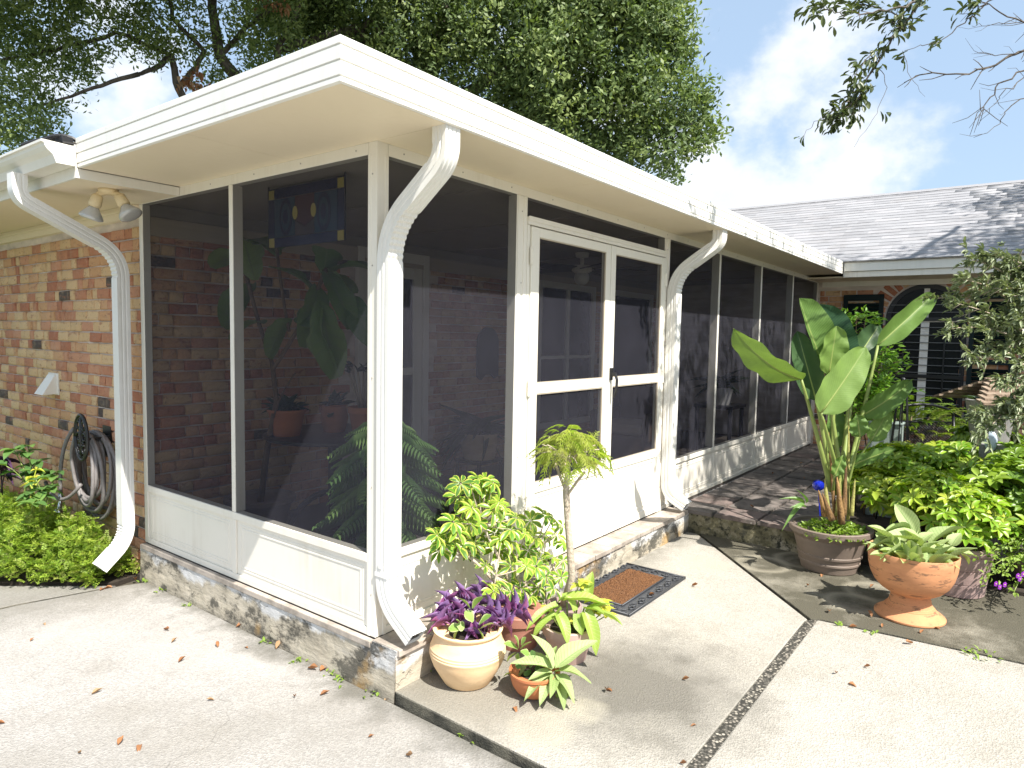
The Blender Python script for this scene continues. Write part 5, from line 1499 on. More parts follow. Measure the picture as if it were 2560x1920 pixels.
# ------------------------------------------------------------------ bird of paradise
PB = Vector((3.03, -1.285, ZS+.002))
bop = pot_thing('potted_bird_of_paradise', PB, 'tall bird of paradise with paddle leaves in big taupe banded pot', 'potted plant',
    [(.001, 0), (.172, 0), (.18, .006), (.192, .055), (.199, .058), (.200, .070), (.195, .074), (.203, .105), (.210, .108), (.212, .122), (.207, .126), (.238, .235), (.246, .240), (.262, .262), (.268, .268), (.270, .300), (.263, .305), (.245, .303), (.238, .28), (.001, .262)], 'pot_brown', 60, soil_z=.262, soil_r=.236)
crown = Vector((3.043,-1.319,0.344))
def blade(base, tip, width, face, fold=.25, bend=0.0, dark=False, name='leaf', curl=0.0, split=None, half=None):
    """paddle leaf: midrib base->tip bowed along `face`, blade across"""
    base, tip, face = Vector(base), Vector(tip), Vector(face).normalized()
    y = tip-base; L = y.length; y.normalize()
    x = y.cross(face).normalized(); z = x.cross(y)
    nv, nu = 16, 8
    V = []; F = []; U = []
    for i in range(nv+1):
        t = i/nv
        w = width*.56*p_paddle(min(.999, t*.98+.01)) if t < 1 else .004
        c = base + y*(L*t) + z*(bend*4*t*(1-t)*L - curl*t*t*L)
        for j in range(nu+1):
            s = -1 + 2*j/nu
            if half == 'L' and s > 0: s *= .18
            if half == 'R' and s < 0: s *= .18
            ww = w*(1 + .03*math.sin(t*23 + 2*j))
            V.append(c + x*(s*ww*math.cos(fold*1.2)) + z*(abs(s)**1.3*ww*math.sin(fold*1.2) + .012*math.sin(t*19+s*3)*abs(s)))
            U.append((j/nu, t))
    m = nu+1
    for i in range(nv):
        for j in range(nu): F.append((i*m+j, i*m+j+1, (i+1)*m+j+1, (i+1)*m+j))
    V = np.array([v[:] for v in V]) - np.array(wloc(bop))
    lf = ob(name, arr_mesh(name, V, np.array(F), np.array(U, float), None, M['strelshade' if dark else 'strel']), bop)
    rib = [base + y*(L*t) + z*(bend*4*t*(1-t)*L - curl*t*t*L - .002) for t in [k/8 for k in range(9)]]
    MB().tube(rib, [.0075*(1-.85*k/8)+.0008 for k in range(9)], 6).build('midrib', M['stem_green'], lf, True)
    for ch in lf.children: ch.location = Vector((0, 0, 0))
    return lf
def petiole(a, b, bow=(0, 0, 0), r0=.016, r1=.008, mat='stem_green'):
    a, b = Vector(a), Vector(b)
    MB().tube(curve_pts(a, (a+b)/2 + Vector(bow), b, 9), [r0+(r1-r0)*k/9 for k in range(10)], 8).build('petiole', M[mat], bop, True)
camv = Vector((-.795, -.603, .1))
left_ = Vector((-.6, .79, 0))
BL = [  # base, tip, width, face, fold, bend, shaded tone, half
 ((2.745,-1.114,1.145), (2.287,-0.804,1.470), .235, (-.25, -.30, -1.0), .15, .10, False, None),
 ((2.968,-1.220,1.186), (2.837,-1.055,1.690), .33, (-.55, -.85, .25), .32, -.02, False, 'R'),
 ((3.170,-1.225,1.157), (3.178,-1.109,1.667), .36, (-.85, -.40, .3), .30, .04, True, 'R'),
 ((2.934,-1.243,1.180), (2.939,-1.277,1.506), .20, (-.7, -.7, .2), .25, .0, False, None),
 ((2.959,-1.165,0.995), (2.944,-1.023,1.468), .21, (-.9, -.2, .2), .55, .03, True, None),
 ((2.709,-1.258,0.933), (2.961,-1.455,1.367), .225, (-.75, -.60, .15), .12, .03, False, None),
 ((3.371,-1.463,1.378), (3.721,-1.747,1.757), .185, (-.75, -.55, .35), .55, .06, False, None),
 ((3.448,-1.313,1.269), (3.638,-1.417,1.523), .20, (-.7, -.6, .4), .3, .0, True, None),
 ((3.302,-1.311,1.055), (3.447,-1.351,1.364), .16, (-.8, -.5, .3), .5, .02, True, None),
 ((3.252,-1.399,0.879), (3.422,-1.675,1.137), .15, (-.6, -.75, .3), .25, .12, False, None),
 ((3.022,-1.441,0.760), (2.995,-1.421,0.911), .125, (-.8, -.6, .05), .06, .0, False, None),
 ((3.266,-1.471,0.708), (3.374,-1.554,0.928), .13, (-.8, -.5, .2), .22, .02, False, None),
 ((2.851,-1.329,0.502), (2.871,-1.372,0.645), .085, (-.8, -.6, .1), .2, .0, False, None),
 ((3.140,-1.375,0.534), (3.166,-1.640,0.683), .09, (-.5, -.6, .7), .2, .05, False, None),
 ((3.162,-1.229,0.613), (3.315,-1.226,0.947), .14, (-.8, -.5, .2), .35, .02, False, None),
]
for bl in BL: blade(bl[0], bl[1], bl[2], bl[3], bl[4], bl[5], bl[6], half=bl[7])
for i, bow in ((0, (-.02, 0, .05)), (1, (0, 0, 0)), (2, (0, 0, 0)), (4, (0, 0, 0)), (5, (-.01, 0, 0)), (6, (.03, 0, -.02)), (7, (.03, 0, 0)), (8, (.01, 0, 0)), (9, (.03, 0, 0)), (10, (.02, 0, .02)), (11, (.03, 0, 0)), (12, (0, 0, 0)), (13, (.02, 0, .02)), (14, (0, 0, 0))):
    a = crown + Vector((random.uniform(-.05, .05), random.uniform(-.05, .05), random.uniform(-.02, .04)))
    petiole(a, BL[i][0], bow, .019 if i < 10 else .011, .009 if i < 10 else .006)
for (b0, t0, r0, mt_) in (((2.876,-1.280,0.215), (2.834,-1.237,0.395), .028, 'sheath'), ((2.867,-1.298,0.247), (2.886,-1.263,0.473), .024, 'sheath_green'), ((2.860,-1.327,0.199), (2.807,-1.269,0.385), .03, 'sheath'),
    ((2.928,-1.349,0.217), (2.992,-1.336,0.481), .03, 'sheath_green'), ((2.953,-1.381,0.217), (3.046,-1.360,0.588), .026, 'sheath'), ((2.983,-1.421,0.218), (3.033,-1.423,0.473), .022, 'sheath_green'), ((2.899,-1.382,0.173), (2.871,-1.340,0.500), .032, 'sheath'), ((3.012,-1.397,0.180), (3.161,-1.335,0.966), .016, 'sheath_green'), ((2.959,-1.327,0.179), (3.002,-1.248,0.775), .018, 'sheath')):
    b0, t0 = Vector(b0), Vector(t0)
    MB().tube(curve_pts(b0, (b0+t0)/2 + Vector((random.uniform(-.01, .01), 0, 0)), t0, 6), [r0*.72, r0*.7, r0*.62, r0*.52, r0*.42, r0*.30, r0*.08], 7).build('leaf_sheath', M[mt_], bop, True)
# underplanting
ug = grid_leaf(nv=3, prof=p_oval, droop=.3, fold=.12)
def mound(root, c, rx, ry, h, n, L, Wd, mat, name='underplanting', sup=.5):
    th = RNG.random(n)*6.283; rr = np.sqrt(RNG.random(n))
    X = c[0] + rx*rr*np.cos(th); Y = c[1] + ry*rr*np.sin(th)
    Z = c[2] + h*(1-rr**2)*(.45 + .55*RNG.random(n)) + .004
    P = np.stack([X, Y, Z], 1); D = np.stack([np.cos(th)*.8, np.sin(th)*.8, np.full(n, sup)], 1)
    m = rand_frames(P, D, L*RNG.uniform(.7, 1.2, n), Wd*RNG.uniform(.7, 1.2, n), .5)
    V, F, U, T_ = scatter(ug, m)
    o = ob(name, arr_mesh(name, V - np.array(wloc(root)), F, U, T_, M[mat]), root); o['kind'] = 'stuff'
    return o
mound(bop, (PB.x-.05, PB.y-.02, .075), .22, .22, .085, 620, .035, .020, 'weed')
mound(bop, (PB.x+.06, PB.y-.12, .075), .16, .12, .05, 380, .030, .018, 'pittodark')
strap = [leaf_me('leaf', M['hydra'], nv=7, prof=p_lance, droop=.9, fold=.2)]
add_leaves(bop, 'leaf', strap, [((2.792,-1.160,0.288), (2.734,-1.106,0.392), .03), ((2.770,-1.166,0.285), (2.603,-1.112,0.281), .035), ((2.779,-1.175,0.304), (2.788,-1.177,0.394), .04), ((2.721,-1.183,0.289), (2.651,-1.167,0.348), .03)])
gb = thing('glass_ball', (2.963,-1.207,0.402), 'cobalt blue faceted glass ball standing in the taupe pot', 'garden ball')
bb = MB().sphere((2.963,-1.207,0.402), .040, 14, 9)
bb.tube([(2.963,-1.207,0.402), (2.960,-1.228,0.189)], .005, 6)
bb.build('ball', plain('cobalt glass', (.008, .02, .33), .08, 0, .3, 40), gb)

# ------------------------------------------------------------------ urn
UR = (2.435, -1.852, ZS+.002)
urn = pot_thing('potted_plant', UR, 'weathered terracotta pedestal urn overflowing with pale silvery leaves', 'potted plant',
    [(.001, 0), (.178, 0), (.183, .006), (.183, .014), (.175, .022), (.172, .024), (.150, .038), (.132, .055), (.129, .057), (.128, .062), (.122, .064), (.119, .072), (.114, .074), (.106, .100), (.101, .128), (.104, .138), (.125, .148), (.160, .170), (.192, .205), (.214, .250), (.226, .300), (.231, .350), (.233, .385), (.229, .391), (.222, .386), (.217, .350), (.001, .335)], 'pot_urn', 64, wob=.004, soil_z=.335, soil_r=.215)
silv = [leaf_me('leaf', M['plect'], nv=7, prof=p_oval, droop=.22, fold=.2, wave=.015, nu=4), leaf_me('leaf', M['plect'], nv=7, prof=p_oval, droop=.4, fold=.25, wave=.02, nu=4)]
add_leaves(urn, 'leaf', silv, [(b_, tuple(Vector(b_) + (Vector(t_)-Vector(b_))*1.12), w_*1.25) for b_, t_, w_ in [((2.499,-1.853,0.283),(2.557,-1.746,0.429),0.085),((2.459,-1.889,0.231),(2.369,-1.759,0.336),0.085),((2.524,-1.926,0.229),(2.659,-2.039,0.355),0.1),((2.563,-2.027,0.234),(2.591,-2.054,0.31),0.06),((2.466,-1.952,0.197),(2.505,-2.081,0.245),0.07),((2.423,-1.895,0.207),(2.422,-1.973,0.243),0.06),((2.358,-1.826,0.203),(2.251,-1.715,0.231),0.055),((2.388,-1.931,0.22),(2.296,-1.955,0.106),0.075),((2.355,-1.751,0.25),(2.299,-1.665,0.354),0.075),((2.371,-1.774,0.234),(2.342,-1.728,0.297),0.05),((2.486,-1.833,0.311),(2.426,-1.701,0.328),0.06),((2.463,-1.893,0.253),(2.493,-1.924,0.318),0.06),((2.443,-1.866,0.258),(2.423,-1.83,0.335),0.06),((2.522,-1.974,0.222),(2.552,-2.007,0.278),0.05),((2.414,-1.833,0.207),(2.396,-1.804,0.257),0.06),((2.383,-1.786,0.256),(2.285,-1.657,0.264),0.05),((2.522,-1.975,0.211),(2.504,-1.945,0.26),0.05),((2.602,-2.082,0.196),(2.646,-2.14,0.192),0.05),((2.595,-2.074,0.191),(2.624,-2.116,0.147),0.04),((2.425,-1.845,0.23),(2.458,-1.882,0.286),0.05),((2.35,-1.74,0.283),(2.311,-1.685,0.304),0.06)]], roll=.3)
for k in range(44):
    a = random.random()*6.28; r = random.uniform(.02, .20); b0 = Vector((UR[0]+r*math.cos(a), UR[1]+r*math.sin(a), .16))
    e = random.uniform(.2, 1.1); d = Vector((math.cos(a)*math.sin(e), math.sin(a)*math.sin(e), math.cos(e)))
    put('leaf', random.choice(silv), leafM(b0, b0+d*random.uniform(.09, .16), random.uniform(.05, .07)), urn)

# ------------------------------------------------------------------ yellow green shrubs
pit_me = []
for k in range(5):
    b_ = whorl(random.choice((6, 7, 8)), .062, .028, p_obov, .25, random.uniform(.15, .55), 4, .004, .2)
    pit_me.append(b_)
pit_ob = [arr_mesh('leaf_whorl', *b_, None, M['pitto']) for b_ in pit_me]
pitd_ob = [arr_mesh('leaf_whorl', *b_, None, M['pittodark']) for b_ in pit_me]
def shrub(root, lobes, n_obj, n_rest, meshes, mat, s0=.8, s1=1.25, stem_from=None, sun=None):
    pts = []
    tot = sum(l[1][0]*l[1][1] for l in lobes)
    for c, r in lobes:
        n = int((n_obj+n_rest)*r[0]*r[1]/tot)
        for _ in range(n):
            v = RNG.normal(size=3); v /= np.linalg.norm(v)
            if v[2] < -.45: v[2] = -v[2]
            k = RNG.uniform(.72, 1.04) if RNG.random() < .75 else RNG.uniform(.3, .8)
            p = np.array(c) + v*np.array(r)*k
            pts.append((p, v, k))
    # the ones that show largest: facing the walk and on the outside
    pts.sort(key=lambda q: -(q[2] + .5*(q[1] @ np.array((-.75, -.4, .5)))))
    mats = []
    for i, (p, v, k) in enumerate(pts):
        n_ = Vector(v*.7) + Vector((random.uniform(-.35, .35), random.uniform(-.35, .35), .75))
        n_.normalize(); s = random.uniform(s0, s1)
        m = frame(n_.orthogonal(), n_, random.random()*0).to_4x4() @ Matrix.Rotation(random.random()*6.28, 4, 'Z') @ Matrix.Diagonal((s, s, s, 1)); m.translation = Vector(p)
        if i < n_obj: put('leaf_whorl', random.choice(meshes), m, root)
        else: mats.append(np.array(m))
    if mats:
        mats = np.array(mats); parts = []
        for q in range(len(pit_me)): parts.append(scatter(pit_me[q], mats[q::len(pit_me)]))
        V, F, U, T_ = join(*parts)
        o = ob('foliage', arr_mesh('foliage', V - np.array(wloc(root)), F, U, T_, M[mat]), root); o['kind'] = 'stuff'
    if stem_from is not None:
        b = MB()
        for c, r in lobes:
            for k in range(7):
                e = Vector(c) + Vector((random.uniform(-.7, .7)*r[0], random.uniform(-.7, .7)*r[1], random.uniform(-.2, .6)*r[2]))
                s_ = Vector(stem_from) + Vector((random.uniform(-.06, .06), random.uniform(-.06, .06), 0))
                b.tube(curve_pts(s_, (s_+e)/2 + Vector((0, 0, .06)), e, 6), [.011, .010, .009, .008, .006, .005, .003], 6)
        b.build('stems', M['stem_dark'], root, True)
MV = (3.10, -2.02, ZS+.002)
shr = pot_thing('potted_shrub', MV, 'yellow green shrub in ribbed mauve clay pot right behind the urn', 'potted shrub',
    [(.001, 0), (.158, 0), (.166, .006), (.176, .085), (.172, .088), (.177, .092), (.189, .175), (.185, .178), (.190, .182), (.205, .268), (.212, .272), (.222, .285), (.226, .318), (.220, .325), (.205, .322), (.200, .30), (.001, .285)], 'pot_mauve', 56, soil_z=.285, soil_r=.2)
shrub(shr, [((3.113,-2.026,0.339), (.26, .26, .15)), ((3.183,-1.862,0.404), (.26, .24, .14)), ((3.219,-2.172,0.278), (.20, .22, .12)), ((3.019,-2.080,0.226), (.16, .16, .08))], 170, 110, pit_ob, 'pitto', .95, 1.4, (MV[0], MV[1], .10))
bush = thing('garden_shrub', (4.523,-1.762,-0.170), 'broad yellow green shrub filling the bed behind the urn', 'shrub')
bc = wloc(bush)
shrub(bush, [((3.778,-1.649,0.418), (.40, .36, .20)), ((4.080,-1.877,0.451), (.38, .36, .18)), ((3.404,-1.499,0.323), (.26, .26, .14)), ((3.536,-1.762,0.268), (.30, .30, .14)), ((3.782,-1.489,0.411), (.22, .22, .12)), ((3.967,-2.062,0.432), (.30, .30, .15))], 280, 300, pit_ob, 'pitto', 1.05, 1.6, (bc.x, bc.y, -.15))
bush2 = thing('garden_shrub', (4.402,-2.278,-0.170), 'deeper green shrub at the right edge behind the purple flowers', 'shrub')
bc = wloc(bush2)
shrub(bush2, [((3.428,-2.262,0.451), (.30, .30, .20)), ((3.932,-2.342,0.477), (.3, .3, .2)), ((3.736,-2.443,0.247), (.3, .3, .2)), ((4.637,-2.101,0.563), (.34, .30, .16)), ((3.324,-2.320,0.204), (.16, .2, .08))], 160, 160, pitd_ob, 'pittodark', 1.0, 1.5, (bc.x, bc.y, -.15))

# purple flowered plant
fp = pot_thing('potted_flowers', (3.454,-2.445,-0.184), 'trailing small leaved plant with violet flowers at the right edge', 'potted plant', flower_pot(.15, .22), 'pot_brown', soil_z=.19, soil_r=.13)
fpc = wloc(fp)
fb_ = MB(); tips = [(2.817,-2.157,0.140), (2.814,-2.209,0.080), (2.922,-2.286,0.215), (2.830,-2.269,0.040), (2.885,-2.329,0.136), (3.035,-2.351,0.226), (2.807,-2.330,-0.034), (2.861,-2.390,0.060), (2.877,-2.231,0.178), (3.086,-2.328,0.284), (2.970,-2.441,0.139), (2.863,-2.406,-0.056), (2.765,-2.186,0.015), (3.126,-2.297,0.295)]
lmats = []
for t0 in tips:
    a = fpc + Vector((random.uniform(-.06, .06), random.uniform(-.06, .06), .21)); t0 = Vector(t0)
    pts = curve_pts(a, (a+t0)/2 + Vector((0, 0, .09)), t0, 9)
    fb_.tube(pts, .0028, 5)
    for i in range(2, 10):
        for s in range(6):
            p = pts[i] + Vector((random.gauss(0, .018), random.gauss(0, .018), random.gauss(0, .015)))
            lmats.append((p, (pts[i]-pts[i-1]).normalized()))
fb_.build('stems', M['stem_green'], fp, True)
sml = [leaf_me('leaf', M['weed'], nv=3, prof=p_oval, droop=.25, fold=.15)]
P = np.array([p[:] for p, d in lmats]); D = np.array([d[:] for p, d in lmats])
V, F, U, T_ = scatter(ug, rand_frames(P, D, RNG.uniform(.022, .036, len(P)), RNG.uniform(.014, .02, len(P)), .7))
o = ob('foliage', arr_mesh('foliage', V - np.array(fpc), F, U, T_, M['weed']), fp); o['kind'] = 'stuff'
pet = leaf_me('petal', M['petal'], nv=3, prof=p_round, droop=.1, fold=.05)
for c in ((2.698,-2.264,0.010), (2.716,-2.286,0.024), (2.764,-2.343,0.076), (2.770,-2.353,0.058), (2.783,-2.366,0.086), (2.710,-2.245,0.021)):
    fpt = MB().sphere(c, .004, 8, 5).build('flower', M['yellow'], fp)
    for k in range(5):
        a = k*1.257; d = Vector((math.cos(a)*.6, -math.cos(a)*.5 , math.sin(a)))
        put('petal', pet, leafM(c, Vector(c)+d*.017, .018, (-.8, -.6, .2)), fp)

# ------------------------------------------------------------------ grey leaved arching tree at the right edge
ol = thing('olive_tree', (3.841,-2.640,-0.180), 'arching grey leaved olive tree hanging in from the right edge', 'tree')
oc = wloc(ol)
top = Vector((3.722,-2.465,1.306))
MB().tube(curve_pts(oc, oc + Vector((.05, -.05, .6)), top, 10), [.05, .048, .045, .043, .04, .038, .035, .032, .03, .028, .026], 9).tube(curve_pts(top, top + Vector((0, .05, .3)), (3.593,-2.382,1.980), 7), [.024, .022, .02, .017, .014, .011, .008, .005], 7).build('trunk', M['stem_dark'], ol, True)
brs = [((3.722,-2.465,1.306), (3.138,-2.165,1.553), (2.837,-1.941,1.491)), ((3.726,-2.459,1.412), (3.273,-2.147,1.809), (3.000,-1.954,1.795)), ((3.722,-2.465,1.306), (3.192,-2.252,1.407), (2.923,-2.077,1.294)), ((3.716,-2.473,1.174), (3.208,-2.309,1.111), (2.910,-2.113,0.848)), ((3.718,-2.429,1.570), (3.309,-2.181,1.911), (3.050,-2.006,1.920)),
 ((3.586,-2.391,1.825), (3.342,-2.219,1.963), (3.111,-2.083,1.947)), ((3.722,-2.465,1.306), (3.354,-2.282,1.559), (2.993,-1.962,1.647)), ((3.594,-2.420,1.670), (3.361,-2.274,1.711), (3.132,-2.134,1.750)), ((3.714,-2.474,1.147), (3.361,-2.353,1.029), (3.115,-2.195,1.034)),
 ((3.582,-2.477,1.049), (3.171,-2.278,0.962), (2.901,-2.087,0.968)), ((3.722,-2.465,1.306), (3.369,-2.343,1.206), (3.046,-2.280,0.948)), ((3.598,-2.456,1.412), (3.277,-2.376,1.310), (2.970,-2.331,1.078)), ((3.734,-2.450,1.571), (3.357,-2.278,1.635), (3.063,-2.066,1.551)), ((3.731,-2.453,1.518), (3.261,-2.320,1.606), (3.059,-2.226,1.551)), ((3.586,-2.391,1.825), (3.287,-2.325,1.853), (3.107,-2.278,1.648)), ((3.588,-2.388,1.876), (3.496,-2.261,1.925), (3.305,-2.186,1.836)), ((3.596,-2.459,1.360), (3.234,-2.314,1.358), (3.012,-2.210,1.164)), ((3.600,-2.453,1.463), (3.349,-2.288,1.458), (3.161,-2.214,1.381)), ((3.853,-2.422,1.736), (3.583,-2.226,1.777), (3.156,-1.840,1.695))]
OB = MB(); lp = []; ldir = []
for a, b, c in brs:
    pts = curve_pts(Vector(a), Vector(b), Vector(c), 14)
    OB.tube(pts, [.010*(1-.8*k/14) for k in range(15)], 6)
    for i in range(1, 15):
        d = (pts[i]-pts[i-1]).normalized()
        for s in range(2):
            # side twig
            off = Vector((random.gauss(0, 1), random.gauss(0, 1), random.gauss(0, 1))); off = (off - off.dot(d)*d).normalized()
            tw = pts[i] + (d*.7 + off*.8)*random.uniform(.05, .13)
            if random.random() < .55: OB.tube([pts[i], tw], [.0025, .0012], 4)
            for q in range(15):
                u = random.random(); p = pts[i]*(1-u) + tw*u
                lp.append(p[:]); ldir.append((d*.8 + off*random.uniform(-.9, .9) + Vector((0, 0, random.uniform(-.2, .5))))[:])
OB.build('branches', M['stem'], ol, True)
og = grid_leaf(nv=3, prof=p_lance, droop=.12, fold=.12)
P = np.array(lp); D = np.array(ldir); D /= np.linalg.norm(D, axis=1)[:, None]
V, F, U, T_ = scatter(og, rand_frames(P, D, RNG.uniform(.040, .066, len(P)), RNG.uniform(.011, .017, len(P)), .3))
o = ob('foliage', arr_mesh('foliage', V - np.array(oc), F, U, T_, M['olive']), ol); o['kind'] = 'stuff'

# ------------------------------------------------------------------ plants under the window
nd = thing('nandina', (4.849,-1.117,0.012), 'thin upright leafy nandina stems between the paddle leaves and the window', 'shrub')
nc = wloc(nd); nc.z = -.16; nd.location.z = -.16
NB = MB(); lp = []; ld = []
for k, t0 in enumerate([(4.968,-0.921,1.606), (5.037,-0.998,1.721), (5.091,-1.077,1.666), (5.014,-1.169,1.422), (4.941,-1.252,1.314), (4.974,-0.960,1.343), (4.965,-1.144,1.088), (4.952,-1.296,1.060), (5.128,-1.343,1.222), (4.978,-1.014,0.930), (5.022,-1.246,0.868), (4.943,-1.085,1.346), (5.102,-1.289,1.388), (4.884,-1.210,1.021)]):
    a = nc + Vector((random.uniform(-.2, .2), random.uniform(-.2, .2), 0)); t0 = Vector(t0)
    pts = curve_pts(a, Vector((a.x*.6+t0.x*.4, a.y*.6+t0.y*.4, t0.z*.7)), t0, 10)
    NB.tube(pts, [.008*(1-.6*i/10) for i in range(11)], 6)
    for f in range(13):
        u = random.uniform(.6, 1.0); p = pts[int(u*10)]; an = random.random()*6.28
        e = p + Vector((math.cos(an)*.24, math.sin(an)*.24, random.uniform(-.02, .12)))
        NB.tube([p, e], [.0025, .001], 4)
        for q in range(16):
            w = random.uniform(.25, 1.05)
            c = p*(1-w) + e*w + Vector((random.gauss(0, .03), random.gauss(0, .03), random.gauss(0, .02)))
            lp.append(c[:]); ld.append(((e-p).normalized() + Vector((random.gauss(0, .6), random.gauss(0, .6), .1)))[:])
NB.build('stems', M['stem_dark'], nd, True)
P = np.array(lp); D = np.array(ld); D /= np.linalg.norm(D, axis=1)[:, None]
V, F, U, T_ = scatter(og, rand_frames(P, D, RNG.uniform(.045, .075, len(P)), RNG.uniform(.016, .026, len(P)), .35))
o = ob('foliage', arr_mesh('foliage', V - np.array(wloc(nd)), F, U, T_, M['nandina']), nd); o['kind'] = 'stuff'

fern = thing('fern_bush', (5.591,-1.427,0.051), 'bright yellow green ferny bush under the arched window', 'shrub')
fern.location.z = -.16; fc = Vector((5.605,-1.409,0.366)); fc.z = .27
fbase = []
nl2 = grid_leaf(nv=2, prof=p_lance, droop=.15, fold=.15)
for k in range(9):
    t = .2 + .8*k/8
    for s in (-1, 1):
        p = (0, t, .25*t - .55*t*t); l = .26*(1-.5*t)
        fbase.append(xf(nl2, leafM(p, Vector(p) + Vector((s*l*.8, l*.55, -.1*l)), .085)))
fbase.append(xf(nl2, leafM((0, .9, -.22), (0, 1.1, -.4), .07)))
fv = merge_base(fbase); fme = arr_mesh('frond', *fv, None, M['ferny'])
for k in range(120):
    a = random.random()*6.283; r = math.sqrt(random.random())
    b0 = fc + Vector((.50*r*math.cos(a), .50*r*math.sin(a), .28 + .36*(1-r*r)*random.uniform(.6, 1)))
    d = Vector((math.cos(a)*.9, math.sin(a)*.9, random.uniform(.2, .9))).normalized(); L = random.uniform(.2, .3)
    put('frond', fme, leafM(b0 - d*.1, b0 + d*(L-.1), L), fern)
b = MB()
for k in range(12):
    a = k*.52; b.tube(curve_pts((fc.x, fc.y, -.16), (fc.x, fc.y, .3), fc + Vector((.3*math.cos(a), .3*math.sin(a), .4)), 6), .007, 5)
b.build('stems', M['stem_dark'], fern, True)

# ------------------------------------------------------------------ iron chair, tuteur, feeder, urn
GB = -.16
soil = MB().box((3.26, -9, -.36), (7.84, -1.07, GB)).build('planting_bed', M['soil']); tag(soil, 'dark soil of the bed in front of the wing', kind='structure')
ic = thing('iron_chair', (5.15, -1.62, GB), 'black wrought iron garden chair with mesh seat and arched back', 'chair')
b = MB()
ax = Vector((.30, -.43, 0)).normalized(); bx = Vector((-.43*1, -.30, 0)).normalized()
o_ = Vector((5.15, -1.60, 0)); hw = .28
tl, tr_ = o_ - ax*hw, o_ + ax*hw
def zz_at(v, z): return Vector((v.x, v.y, z))
b.tube([zz_at(tl + bx*.02, GB), zz_at(tl, .40), zz_at(tl - bx*.05, .74)], .013, 8).tube([zz_at(tr_ + bx*.02, GB), zz_at(tr_, .40), zz_at(tr_ - bx*.05, .74)], .013, 8)
b.tube([zz_at(tl - bx*.05, .74)] + [zz_at(o_ - bx*.05 + ax*hw*math.cos(math.pi*(1-k/12)), .74 + .10*math.sin(math.pi*k/12)) for k in range(1, 12)] + [zz_at(tr_ - bx*.05, .74)], .013, 8)
b.tube([zz_at(tl - bx*.045, .68), zz_at(tr_ - bx*.045, .68)], .009, 6).tube([zz_at(tl, .36), zz_at(tr_, .36)], .009, 6)
for s in (tl, tr_):
    f = s + bx*.45
    b.tube([zz_at(f, GB), zz_at(f, .28), zz_at(f, .42), zz_at(f - bx*.06, .47), zz_at(s, .49)], .011, 8)
    b.tube([zz_at(s, .28), zz_at(f, .28)], .010, 6)
b.tube([zz_at(tl + bx*.45, .28), zz_at(tr_ + bx*.45, .28)], .010, 6)
b.build('frame', M['black_iron'], ic, True)
b = MB()
nn = 22
for k in range(-nn, nn+1):
    for sg_ in (-1, 1):
        p = []
        for q in range(9):
            u = k/nn*2 + sg_*(q/8-.5)*1.2
            if -1 <= u <= 1: p.append(zz_at(o_ - bx*(.045*(q/8)) + ax*hw*u, .36 + .32*q/8))
        if len(p) > 1: b.tube(p, .0045, 4, False)
b.build('back_mesh', M['black_iron'], ic)
b = MB()
for k in range(20):
    u = -1 + 2*k/19
    b.tube([zz_at(o_ + ax*hw*u, .283), zz_at(o_ + ax*hw*u + bx*.45, .283)], .004, 4)
for k in range(14): b.tube([zz_at(tl + bx*.45*k/13, .283), zz_at(tr_ + bx*.45*k/13, .283)], .004, 4)
b.build('seat_mesh', M['black_iron'], ic)

tu = thing('plant_tuteur', (4.656,-1.524,0.038), 'black iron cone plant support left of the mesh chair', 'plant support')
tu.location.z = GB
ap = Vector((4.703,-1.465,1.061)); b = MB()
for k in range(6):
    a = k*1.047; e = Vector((ap.x + .16*math.cos(a), ap.y + .16*math.sin(a), GB))
    q = ap + (e-ap)*.45
    b.tube([ap, ap + Vector((.035*math.cos(a), .035*math.sin(a), -.05)), Vector((q.x, q.y, q.z)), e], .006, 6)
for zf, r in ((.45, .074), (.75, .12)):
    b.tube([Vector((ap.x + r*math.cos(k*.524), ap.y + r*math.sin(k*.524), ap.z + (GB-ap.z)*zf)) for k in range(13)], .005, 6)
b.sphere(ap + Vector((0, 0, .02)), .022, 10, 6)
b.build('rods', M['black_iron'], tu, True)
vine = leaf_me('leaf', M['coleus'], nv=3, prof=p_oval, droop=.3, fold=.15)
for k in range(34):
    z = random.uniform(GB+.1, .55); a = random.random()*6.28; r = .16*(1-(z-GB)/1.2)+.03
    b0 = Vector((ap.x + r*math.cos(a), ap.y + r*math.sin(a), z))
    put('leaf', vine, leafM(b0, b0 + Vector((random.gauss(0, .05), random.gauss(0, .05), random.uniform(-.03, .03))), .032), tu)

fd = thing('bird_feeder', (4.555,-2.204,0.168), 'weathered wooden feeder with stepped board roof behind the olive leaves', 'bird feeder')
fd.location.z = GB
fq = Vector((4.594,-2.154,1.041)); wood = bark_mat('weathered board', (.16, .11, .075), (.34, .26, .19))
MB().box((fq.x-.03, fq.y-.03, GB), (fq.x+.03, fq.y+.03, fq.z-.10)).build('pole', wood, fd)
lat = Vector((.60, -.80, 0)); dep_ = Vector((.80, .60, 0))
for k in range(6):
    for s in (-1, 1):
        MB().obox(fq + dep_*(s*(.27-.05*k)) + Vector((0, 0, -.075 + .030*k)), lat*(.34-.045*k), dep_*.045 - Vector((0, 0, s*.012)), (0, 0, .008)).build('roof_board', wood, fd)
MB().box((fq.x-.2, fq.y-.2, fq.z-.125), (fq.x+.2, fq.y+.2, fq.z-.105)).build('tray', wood, fd)
cu = thing('garden_urn', (4.407,-2.141,0.470), 'pale stone planter below the board roofed feeder', 'planter')
cu.location.z = GB
cq = Vector((4.430,-2.112,0.968)); stone = plain('pale stone', (.24, .23, .22), .85, 0, .2, 20, .3)
hh_ = cq.z - GB
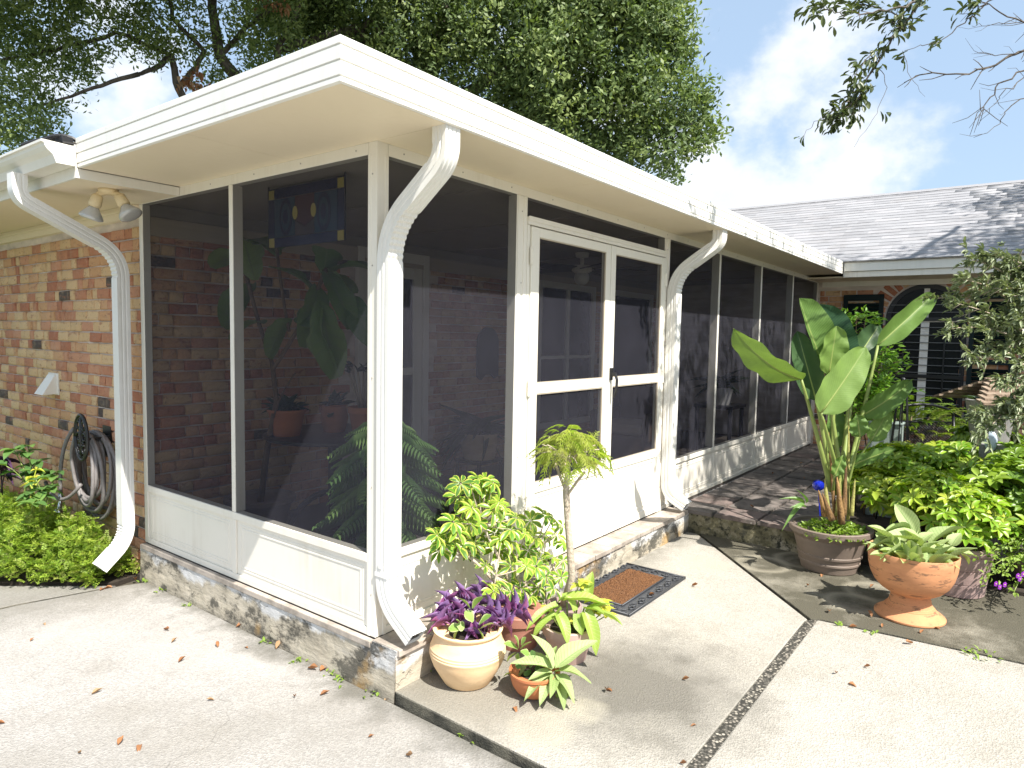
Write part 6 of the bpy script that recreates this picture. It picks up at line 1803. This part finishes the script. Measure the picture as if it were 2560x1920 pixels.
MB().lathe([(.001, 0), (.12, 0), (.12, .05), (.07, .09), (.06, hh_*.45), (.10, hh_*.55), (.13, hh_*.75), (.17, hh_*.97), (.18, hh_), (.165, hh_+.004), (.14, hh_-.04), (.001, hh_-.05)], 32, (cq.x, cq.y, GB)).build('planter', stone, cu, True, auto=40)
for k in range(40):
    a = random.random()*6.28; b0 = Vector((cq.x + random.uniform(-.1, .1), cq.y + random.uniform(-.1, .1), cq.z-.03)); d = Vector((math.cos(a), math.sin(a), random.uniform(.2, 1.2))).normalized()
    put('leaf', ivyo, leafM(b0, b0 + d*random.uniform(.1, .2), .05), cu)
cb = thing('cement_planter', (3.976,-2.159,0.415), 'square grey cement planter with bluish shell ornament among the shrubs', 'planter')
cb.location.z = GB
cq = Vector((4.004,-2.169,0.648))
MB().box((cq.x-.09, cq.y-.10, GB), (cq.x+.09, cq.y+.10, cq.z+.03)).build('planter', stone, cb, bevel=.012)
MB().sphere((cq.x-.115, cq.y+.03, cq.z+.06), .05, 14, 9, (.45, .8, 1.5)).build('ornament', plain('bluish ceramic', (.45, .52, .60), .3), cb, True)
gx = thing('garden_box', (4.811,-1.347,0.455), 'low pale green box by the wing wall left of the iron chair', 'box')
gx.location.z = GB; gq = Vector((4.819,-1.337,0.635))
MB().box((gq.x-.08, gq.y-.13, GB), (gq.x+.08, gq.y+.13, gq.z+.04)).box((gq.x-.09, gq.y-.14, gq.z+.0405), (gq.x+.09, gq.y+.14, gq.z+.06)).build('case', plain('pale green plastic', (.28, .34, .31), .5), gx, bevel=.006)

# ------------------------------------------------------------------ left bed
bedm = MB().prism([(-.005, 2.29), (-.20, 2.25), (-.64, 2.80), (-1.15, 3.32), (-2.4, 3.7), (-2.4, 9), (-.005, 9)], -.34, -.222)
o = bedm.build('planting_bed', M['soil']); tag(o, 'soil of the bed along the brick wall on the left', kind='structure')
fb1 = []
for k in range(5):
    t = .15 + .85*k/4
    for s in (-1, 1):
        p = (0, t, .2*t-.35*t*t); l = .42*(1-.45*t)
        fb1.append(xf(nl2, leafM(p, Vector(p) + Vector((s*l*.75, l*.6, .05)), .17)))
fb1.append(xf(nl2, leafM((0, .85, -.08), (0, 1.15, -.2), .15)))
fsp = merge_base(fb1)
def bed_edge(y):  # driveway side of the bed, x as a function of y
    return np.interp(y, [2.25, 2.8, 3.32, 3.7, 5], [-.16, -.60, -1.08, -1.9, -2.4])
N_ = 15000
yy = 2.30 + RNG.random(N_)*3.4; uu = RNG.random(N_)
xe = bed_edge(yy) - .05; xx = -.03 + (xe - .03)*uu
hgt = (.40*np.sin(np.pi*np.clip(uu*.92 + .04, 0, 1))**.45)*np.interp(yy, [2.28, 2.45, 2.8, 3.2, 6], [.25, .6, .95, 1.1, 1.15])
hgt *= .85 + .3*np.sin(xx*17+1)*np.sin(yy*13)
zz2 = -.222 + hgt*np.sqrt(RNG.uniform(.02, 1, N_))
P = np.stack([xx, yy, zz2], 1)
D = np.stack([RNG.normal(-.25, .6, N_), RNG.normal(-.25, .6, N_), RNG.uniform(.1, 1.0, N_)], 1); D /= np.linalg.norm(D, axis=1)[:, None]
L_ = RNG.uniform(.035, .07, N_)
V, F, U, T_ = scatter(fsp, rand_frames(P, D, L_, L_, .3))
o = ob('ground_cover', arr_mesh('ground_cover', V, F, U, T_, M['ferny'])); tag(o, 'lush bright ferny ground cover spilling from the left bed', kind='stuff')
hyl = [leaf_me('leaf', M['hydra'], nv=4, prof=p_oval, droop=.3, fold=.12), leaf_me('leaf', M['hydra'], nv=4, prof=p_oval, droop=.5, fold=.15)]
def leafy(name, label, cat, base, tips, mesh, n, L, w, mat='stem_green', spread=.09, clusters=None):
    t = thing(name, base, label, cat); b = MB()
    for tp_ in tips:
        a = Vector(base) + Vector((random.uniform(-.04, .04), random.uniform(-.04, .04), 0)); e = Vector(tp_)
        pts = curve_pts(a, (a+e)/2 + Vector((0, 0, .06)), e, 6); b.tube(pts, [.006, .0055, .005, .0045, .004, .0035, .003], 5)
        for k in range(n):
            i = random.choice((3, 4, 5, 6, 6)); an = random.random()*6.28
            d = Vector((math.cos(an), math.sin(an), random.uniform(-.1, .6))).normalized()
            put('leaf', random.choice(mesh), leafM(pts[i], pts[i] + d*L*random.uniform(.7, 1.15), w*random.uniform(.8, 1.2)), t)
    b.build('stems', M[mat], t, True)
    return t
leafy('leafy_plant', 'upright green leafy plant against the brick left of the hose', 'plant', (-0.350,3.188,0.218), [(-0.404,3.296,0.537), (-0.325,3.278,0.558), (-0.305,3.158,0.471), (-0.344,3.118,0.397), (-0.266,3.176,0.363), (-0.476,3.215,0.445)], hyl, 8, .10, .062)
leafy('leafy_plant', 'low plant with greyish oval leaves just below the hose', 'plant', (-0.423,2.782,0.189), [(-0.447,2.758,0.410), (-0.493,2.725,0.331), (-0.426,2.723,0.346), (-0.348,2.786,0.349), (-0.243,2.985,0.400), (-0.516,2.586,0.293)], hyl, 8, .085, .055)
pvl = [leaf_me('leaf', M['purpledark'], nv=5, prof=p_lance, droop=.5, fold=.2)]
leafy('purple_plant', 'dark purple strap leaved plant at the left edge of the bed', 'plant', (-0.470,3.426,0.202), [(-0.466,3.370,0.466), (-0.434,3.323,0.425), (-0.483,3.476,0.483)], pvl, 9, .15, .03, 'purpledark')
yf = [leaf_me('leaf', M['coleus'], nv=4, prof=p_lance, droop=.4, fold=.2)]
leafy('yellow_plant', 'small plant with yellowing leaves in front of the brick wall', 'plant', (-0.442,2.895,0.227), [(-0.451,2.926,0.386), (-0.371,2.992,0.432), (-0.349,2.957,0.379)], yf, 4, .06, .022, 'coleus')

# ------------------------------------------------------------------ weeds, litter
wl_ = [leaf_me('leaf', M['weed'], nv=3, prof=p_oval, droop=.3, fold=.1)]
for i, (p, r, n, wh_) in enumerate((
    ((-0.032,0.210,-0.236), .06, 34, 'long weed patch in the crack below the middle of the stained plinth'), ((-0.075,0.482,-0.236), .035, 12, 'small weed below the plinth beside brown litter'),
    ((-0.020,-0.035,-0.236), .05, 28, 'weed tuft at the corner where plinth meets the walk slab'), ((-0.073,1.570,-0.236), .03, 8, 'tiny weed in the crack under the rust stained plinth'),
    ((-0.055,2.158,-0.236), .035, 9, 'bright weed beside the left downspout outlet'), ((-0.058,1.916,-0.236), .035, 10, 'pale weed a step right of the downspout outlet'),
    ((-0.068,0.805,-0.236), .03, 9, 'short weed at plinth foot below the mullion'), ((0.179,-0.140,-0.186), .035, 9, 'little weed in the shade between plinth and cream pot'),
    ((2.076,-2.201,-0.184), .08, 30, 'weed growing in the slab joint at lower right'), ((2.015,-1.567,-0.184), .03, 8, 'tiny weed in the slab joint near the urn'), ((2.019,-1.717,-0.184), .03, 8, 'tiny weed in the slab joint right of the pebble strip'),
    ((0.000,-0.558,-0.236), .05, 12, 'weeds in the step edge of the walk slab at the bottom'), ((0.400,-0.775,-0.186), .035, 14, 'seedling on the slab right under the terracotta bowl'))):
    t = thing('weed', p, wh_, 'weed', 'weeds in the cracks')
    for k in range(n):
        a = random.random()*6.28; q = Vector(p) + Vector((random.gauss(0, r*.5), random.gauss(0, r*.5), .002)); d = Vector((math.cos(a), math.sin(a), random.uniform(.3, 1.5))).normalized()
        put('leaf', wl_[0], leafM(q, q + d*random.uniform(.014, .034), random.uniform(.008, .016)), t)
dl_ = [leaf_me('fallen_leaf', M['deadleaf'], nv=5, prof=p_oval, droop=dr_, fold=fo, wave=.05) for dr_, fo in ((-.3, .3), (.3, .25), (-.5, .4))]
def on_drive(x, y):
    near = 'in the near foreground' if x < -.9 and y < .6 else ('near the stained plinth' if x > -.55 else 'in the middle')
    side = 'left' if y > 1.1 else ('centre' if y > .1 else 'right')
    return 'dry brown leaf on the driveway ' + near + ', ' + side + ' part'
def on_slab(x, y):
    if x < .6: return 'curled dry leaf on the walk slab below the terracotta bowl'
    if x > 1.6: return 'dry leaf on the walk slab near the doormat corner'
    return 'dry leaf on the open walk slab ' + ('beside the pots' if y > -.95 else 'close to the pebble joint')
def on_stain(x, y):
    return 'tan dry leaf on the dark slab ' + ('under the taupe pot' if y > -1.45 else 'left of the urn foot' if x > 2.42 or y > -1.75 else 'in front of the urn foot')
def at_edge(x, y):
    return 'reddish dry leaf ' + ('at the bed edge by the downspout outlet' if y > 2.0 else 'in the crack along the plinth, ' + ('far half' if y > .9 else 'near half'))
def on_tiles(x, y):
    return 'pale dry leaf on the tile walk, ' + ('far part by the screens' if x > 5 else 'middle part' if x > 3.9 else 'near its front edge')
def litter(pts, zlev, label, group, L=(.022, .046)):
    for (x, y) in pts:
        o = ob('fallen_leaf', random.choice(dl_)); a = random.random()*6.28; l = random.uniform(*L)
        m = leafM((x, y, zlev+.004), (x + l*math.cos(a), y + l*math.sin(a), zlev+.006), l*random.uniform(.4, .5)); o.matrix_basis = m
        tag(o, label if isinstance(label, str) else label(x, y), 'fallen leaf', group)
litter([(-0.316,1.348), (-0.368,1.161), (-0.452,0.922), (-0.244,0.925), (-0.839,0.926), (-0.820,1.731), (-1.152,0.958), (-0.930,0.440), (-1.048,0.504), (-0.522,0.463), (-0.204,0.136), (-0.281,0.220), (-0.281,-0.278), (-0.267,-0.483), (-0.694,1.924), (-0.152,0.799), (-0.877,0.374)], ZD,
    on_drive, 'leaves fallen on the driveway')
litter([(0.884,-1.120), (0.580,-0.888), (0.564,-1.318), (0.286,-1.368), (2.068,-0.680), (1.728,-0.536), (0.199,-0.655), (0.581,-0.918)], ZS,
    on_slab, 'leaves fallen on the walk slab')
litter([(1.572,-1.765), (1.416,-1.675), (1.342,-1.738)], ZS, 'small dry leaf on the clean slab below the urn', 'leaves fallen on the right slab')
litter([(2.833,-1.288), (2.551,-1.262), (2.138,-1.757), (2.186,-1.934), (2.018,-1.920), (2.029,-1.609), (2.255,-1.688), (2.199,-1.469), (2.319,-2.015), (2.781,-1.589), (2.881,-1.655)], ZS+.002,
    on_stain, 'leaves fallen on the stained slab', (.03, .05))
litter([(-0.104,2.272), (-0.229,2.203), (-0.299,2.203), (-0.104,2.388), (-0.302,2.343), (-0.071,2.234), (-0.069,0.677), (-0.085,0.386), (-0.056,1.074), (-0.006,-0.134), (-0.068,0.315)], ZD,
    at_edge, 'leaf litter along the edges', (.04, .07))
litter([(7.901,0.878), (5.236,-0.245), (3.642,-0.565), (5.252,-0.560), (6.347,0.128), (6.058,-0.315)], .002, on_tiles, 'leaves fallen on the tile walk', (.03, .05))

# leaves that share a label so far are told apart by their order from left to right as one looks at the porch
same = {}
for o in S.objects:
    if o.get('category') == 'fallen leaf': same.setdefault(o['label'], []).append(o)
side_ = Vector((math.sin(_yaw), -math.cos(_yaw), 0)); fwd_ = Vector((math.cos(_yaw), math.sin(_yaw), 0)); eye_ = Vector((-2.0461, -2.3161, 0))
ORD = ['leftmost', 'second from left', 'third from left', 'fourth from left', 'fifth from left', 'sixth from left', 'seventh from left', 'eighth from left']
for lab, os_ in same.items():
    if len(os_) < 2: continue
    os_.sort(key=lambda o: (o.matrix_basis.translation - eye_).dot(side_) / (o.matrix_basis.translation - eye_).dot(fwd_))
    for k, o in enumerate(os_):
        o['label'] = lab + ', ' + (('left one', 'right one')[k] if len(os_) == 2 else 'rightmost' if k == len(os_)-1 else ORD[min(k, 7)])

# ------------------------------------------------------------------ oaks
oakl = grid_leaf(nv=2, nu=1, prof=lambda t: (.16, .95, .12)[round(t*2)], droop=.2, fold=0)
def crown(root, lobes, dens, L, Wd, mat, per=16, rad=.17, up=.35, shell=(.55, 1.05), flat=.85):
    """leaf sprigs spread through lobes of (centre, radius, density factor)"""
    C, O = [], []
    for c, r, k in lobes:
        n = max(3, int(dens*k*r*r))
        v = RNG.normal(size=(n, 3)); v /= np.linalg.norm(v, axis=1)[:, None]
        rr = r*np.where(RNG.random(n) < .72, RNG.uniform(.78, shell[1], n), RNG.uniform(.25, .8, n))
        # lumpy outline
        rr *= 1 + .22*np.sin(v[:, 0]*5 + c[0]*3)*np.sin(v[:, 1]*5 + c[1]) + .12*np.sin(v[:, 2]*9 + c[2]*2)
        p = np.array(c) + v*rr[:, None]*np.array((1, 1, flat))
        C.append(p); O.append(v)
    C = np.concatenate(C); O = np.concatenate(O)
    N = len(C)
    P = np.repeat(C, per, 0) + RNG.normal(0, rad*.5, (N*per, 3))
    D = np.repeat(O, per, 0)*.7 + RNG.normal(0, .6, (N*per, 3)) + np.array((0, 0, up))
    D /= np.linalg.norm(D, axis=1)[:, None]
    n2 = N*per
    m = rand_frames(P, D, L*RNG.uniform(.65, 1.2, n2), Wd*RNG.uniform(.7, 1.2, n2), .35, np.repeat(O, per, 0)*.9 + np.array((0, 0, .5)))
    V, F, U, T_ = scatter(oakl, m, np.clip(np.repeat(RNG.random(N), per)*.7 + RNG.random(n2)*.3, 0, .999))
    o = ob('crown', arr_mesh('crown', V - np.array(wloc(root)), F, U, T_, M[mat]), root)
    return o
def limbs(root, paths, n=9):
    b = MB()
    for pts, r0, r1 in paths:
        pts = [Vector(p) for p in pts]
        # subdivide with a little wander
        q = [pts[0]]
        for a, c in zip(pts, pts[1:]):
            for k in range(1, 6):
                t = k/5; w = (c-a).length*.018
                q.append(a*(1-t) + c*t + (Vector((random.gauss(0, w), random.gauss(0, w), random.gauss(0, w))) if k < 5 else Vector()))
        m = len(q)
        b.tube(q, [r0 + (r1-r0)*i/(m-1) for i in range(m)], n)
    return b.build('trunk', M['bark'], root, True)

oak = thing('oak_tree', (8.004,7.840,2.938), 'big sunlit live oak rising behind the porch roof', 'tree')
oak.location.z = -.3
O0 = Vector(oak.location)
crown(oak, [((6.305,9.811,7.704), 1.1, 1), ((6.911,8.574,8.217), 1.4, 1), ((7.487,7.370,7.251), 1.3, 1), ((7.965,6.867,8.326), 1.5, 1), ((7.955,6.021,6.667), 1.15, 1), ((8.331,5.466,7.573), 1.3, 1), ((8.208,4.628,6.112), 1.05, 1.1),
 ((8.595,4.223,7.021), 1.25, 1.1), ((9.021,3.611,6.585), .95, 1.1), ((8.824,3.745,5.519), .9, 1.1), ((8.926,2.956,5.593), .72, 1.1), ((8.369,4.320,5.301), .9, 1), ((8.202,5.435,5.870), .85, 1), ((9.166,2.580,5.088), .52, 1.2), ((8.861,2.935,4.684), .52, 1.2), ((8.839,3.635,4.745), .6, 1.1),
 ((7.343,7.465,6.452), .8, .8), ((9.128,3.619,7.853), 1.0, 1), ((10.150,5.447,9.457), 1.5, .5), ((9.385,7.924,10.673), 1.8, .4), ((8.179,9.510,10.636), 1.8, .4), ((9.207,2.160,4.799), .20, 1.6), ((9.293,2.932,6.673), .45, 1.2), ((9.385,2.759,6.235), .30, 1.3), ((9.153,3.338,7.155), .75, 1.1), ((8.529,4.883,7.653), 1.0, 1), ((8.179,5.096,5.552), .5, 1), ((9.033,2.658,4.256), .18, 1.2), ((9.286,2.484,5.604), .25, 1.2),
 ((6.848,8.915,7.585), .8, .9), ((7.181,8.072,6.969), .7, .9), ((6.596,9.311,8.124), 1.0, .9)], 118, .105, .052, 'oak', per=34, rad=.25)
limbs(oak, [([O0, O0 + Vector((.1, 0, 2.6)), (7.924,7.668,6.227), (8.113,7.231,7.442), (8.421,7.051,9.364)], .34, .12),
 ([(7.884,7.689,5.949), (7.177,8.066,6.879), (6.720,8.205,7.168), (6.220,8.668,6.910), (5.728,9.124,6.681)], .13, .07),
 ([(7.884,7.689,5.949), (8.022,6.522,6.031), (8.143,5.403,6.341), (8.604,4.305,6.407), (9.000,3.397,5.938)], .14, .05),
 ([(8.184,5.639,5.988), (8.236,4.823,5.274), (8.598,3.970,4.900)], .07, .03), ([(8.604,4.305,6.407), (8.893,3.832,7.030), (9.220,3.479,7.692)], .06, .03),
 ([(7.928,7.548,6.653), (7.440,7.837,7.874), (7.174,8.345,9.211)], .1, .05), ([(9.000,3.397,5.938), (9.035,2.785,5.360), (9.153,2.237,4.836)], .035, .012), ([(6.746,8.169,7.151), (6.846,7.891,7.320), (6.818,7.536,6.803)], .06, .04)])

oak2 = thing('oak_tree', (4.830,9.094,3.429), 'shady live oak with bare dark limbs behind the roof at upper left', 'tree')
oak2.location.z = -.3
O1 = Vector(oak2.location)
crown(oak2, [((2.070,11.081,6.305), .85, .9), ((2.538,10.501,6.619), .80, .8), ((2.166,10.849,5.411), .75, .85), ((2.501,10.453,5.795), .5, .8), ((3.166,9.991,6.502), .62, .8), ((3.384,9.669,6.204), .40, .8), ((2.754,10.129,5.878), .33, .8), ((1.804,10.559,4.538), .5, .9), ((2.150,10.092,4.441), .26, .9), ((2.071,10.587,4.934), .45, .8),
 ((4.013,9.535,6.468), .5, .75), ((4.290,9.455,6.079), .42, .7), ((4.870,9.101,6.744), .55, .75), ((5.153,8.983,6.092), .5, .7), ((5.396,8.771,7.011), .6, .75), ((5.684,8.634,6.266), .5, .7), ((4.722,9.170,5.679), .26, .7), ((3.659,9.622,6.063), .24, .7), ((3.690,9.662,6.761), .5, .8),
 ((2.806,10.254,7.524), .9, .8), ((1.988,11.329,7.499), 1.0, .8), ((3.928,9.477,7.853), .9, .8), ((5.127,8.916,8.057), 1.0, .8), ((1.543,8.976,7.883), 1.7, 1.1), ((2.750,7.745,8.122), 1.7, 1.1), ((4.174,6.925,8.654), 1.7, 1.0), ((0.476,9.973,7.223), 1.6, 1.0), ((1.239,9.573,9.562), 1.7, 1.3), ((2.228,8.274,9.592), 1.8, 1.3), ((3.317,7.033,9.839), 1.8, 1.3), ((4.705,6.107,10.460), 1.8, 1.3), ((2.585,7.366,8.694), 1.3, 1.2), ((1.252,12.156,6.280), 1.2, .7), ((1.285,11.963,5.010), 1.0, .7),  # the large lobes here are out of view, added to shade the crown
 ((6.255,8.576,6.519), .4, .7), ((1.884,10.066,4.060), .3, .8)], 140, .085, .042, 'oak', per=28, rad=.20)
limbs(oak2, [([O1, O1 + Vector((0, .1, 2.3)), (5.124,8.947,5.469), (4.624,9.366,6.247), (4.577,9.524,7.061), (4.604,9.661,8.530)], .15, .06),
 ([(4.299,9.657,5.079), (4.049,9.715,5.591), (3.960,9.728,6.111), (3.647,9.771,5.789), (3.453,9.847,5.669)], .075, .03), ([O1 + Vector((-.2, .1, 1.6)), (4.427,9.500,5.181), (4.299,9.657,5.079)], .12, .075),
 ([(4.049,9.715,5.591), (4.234,9.510,5.917), (4.400,9.499,6.282), (3.937,9.662,6.702), (3.892,9.814,7.489)], .055, .03),
 ([(5.124,8.947,5.469), (5.349,8.856,5.800), (5.430,8.828,6.471), (5.727,8.688,7.194), (5.887,8.627,8.463)], .075, .04),
 ([(3.960,9.728,6.111), (3.202,10.087,6.317), (2.459,10.517,5.869), (1.871,11.102,5.663)], .04, .02), ([(4.624,9.366,6.247), (4.977,9.130,6.790), (5.407,8.785,7.260)], .05, .03), ([(3.453,9.847,5.669), (2.795,10.005,5.281), (2.158,10.467,4.900)], .04, .015)])
dd = leaf_me('dry_leaf', M['deadleaf'], nv=3, prof=p_oval, droop=.4, fold=.2)
for c0, n_, rr in (((3.728,8.631,5.461), 34, .16), ((3.787,8.531,5.277), 24, .12), ((5.085,8.172,6.895), 22, .14), ((4.923,8.399,7.008), 14, .12), ((4.008,8.397,5.206), 14, .10), ((3.634,8.745,5.384), 12, .08)):
    for k in range(n_):
        p = Vector(c0) + Vector((random.gauss(0, rr*.6), random.gauss(0, rr*.6), random.gauss(0, rr*.5)))
        d = Vector((random.gauss(0, 1), random.gauss(0, 1), random.gauss(-.6, .8))).normalized()
        put('dry_leaf', dd, leafM(p, p + d*random.uniform(.08, .13), random.uniform(.045, .06)), oak2)

# the oak on the right: it stands beside the frame, reaches in with one leafy spray and bare twigs, and dapples the far half
oak3 = thing('oak_tree', (6.0, -8.2, -.3), 'oak reaching into the sky at upper right with leafy spray and bare twigs', 'tree')
crown(oak3, [((2.75, -3.55, 5.7), .50, .5), ((3.6, -3.4, 5.5), .62, .6), ((4.6, -3.4, 5.4), .62, .6), ((5.6, -3.4, 5.5), .65, .6), ((6.3, -3.7, 5.0), .5, .6), ((8.3, -5.1, 7.6), .6, .5), ((8.9, -6.2, 7.8), .9, .5), ((6.6, -5.6, 7.0), 1.1, .5), ((5.0, -5.6, 7.6), 1.3, .5), ((9.4, -6.6, 7.8), 1.1, .5), ((7.5, -7.5, 8.4), 1.6, .5), ((5.2, -8.4, 8.6), 1.6, .5), ((4.6, -3.5, 4.5), .35, .5), ((5.8, -3.4, 4.9), .4, .5), ((6.9, -3.7, 4.6), .4, .6), ((3.2, -4.0, 5.2), .55, .6), ((4.2, -4.0, 5.2), .6, .6), ((5.3, -4.2, 5.2), .65, .6)], 230, .10, .05, 'oak')
limbs(oak3, [([(6.0, -8.2, -.3), (6.0, -8.1, 2.0), (5.9, -7.4, 4.2), (5.4, -6.2, 6.2), (5.0, -5.4, 7.4)], .36, .14), ([(5.9, -7.4, 4.2), (6.8, -6.2, 6.2), (8.2, -5.2, 7.2)], .15, .06),
 ([(5.4, -6.2, 6.2), (4.9, -4.6, 6.2), (4.2, -3.6, 6.0), (3.0, -3.5, 5.6)], .12, .03), ([(4.9, -4.6, 6.2), (6.0, -3.8, 6.1), (7.4, -4.0, 6.4)], .07, .03),
 ([(4.9, -4.6, 6.2), (3.8, -3.4, 4.9), (3.2, -2.5, 4.3), (2.931,-1.792,3.807)], .06, .02), ([(3.8, -3.4, 4.9), (3.4, -2.9, 4.0), (2.853,-2.432,3.132)], .035, .014)], 8)
nb_ = MB(); lp = []; ld = []
og2 = grid_leaf(nv=4, prof=p_obov, droop=.18, fold=.14)
def spray(path, r, n, L=.055, dens=1.0, spread=.05):
    pts = [Vector(p) for p in path]; q = [pts[0]]
    for a, c in zip(pts, pts[1:]):
        for k in range(1, 6): q.append(a*(1-k/5) + c*(k/5) + Vector((random.gauss(0, .006), random.gauss(0, .006), random.gauss(0, .006))))
    m = len(q); nb_.tube(q, [r*(1-.75*i/m) for i in range(m)], 6)
    for k in range(n):
        i = random.randrange(1, m); d = (q[i]-q[i-1]).normalized(); o_ = Vector((random.gauss(0, 1), random.gauss(0, 1), random.gauss(0, 1))); o_ = (o_ - o_.dot(d)*d).normalized()
        e = q[i] + (d*random.uniform(.2, 1) + o_*random.uniform(.2, 1))*spread*random.uniform(.4, 1.3)
        if random.random() < .6: nb_.tube([q[i], e], [.0022, .0012], 4)
        for s in range(3):
            lp.append((e + Vector((random.gauss(0, .014), random.gauss(0, .014), random.gauss(0, .014))))[:]); ld.append((d*.6 + o_*random.uniform(-.4, 1) + Vector((0, 0, random.uniform(-.5, .2))))[:])
A0 = (2.931,-1.792,3.807)
spray([A0, (2.696,-1.694,3.419), (2.587,-1.576,3.198), (2.494,-1.480,2.978), (2.412,-1.393,2.798), (2.375,-1.354,2.716)], .009, 62, spread=.055)
spray([(2.696,-1.694,3.419), (2.478,-1.585,3.312), (2.364,-1.439,3.282), (2.268,-1.311,3.285), (2.221,-1.245,3.326)], .006, 34, spread=.06)
spray([(2.641,-1.635,3.308), (2.602,-1.491,3.384), (2.577,-1.367,3.448), (2.547,-1.317,3.545)], .005, 34, spread=.07)
spray([(2.812,-1.744,3.583), (2.644,-1.632,3.363), (2.533,-1.581,3.256), (2.522,-1.655,3.208)], .005, 18)
spray([(2.531,-1.519,3.060), (2.442,-1.484,3.065), (2.334,-1.436,2.963), (2.316,-1.417,2.923)], .004, 20, spread=.045)
spray([(2.494,-1.480,2.978), (2.456,-1.443,2.868), (2.396,-1.410,2.751), (2.328,-1.326,2.708)], .004, 30, spread=.05)
spray([(2.438,-1.424,2.826), (2.369,-1.340,2.770), (2.283,-1.236,2.686), (2.229,-1.176,2.589)], .003, 6, spread=.035)
spray([(2.529,-1.522,3.006), (2.548,-1.561,2.898), (2.490,-1.507,2.706), (2.417,-1.429,2.540)], .002, 1)
spray([(2.616,-1.624,3.117), (2.634,-1.666,2.955), (2.686,-1.749,2.848)], .002, 1)
spray([(2.712,-2.217,3.379), (2.553,-2.023,3.249), (2.472,-1.929,3.146), (2.375,-1.815,3.030), (2.282,-1.696,2.994)], .005, 5, spread=.03)
spray([(2.553,-2.023,3.249), (2.507,-1.963,3.242), (2.465,-1.918,3.158)], .003, 9, spread=.035)
def bare(path, r, subs=5, ln=.12):
    pts = [Vector(p) for p in path]; q = [pts[0]]
    for a, c in zip(pts, pts[1:]):
        for k in range(1, 5): q.append(a*(1-k/4) + c*(k/4) + Vector((random.gauss(0, .006), random.gauss(0, .006), random.gauss(0, .006))))
    m = len(q); nb_.tube(q, [r*(1-.75*i/m) for i in range(m)], 5)
    for k in range(subs):
        i = random.randrange(2, m); d = (q[i]-q[i-1]).normalized(); o_ = Vector((random.gauss(0, .5), random.gauss(0, .5), random.gauss(0, .5)))
        e = q[i] + (d + o_).normalized()*ln*random.uniform(.5, 1.2); mid_ = (q[i]+e)/2 + Vector((random.gauss(0, .01), 0, random.gauss(0, .01)))
        nb_.tube([q[i], mid_, e], [r*.35, r*.28, r*.15], 4)
B0 = (2.853,-2.432,3.132)
bare([B0, (2.667,-2.202,3.001), (2.553,-2.063,2.917), (2.475,-1.964,2.874), (2.322,-1.764,2.859), (2.267,-1.696,2.825)], .008, 14)
bare([B0, (2.662,-2.208,2.900), (2.563,-2.090,2.796), (2.528,-2.055,2.695), (2.503,-2.027,2.656)], .006, 10, .15)
bare([B0, (2.700,-2.231,3.127), (2.597,-2.086,3.212), (2.525,-1.980,3.298)], .006, 8)
bare([B0, (2.656,-2.217,2.749), (2.588,-2.137,2.671), (2.569,-2.121,2.595), (2.482,-2.015,2.522)], .004, 4)
bare([(2.842,-2.447,2.880), (2.660,-2.211,2.850), (2.577,-2.112,2.759), (2.541,-2.078,2.657)], .004, 6)
bare([(2.667,-2.202,3.001), (2.571,-2.079,2.973), (2.503,-1.988,2.996)], .003, 6)
bare([(2.858,-2.426,3.233), (2.674,-2.193,3.164), (2.548,-2.030,3.135), (2.502,-1.969,3.134)], .003, 4)
nb_.build('twigs', M['bark'], oak3, True)
P = np.array(lp); D = np.array(ld); D /= np.linalg.norm(D, axis=1)[:, None]
mm = rand_frames(P, D, RNG.uniform(.038, .068, len(P)), RNG.uniform(.018, .028, len(P)), .35)
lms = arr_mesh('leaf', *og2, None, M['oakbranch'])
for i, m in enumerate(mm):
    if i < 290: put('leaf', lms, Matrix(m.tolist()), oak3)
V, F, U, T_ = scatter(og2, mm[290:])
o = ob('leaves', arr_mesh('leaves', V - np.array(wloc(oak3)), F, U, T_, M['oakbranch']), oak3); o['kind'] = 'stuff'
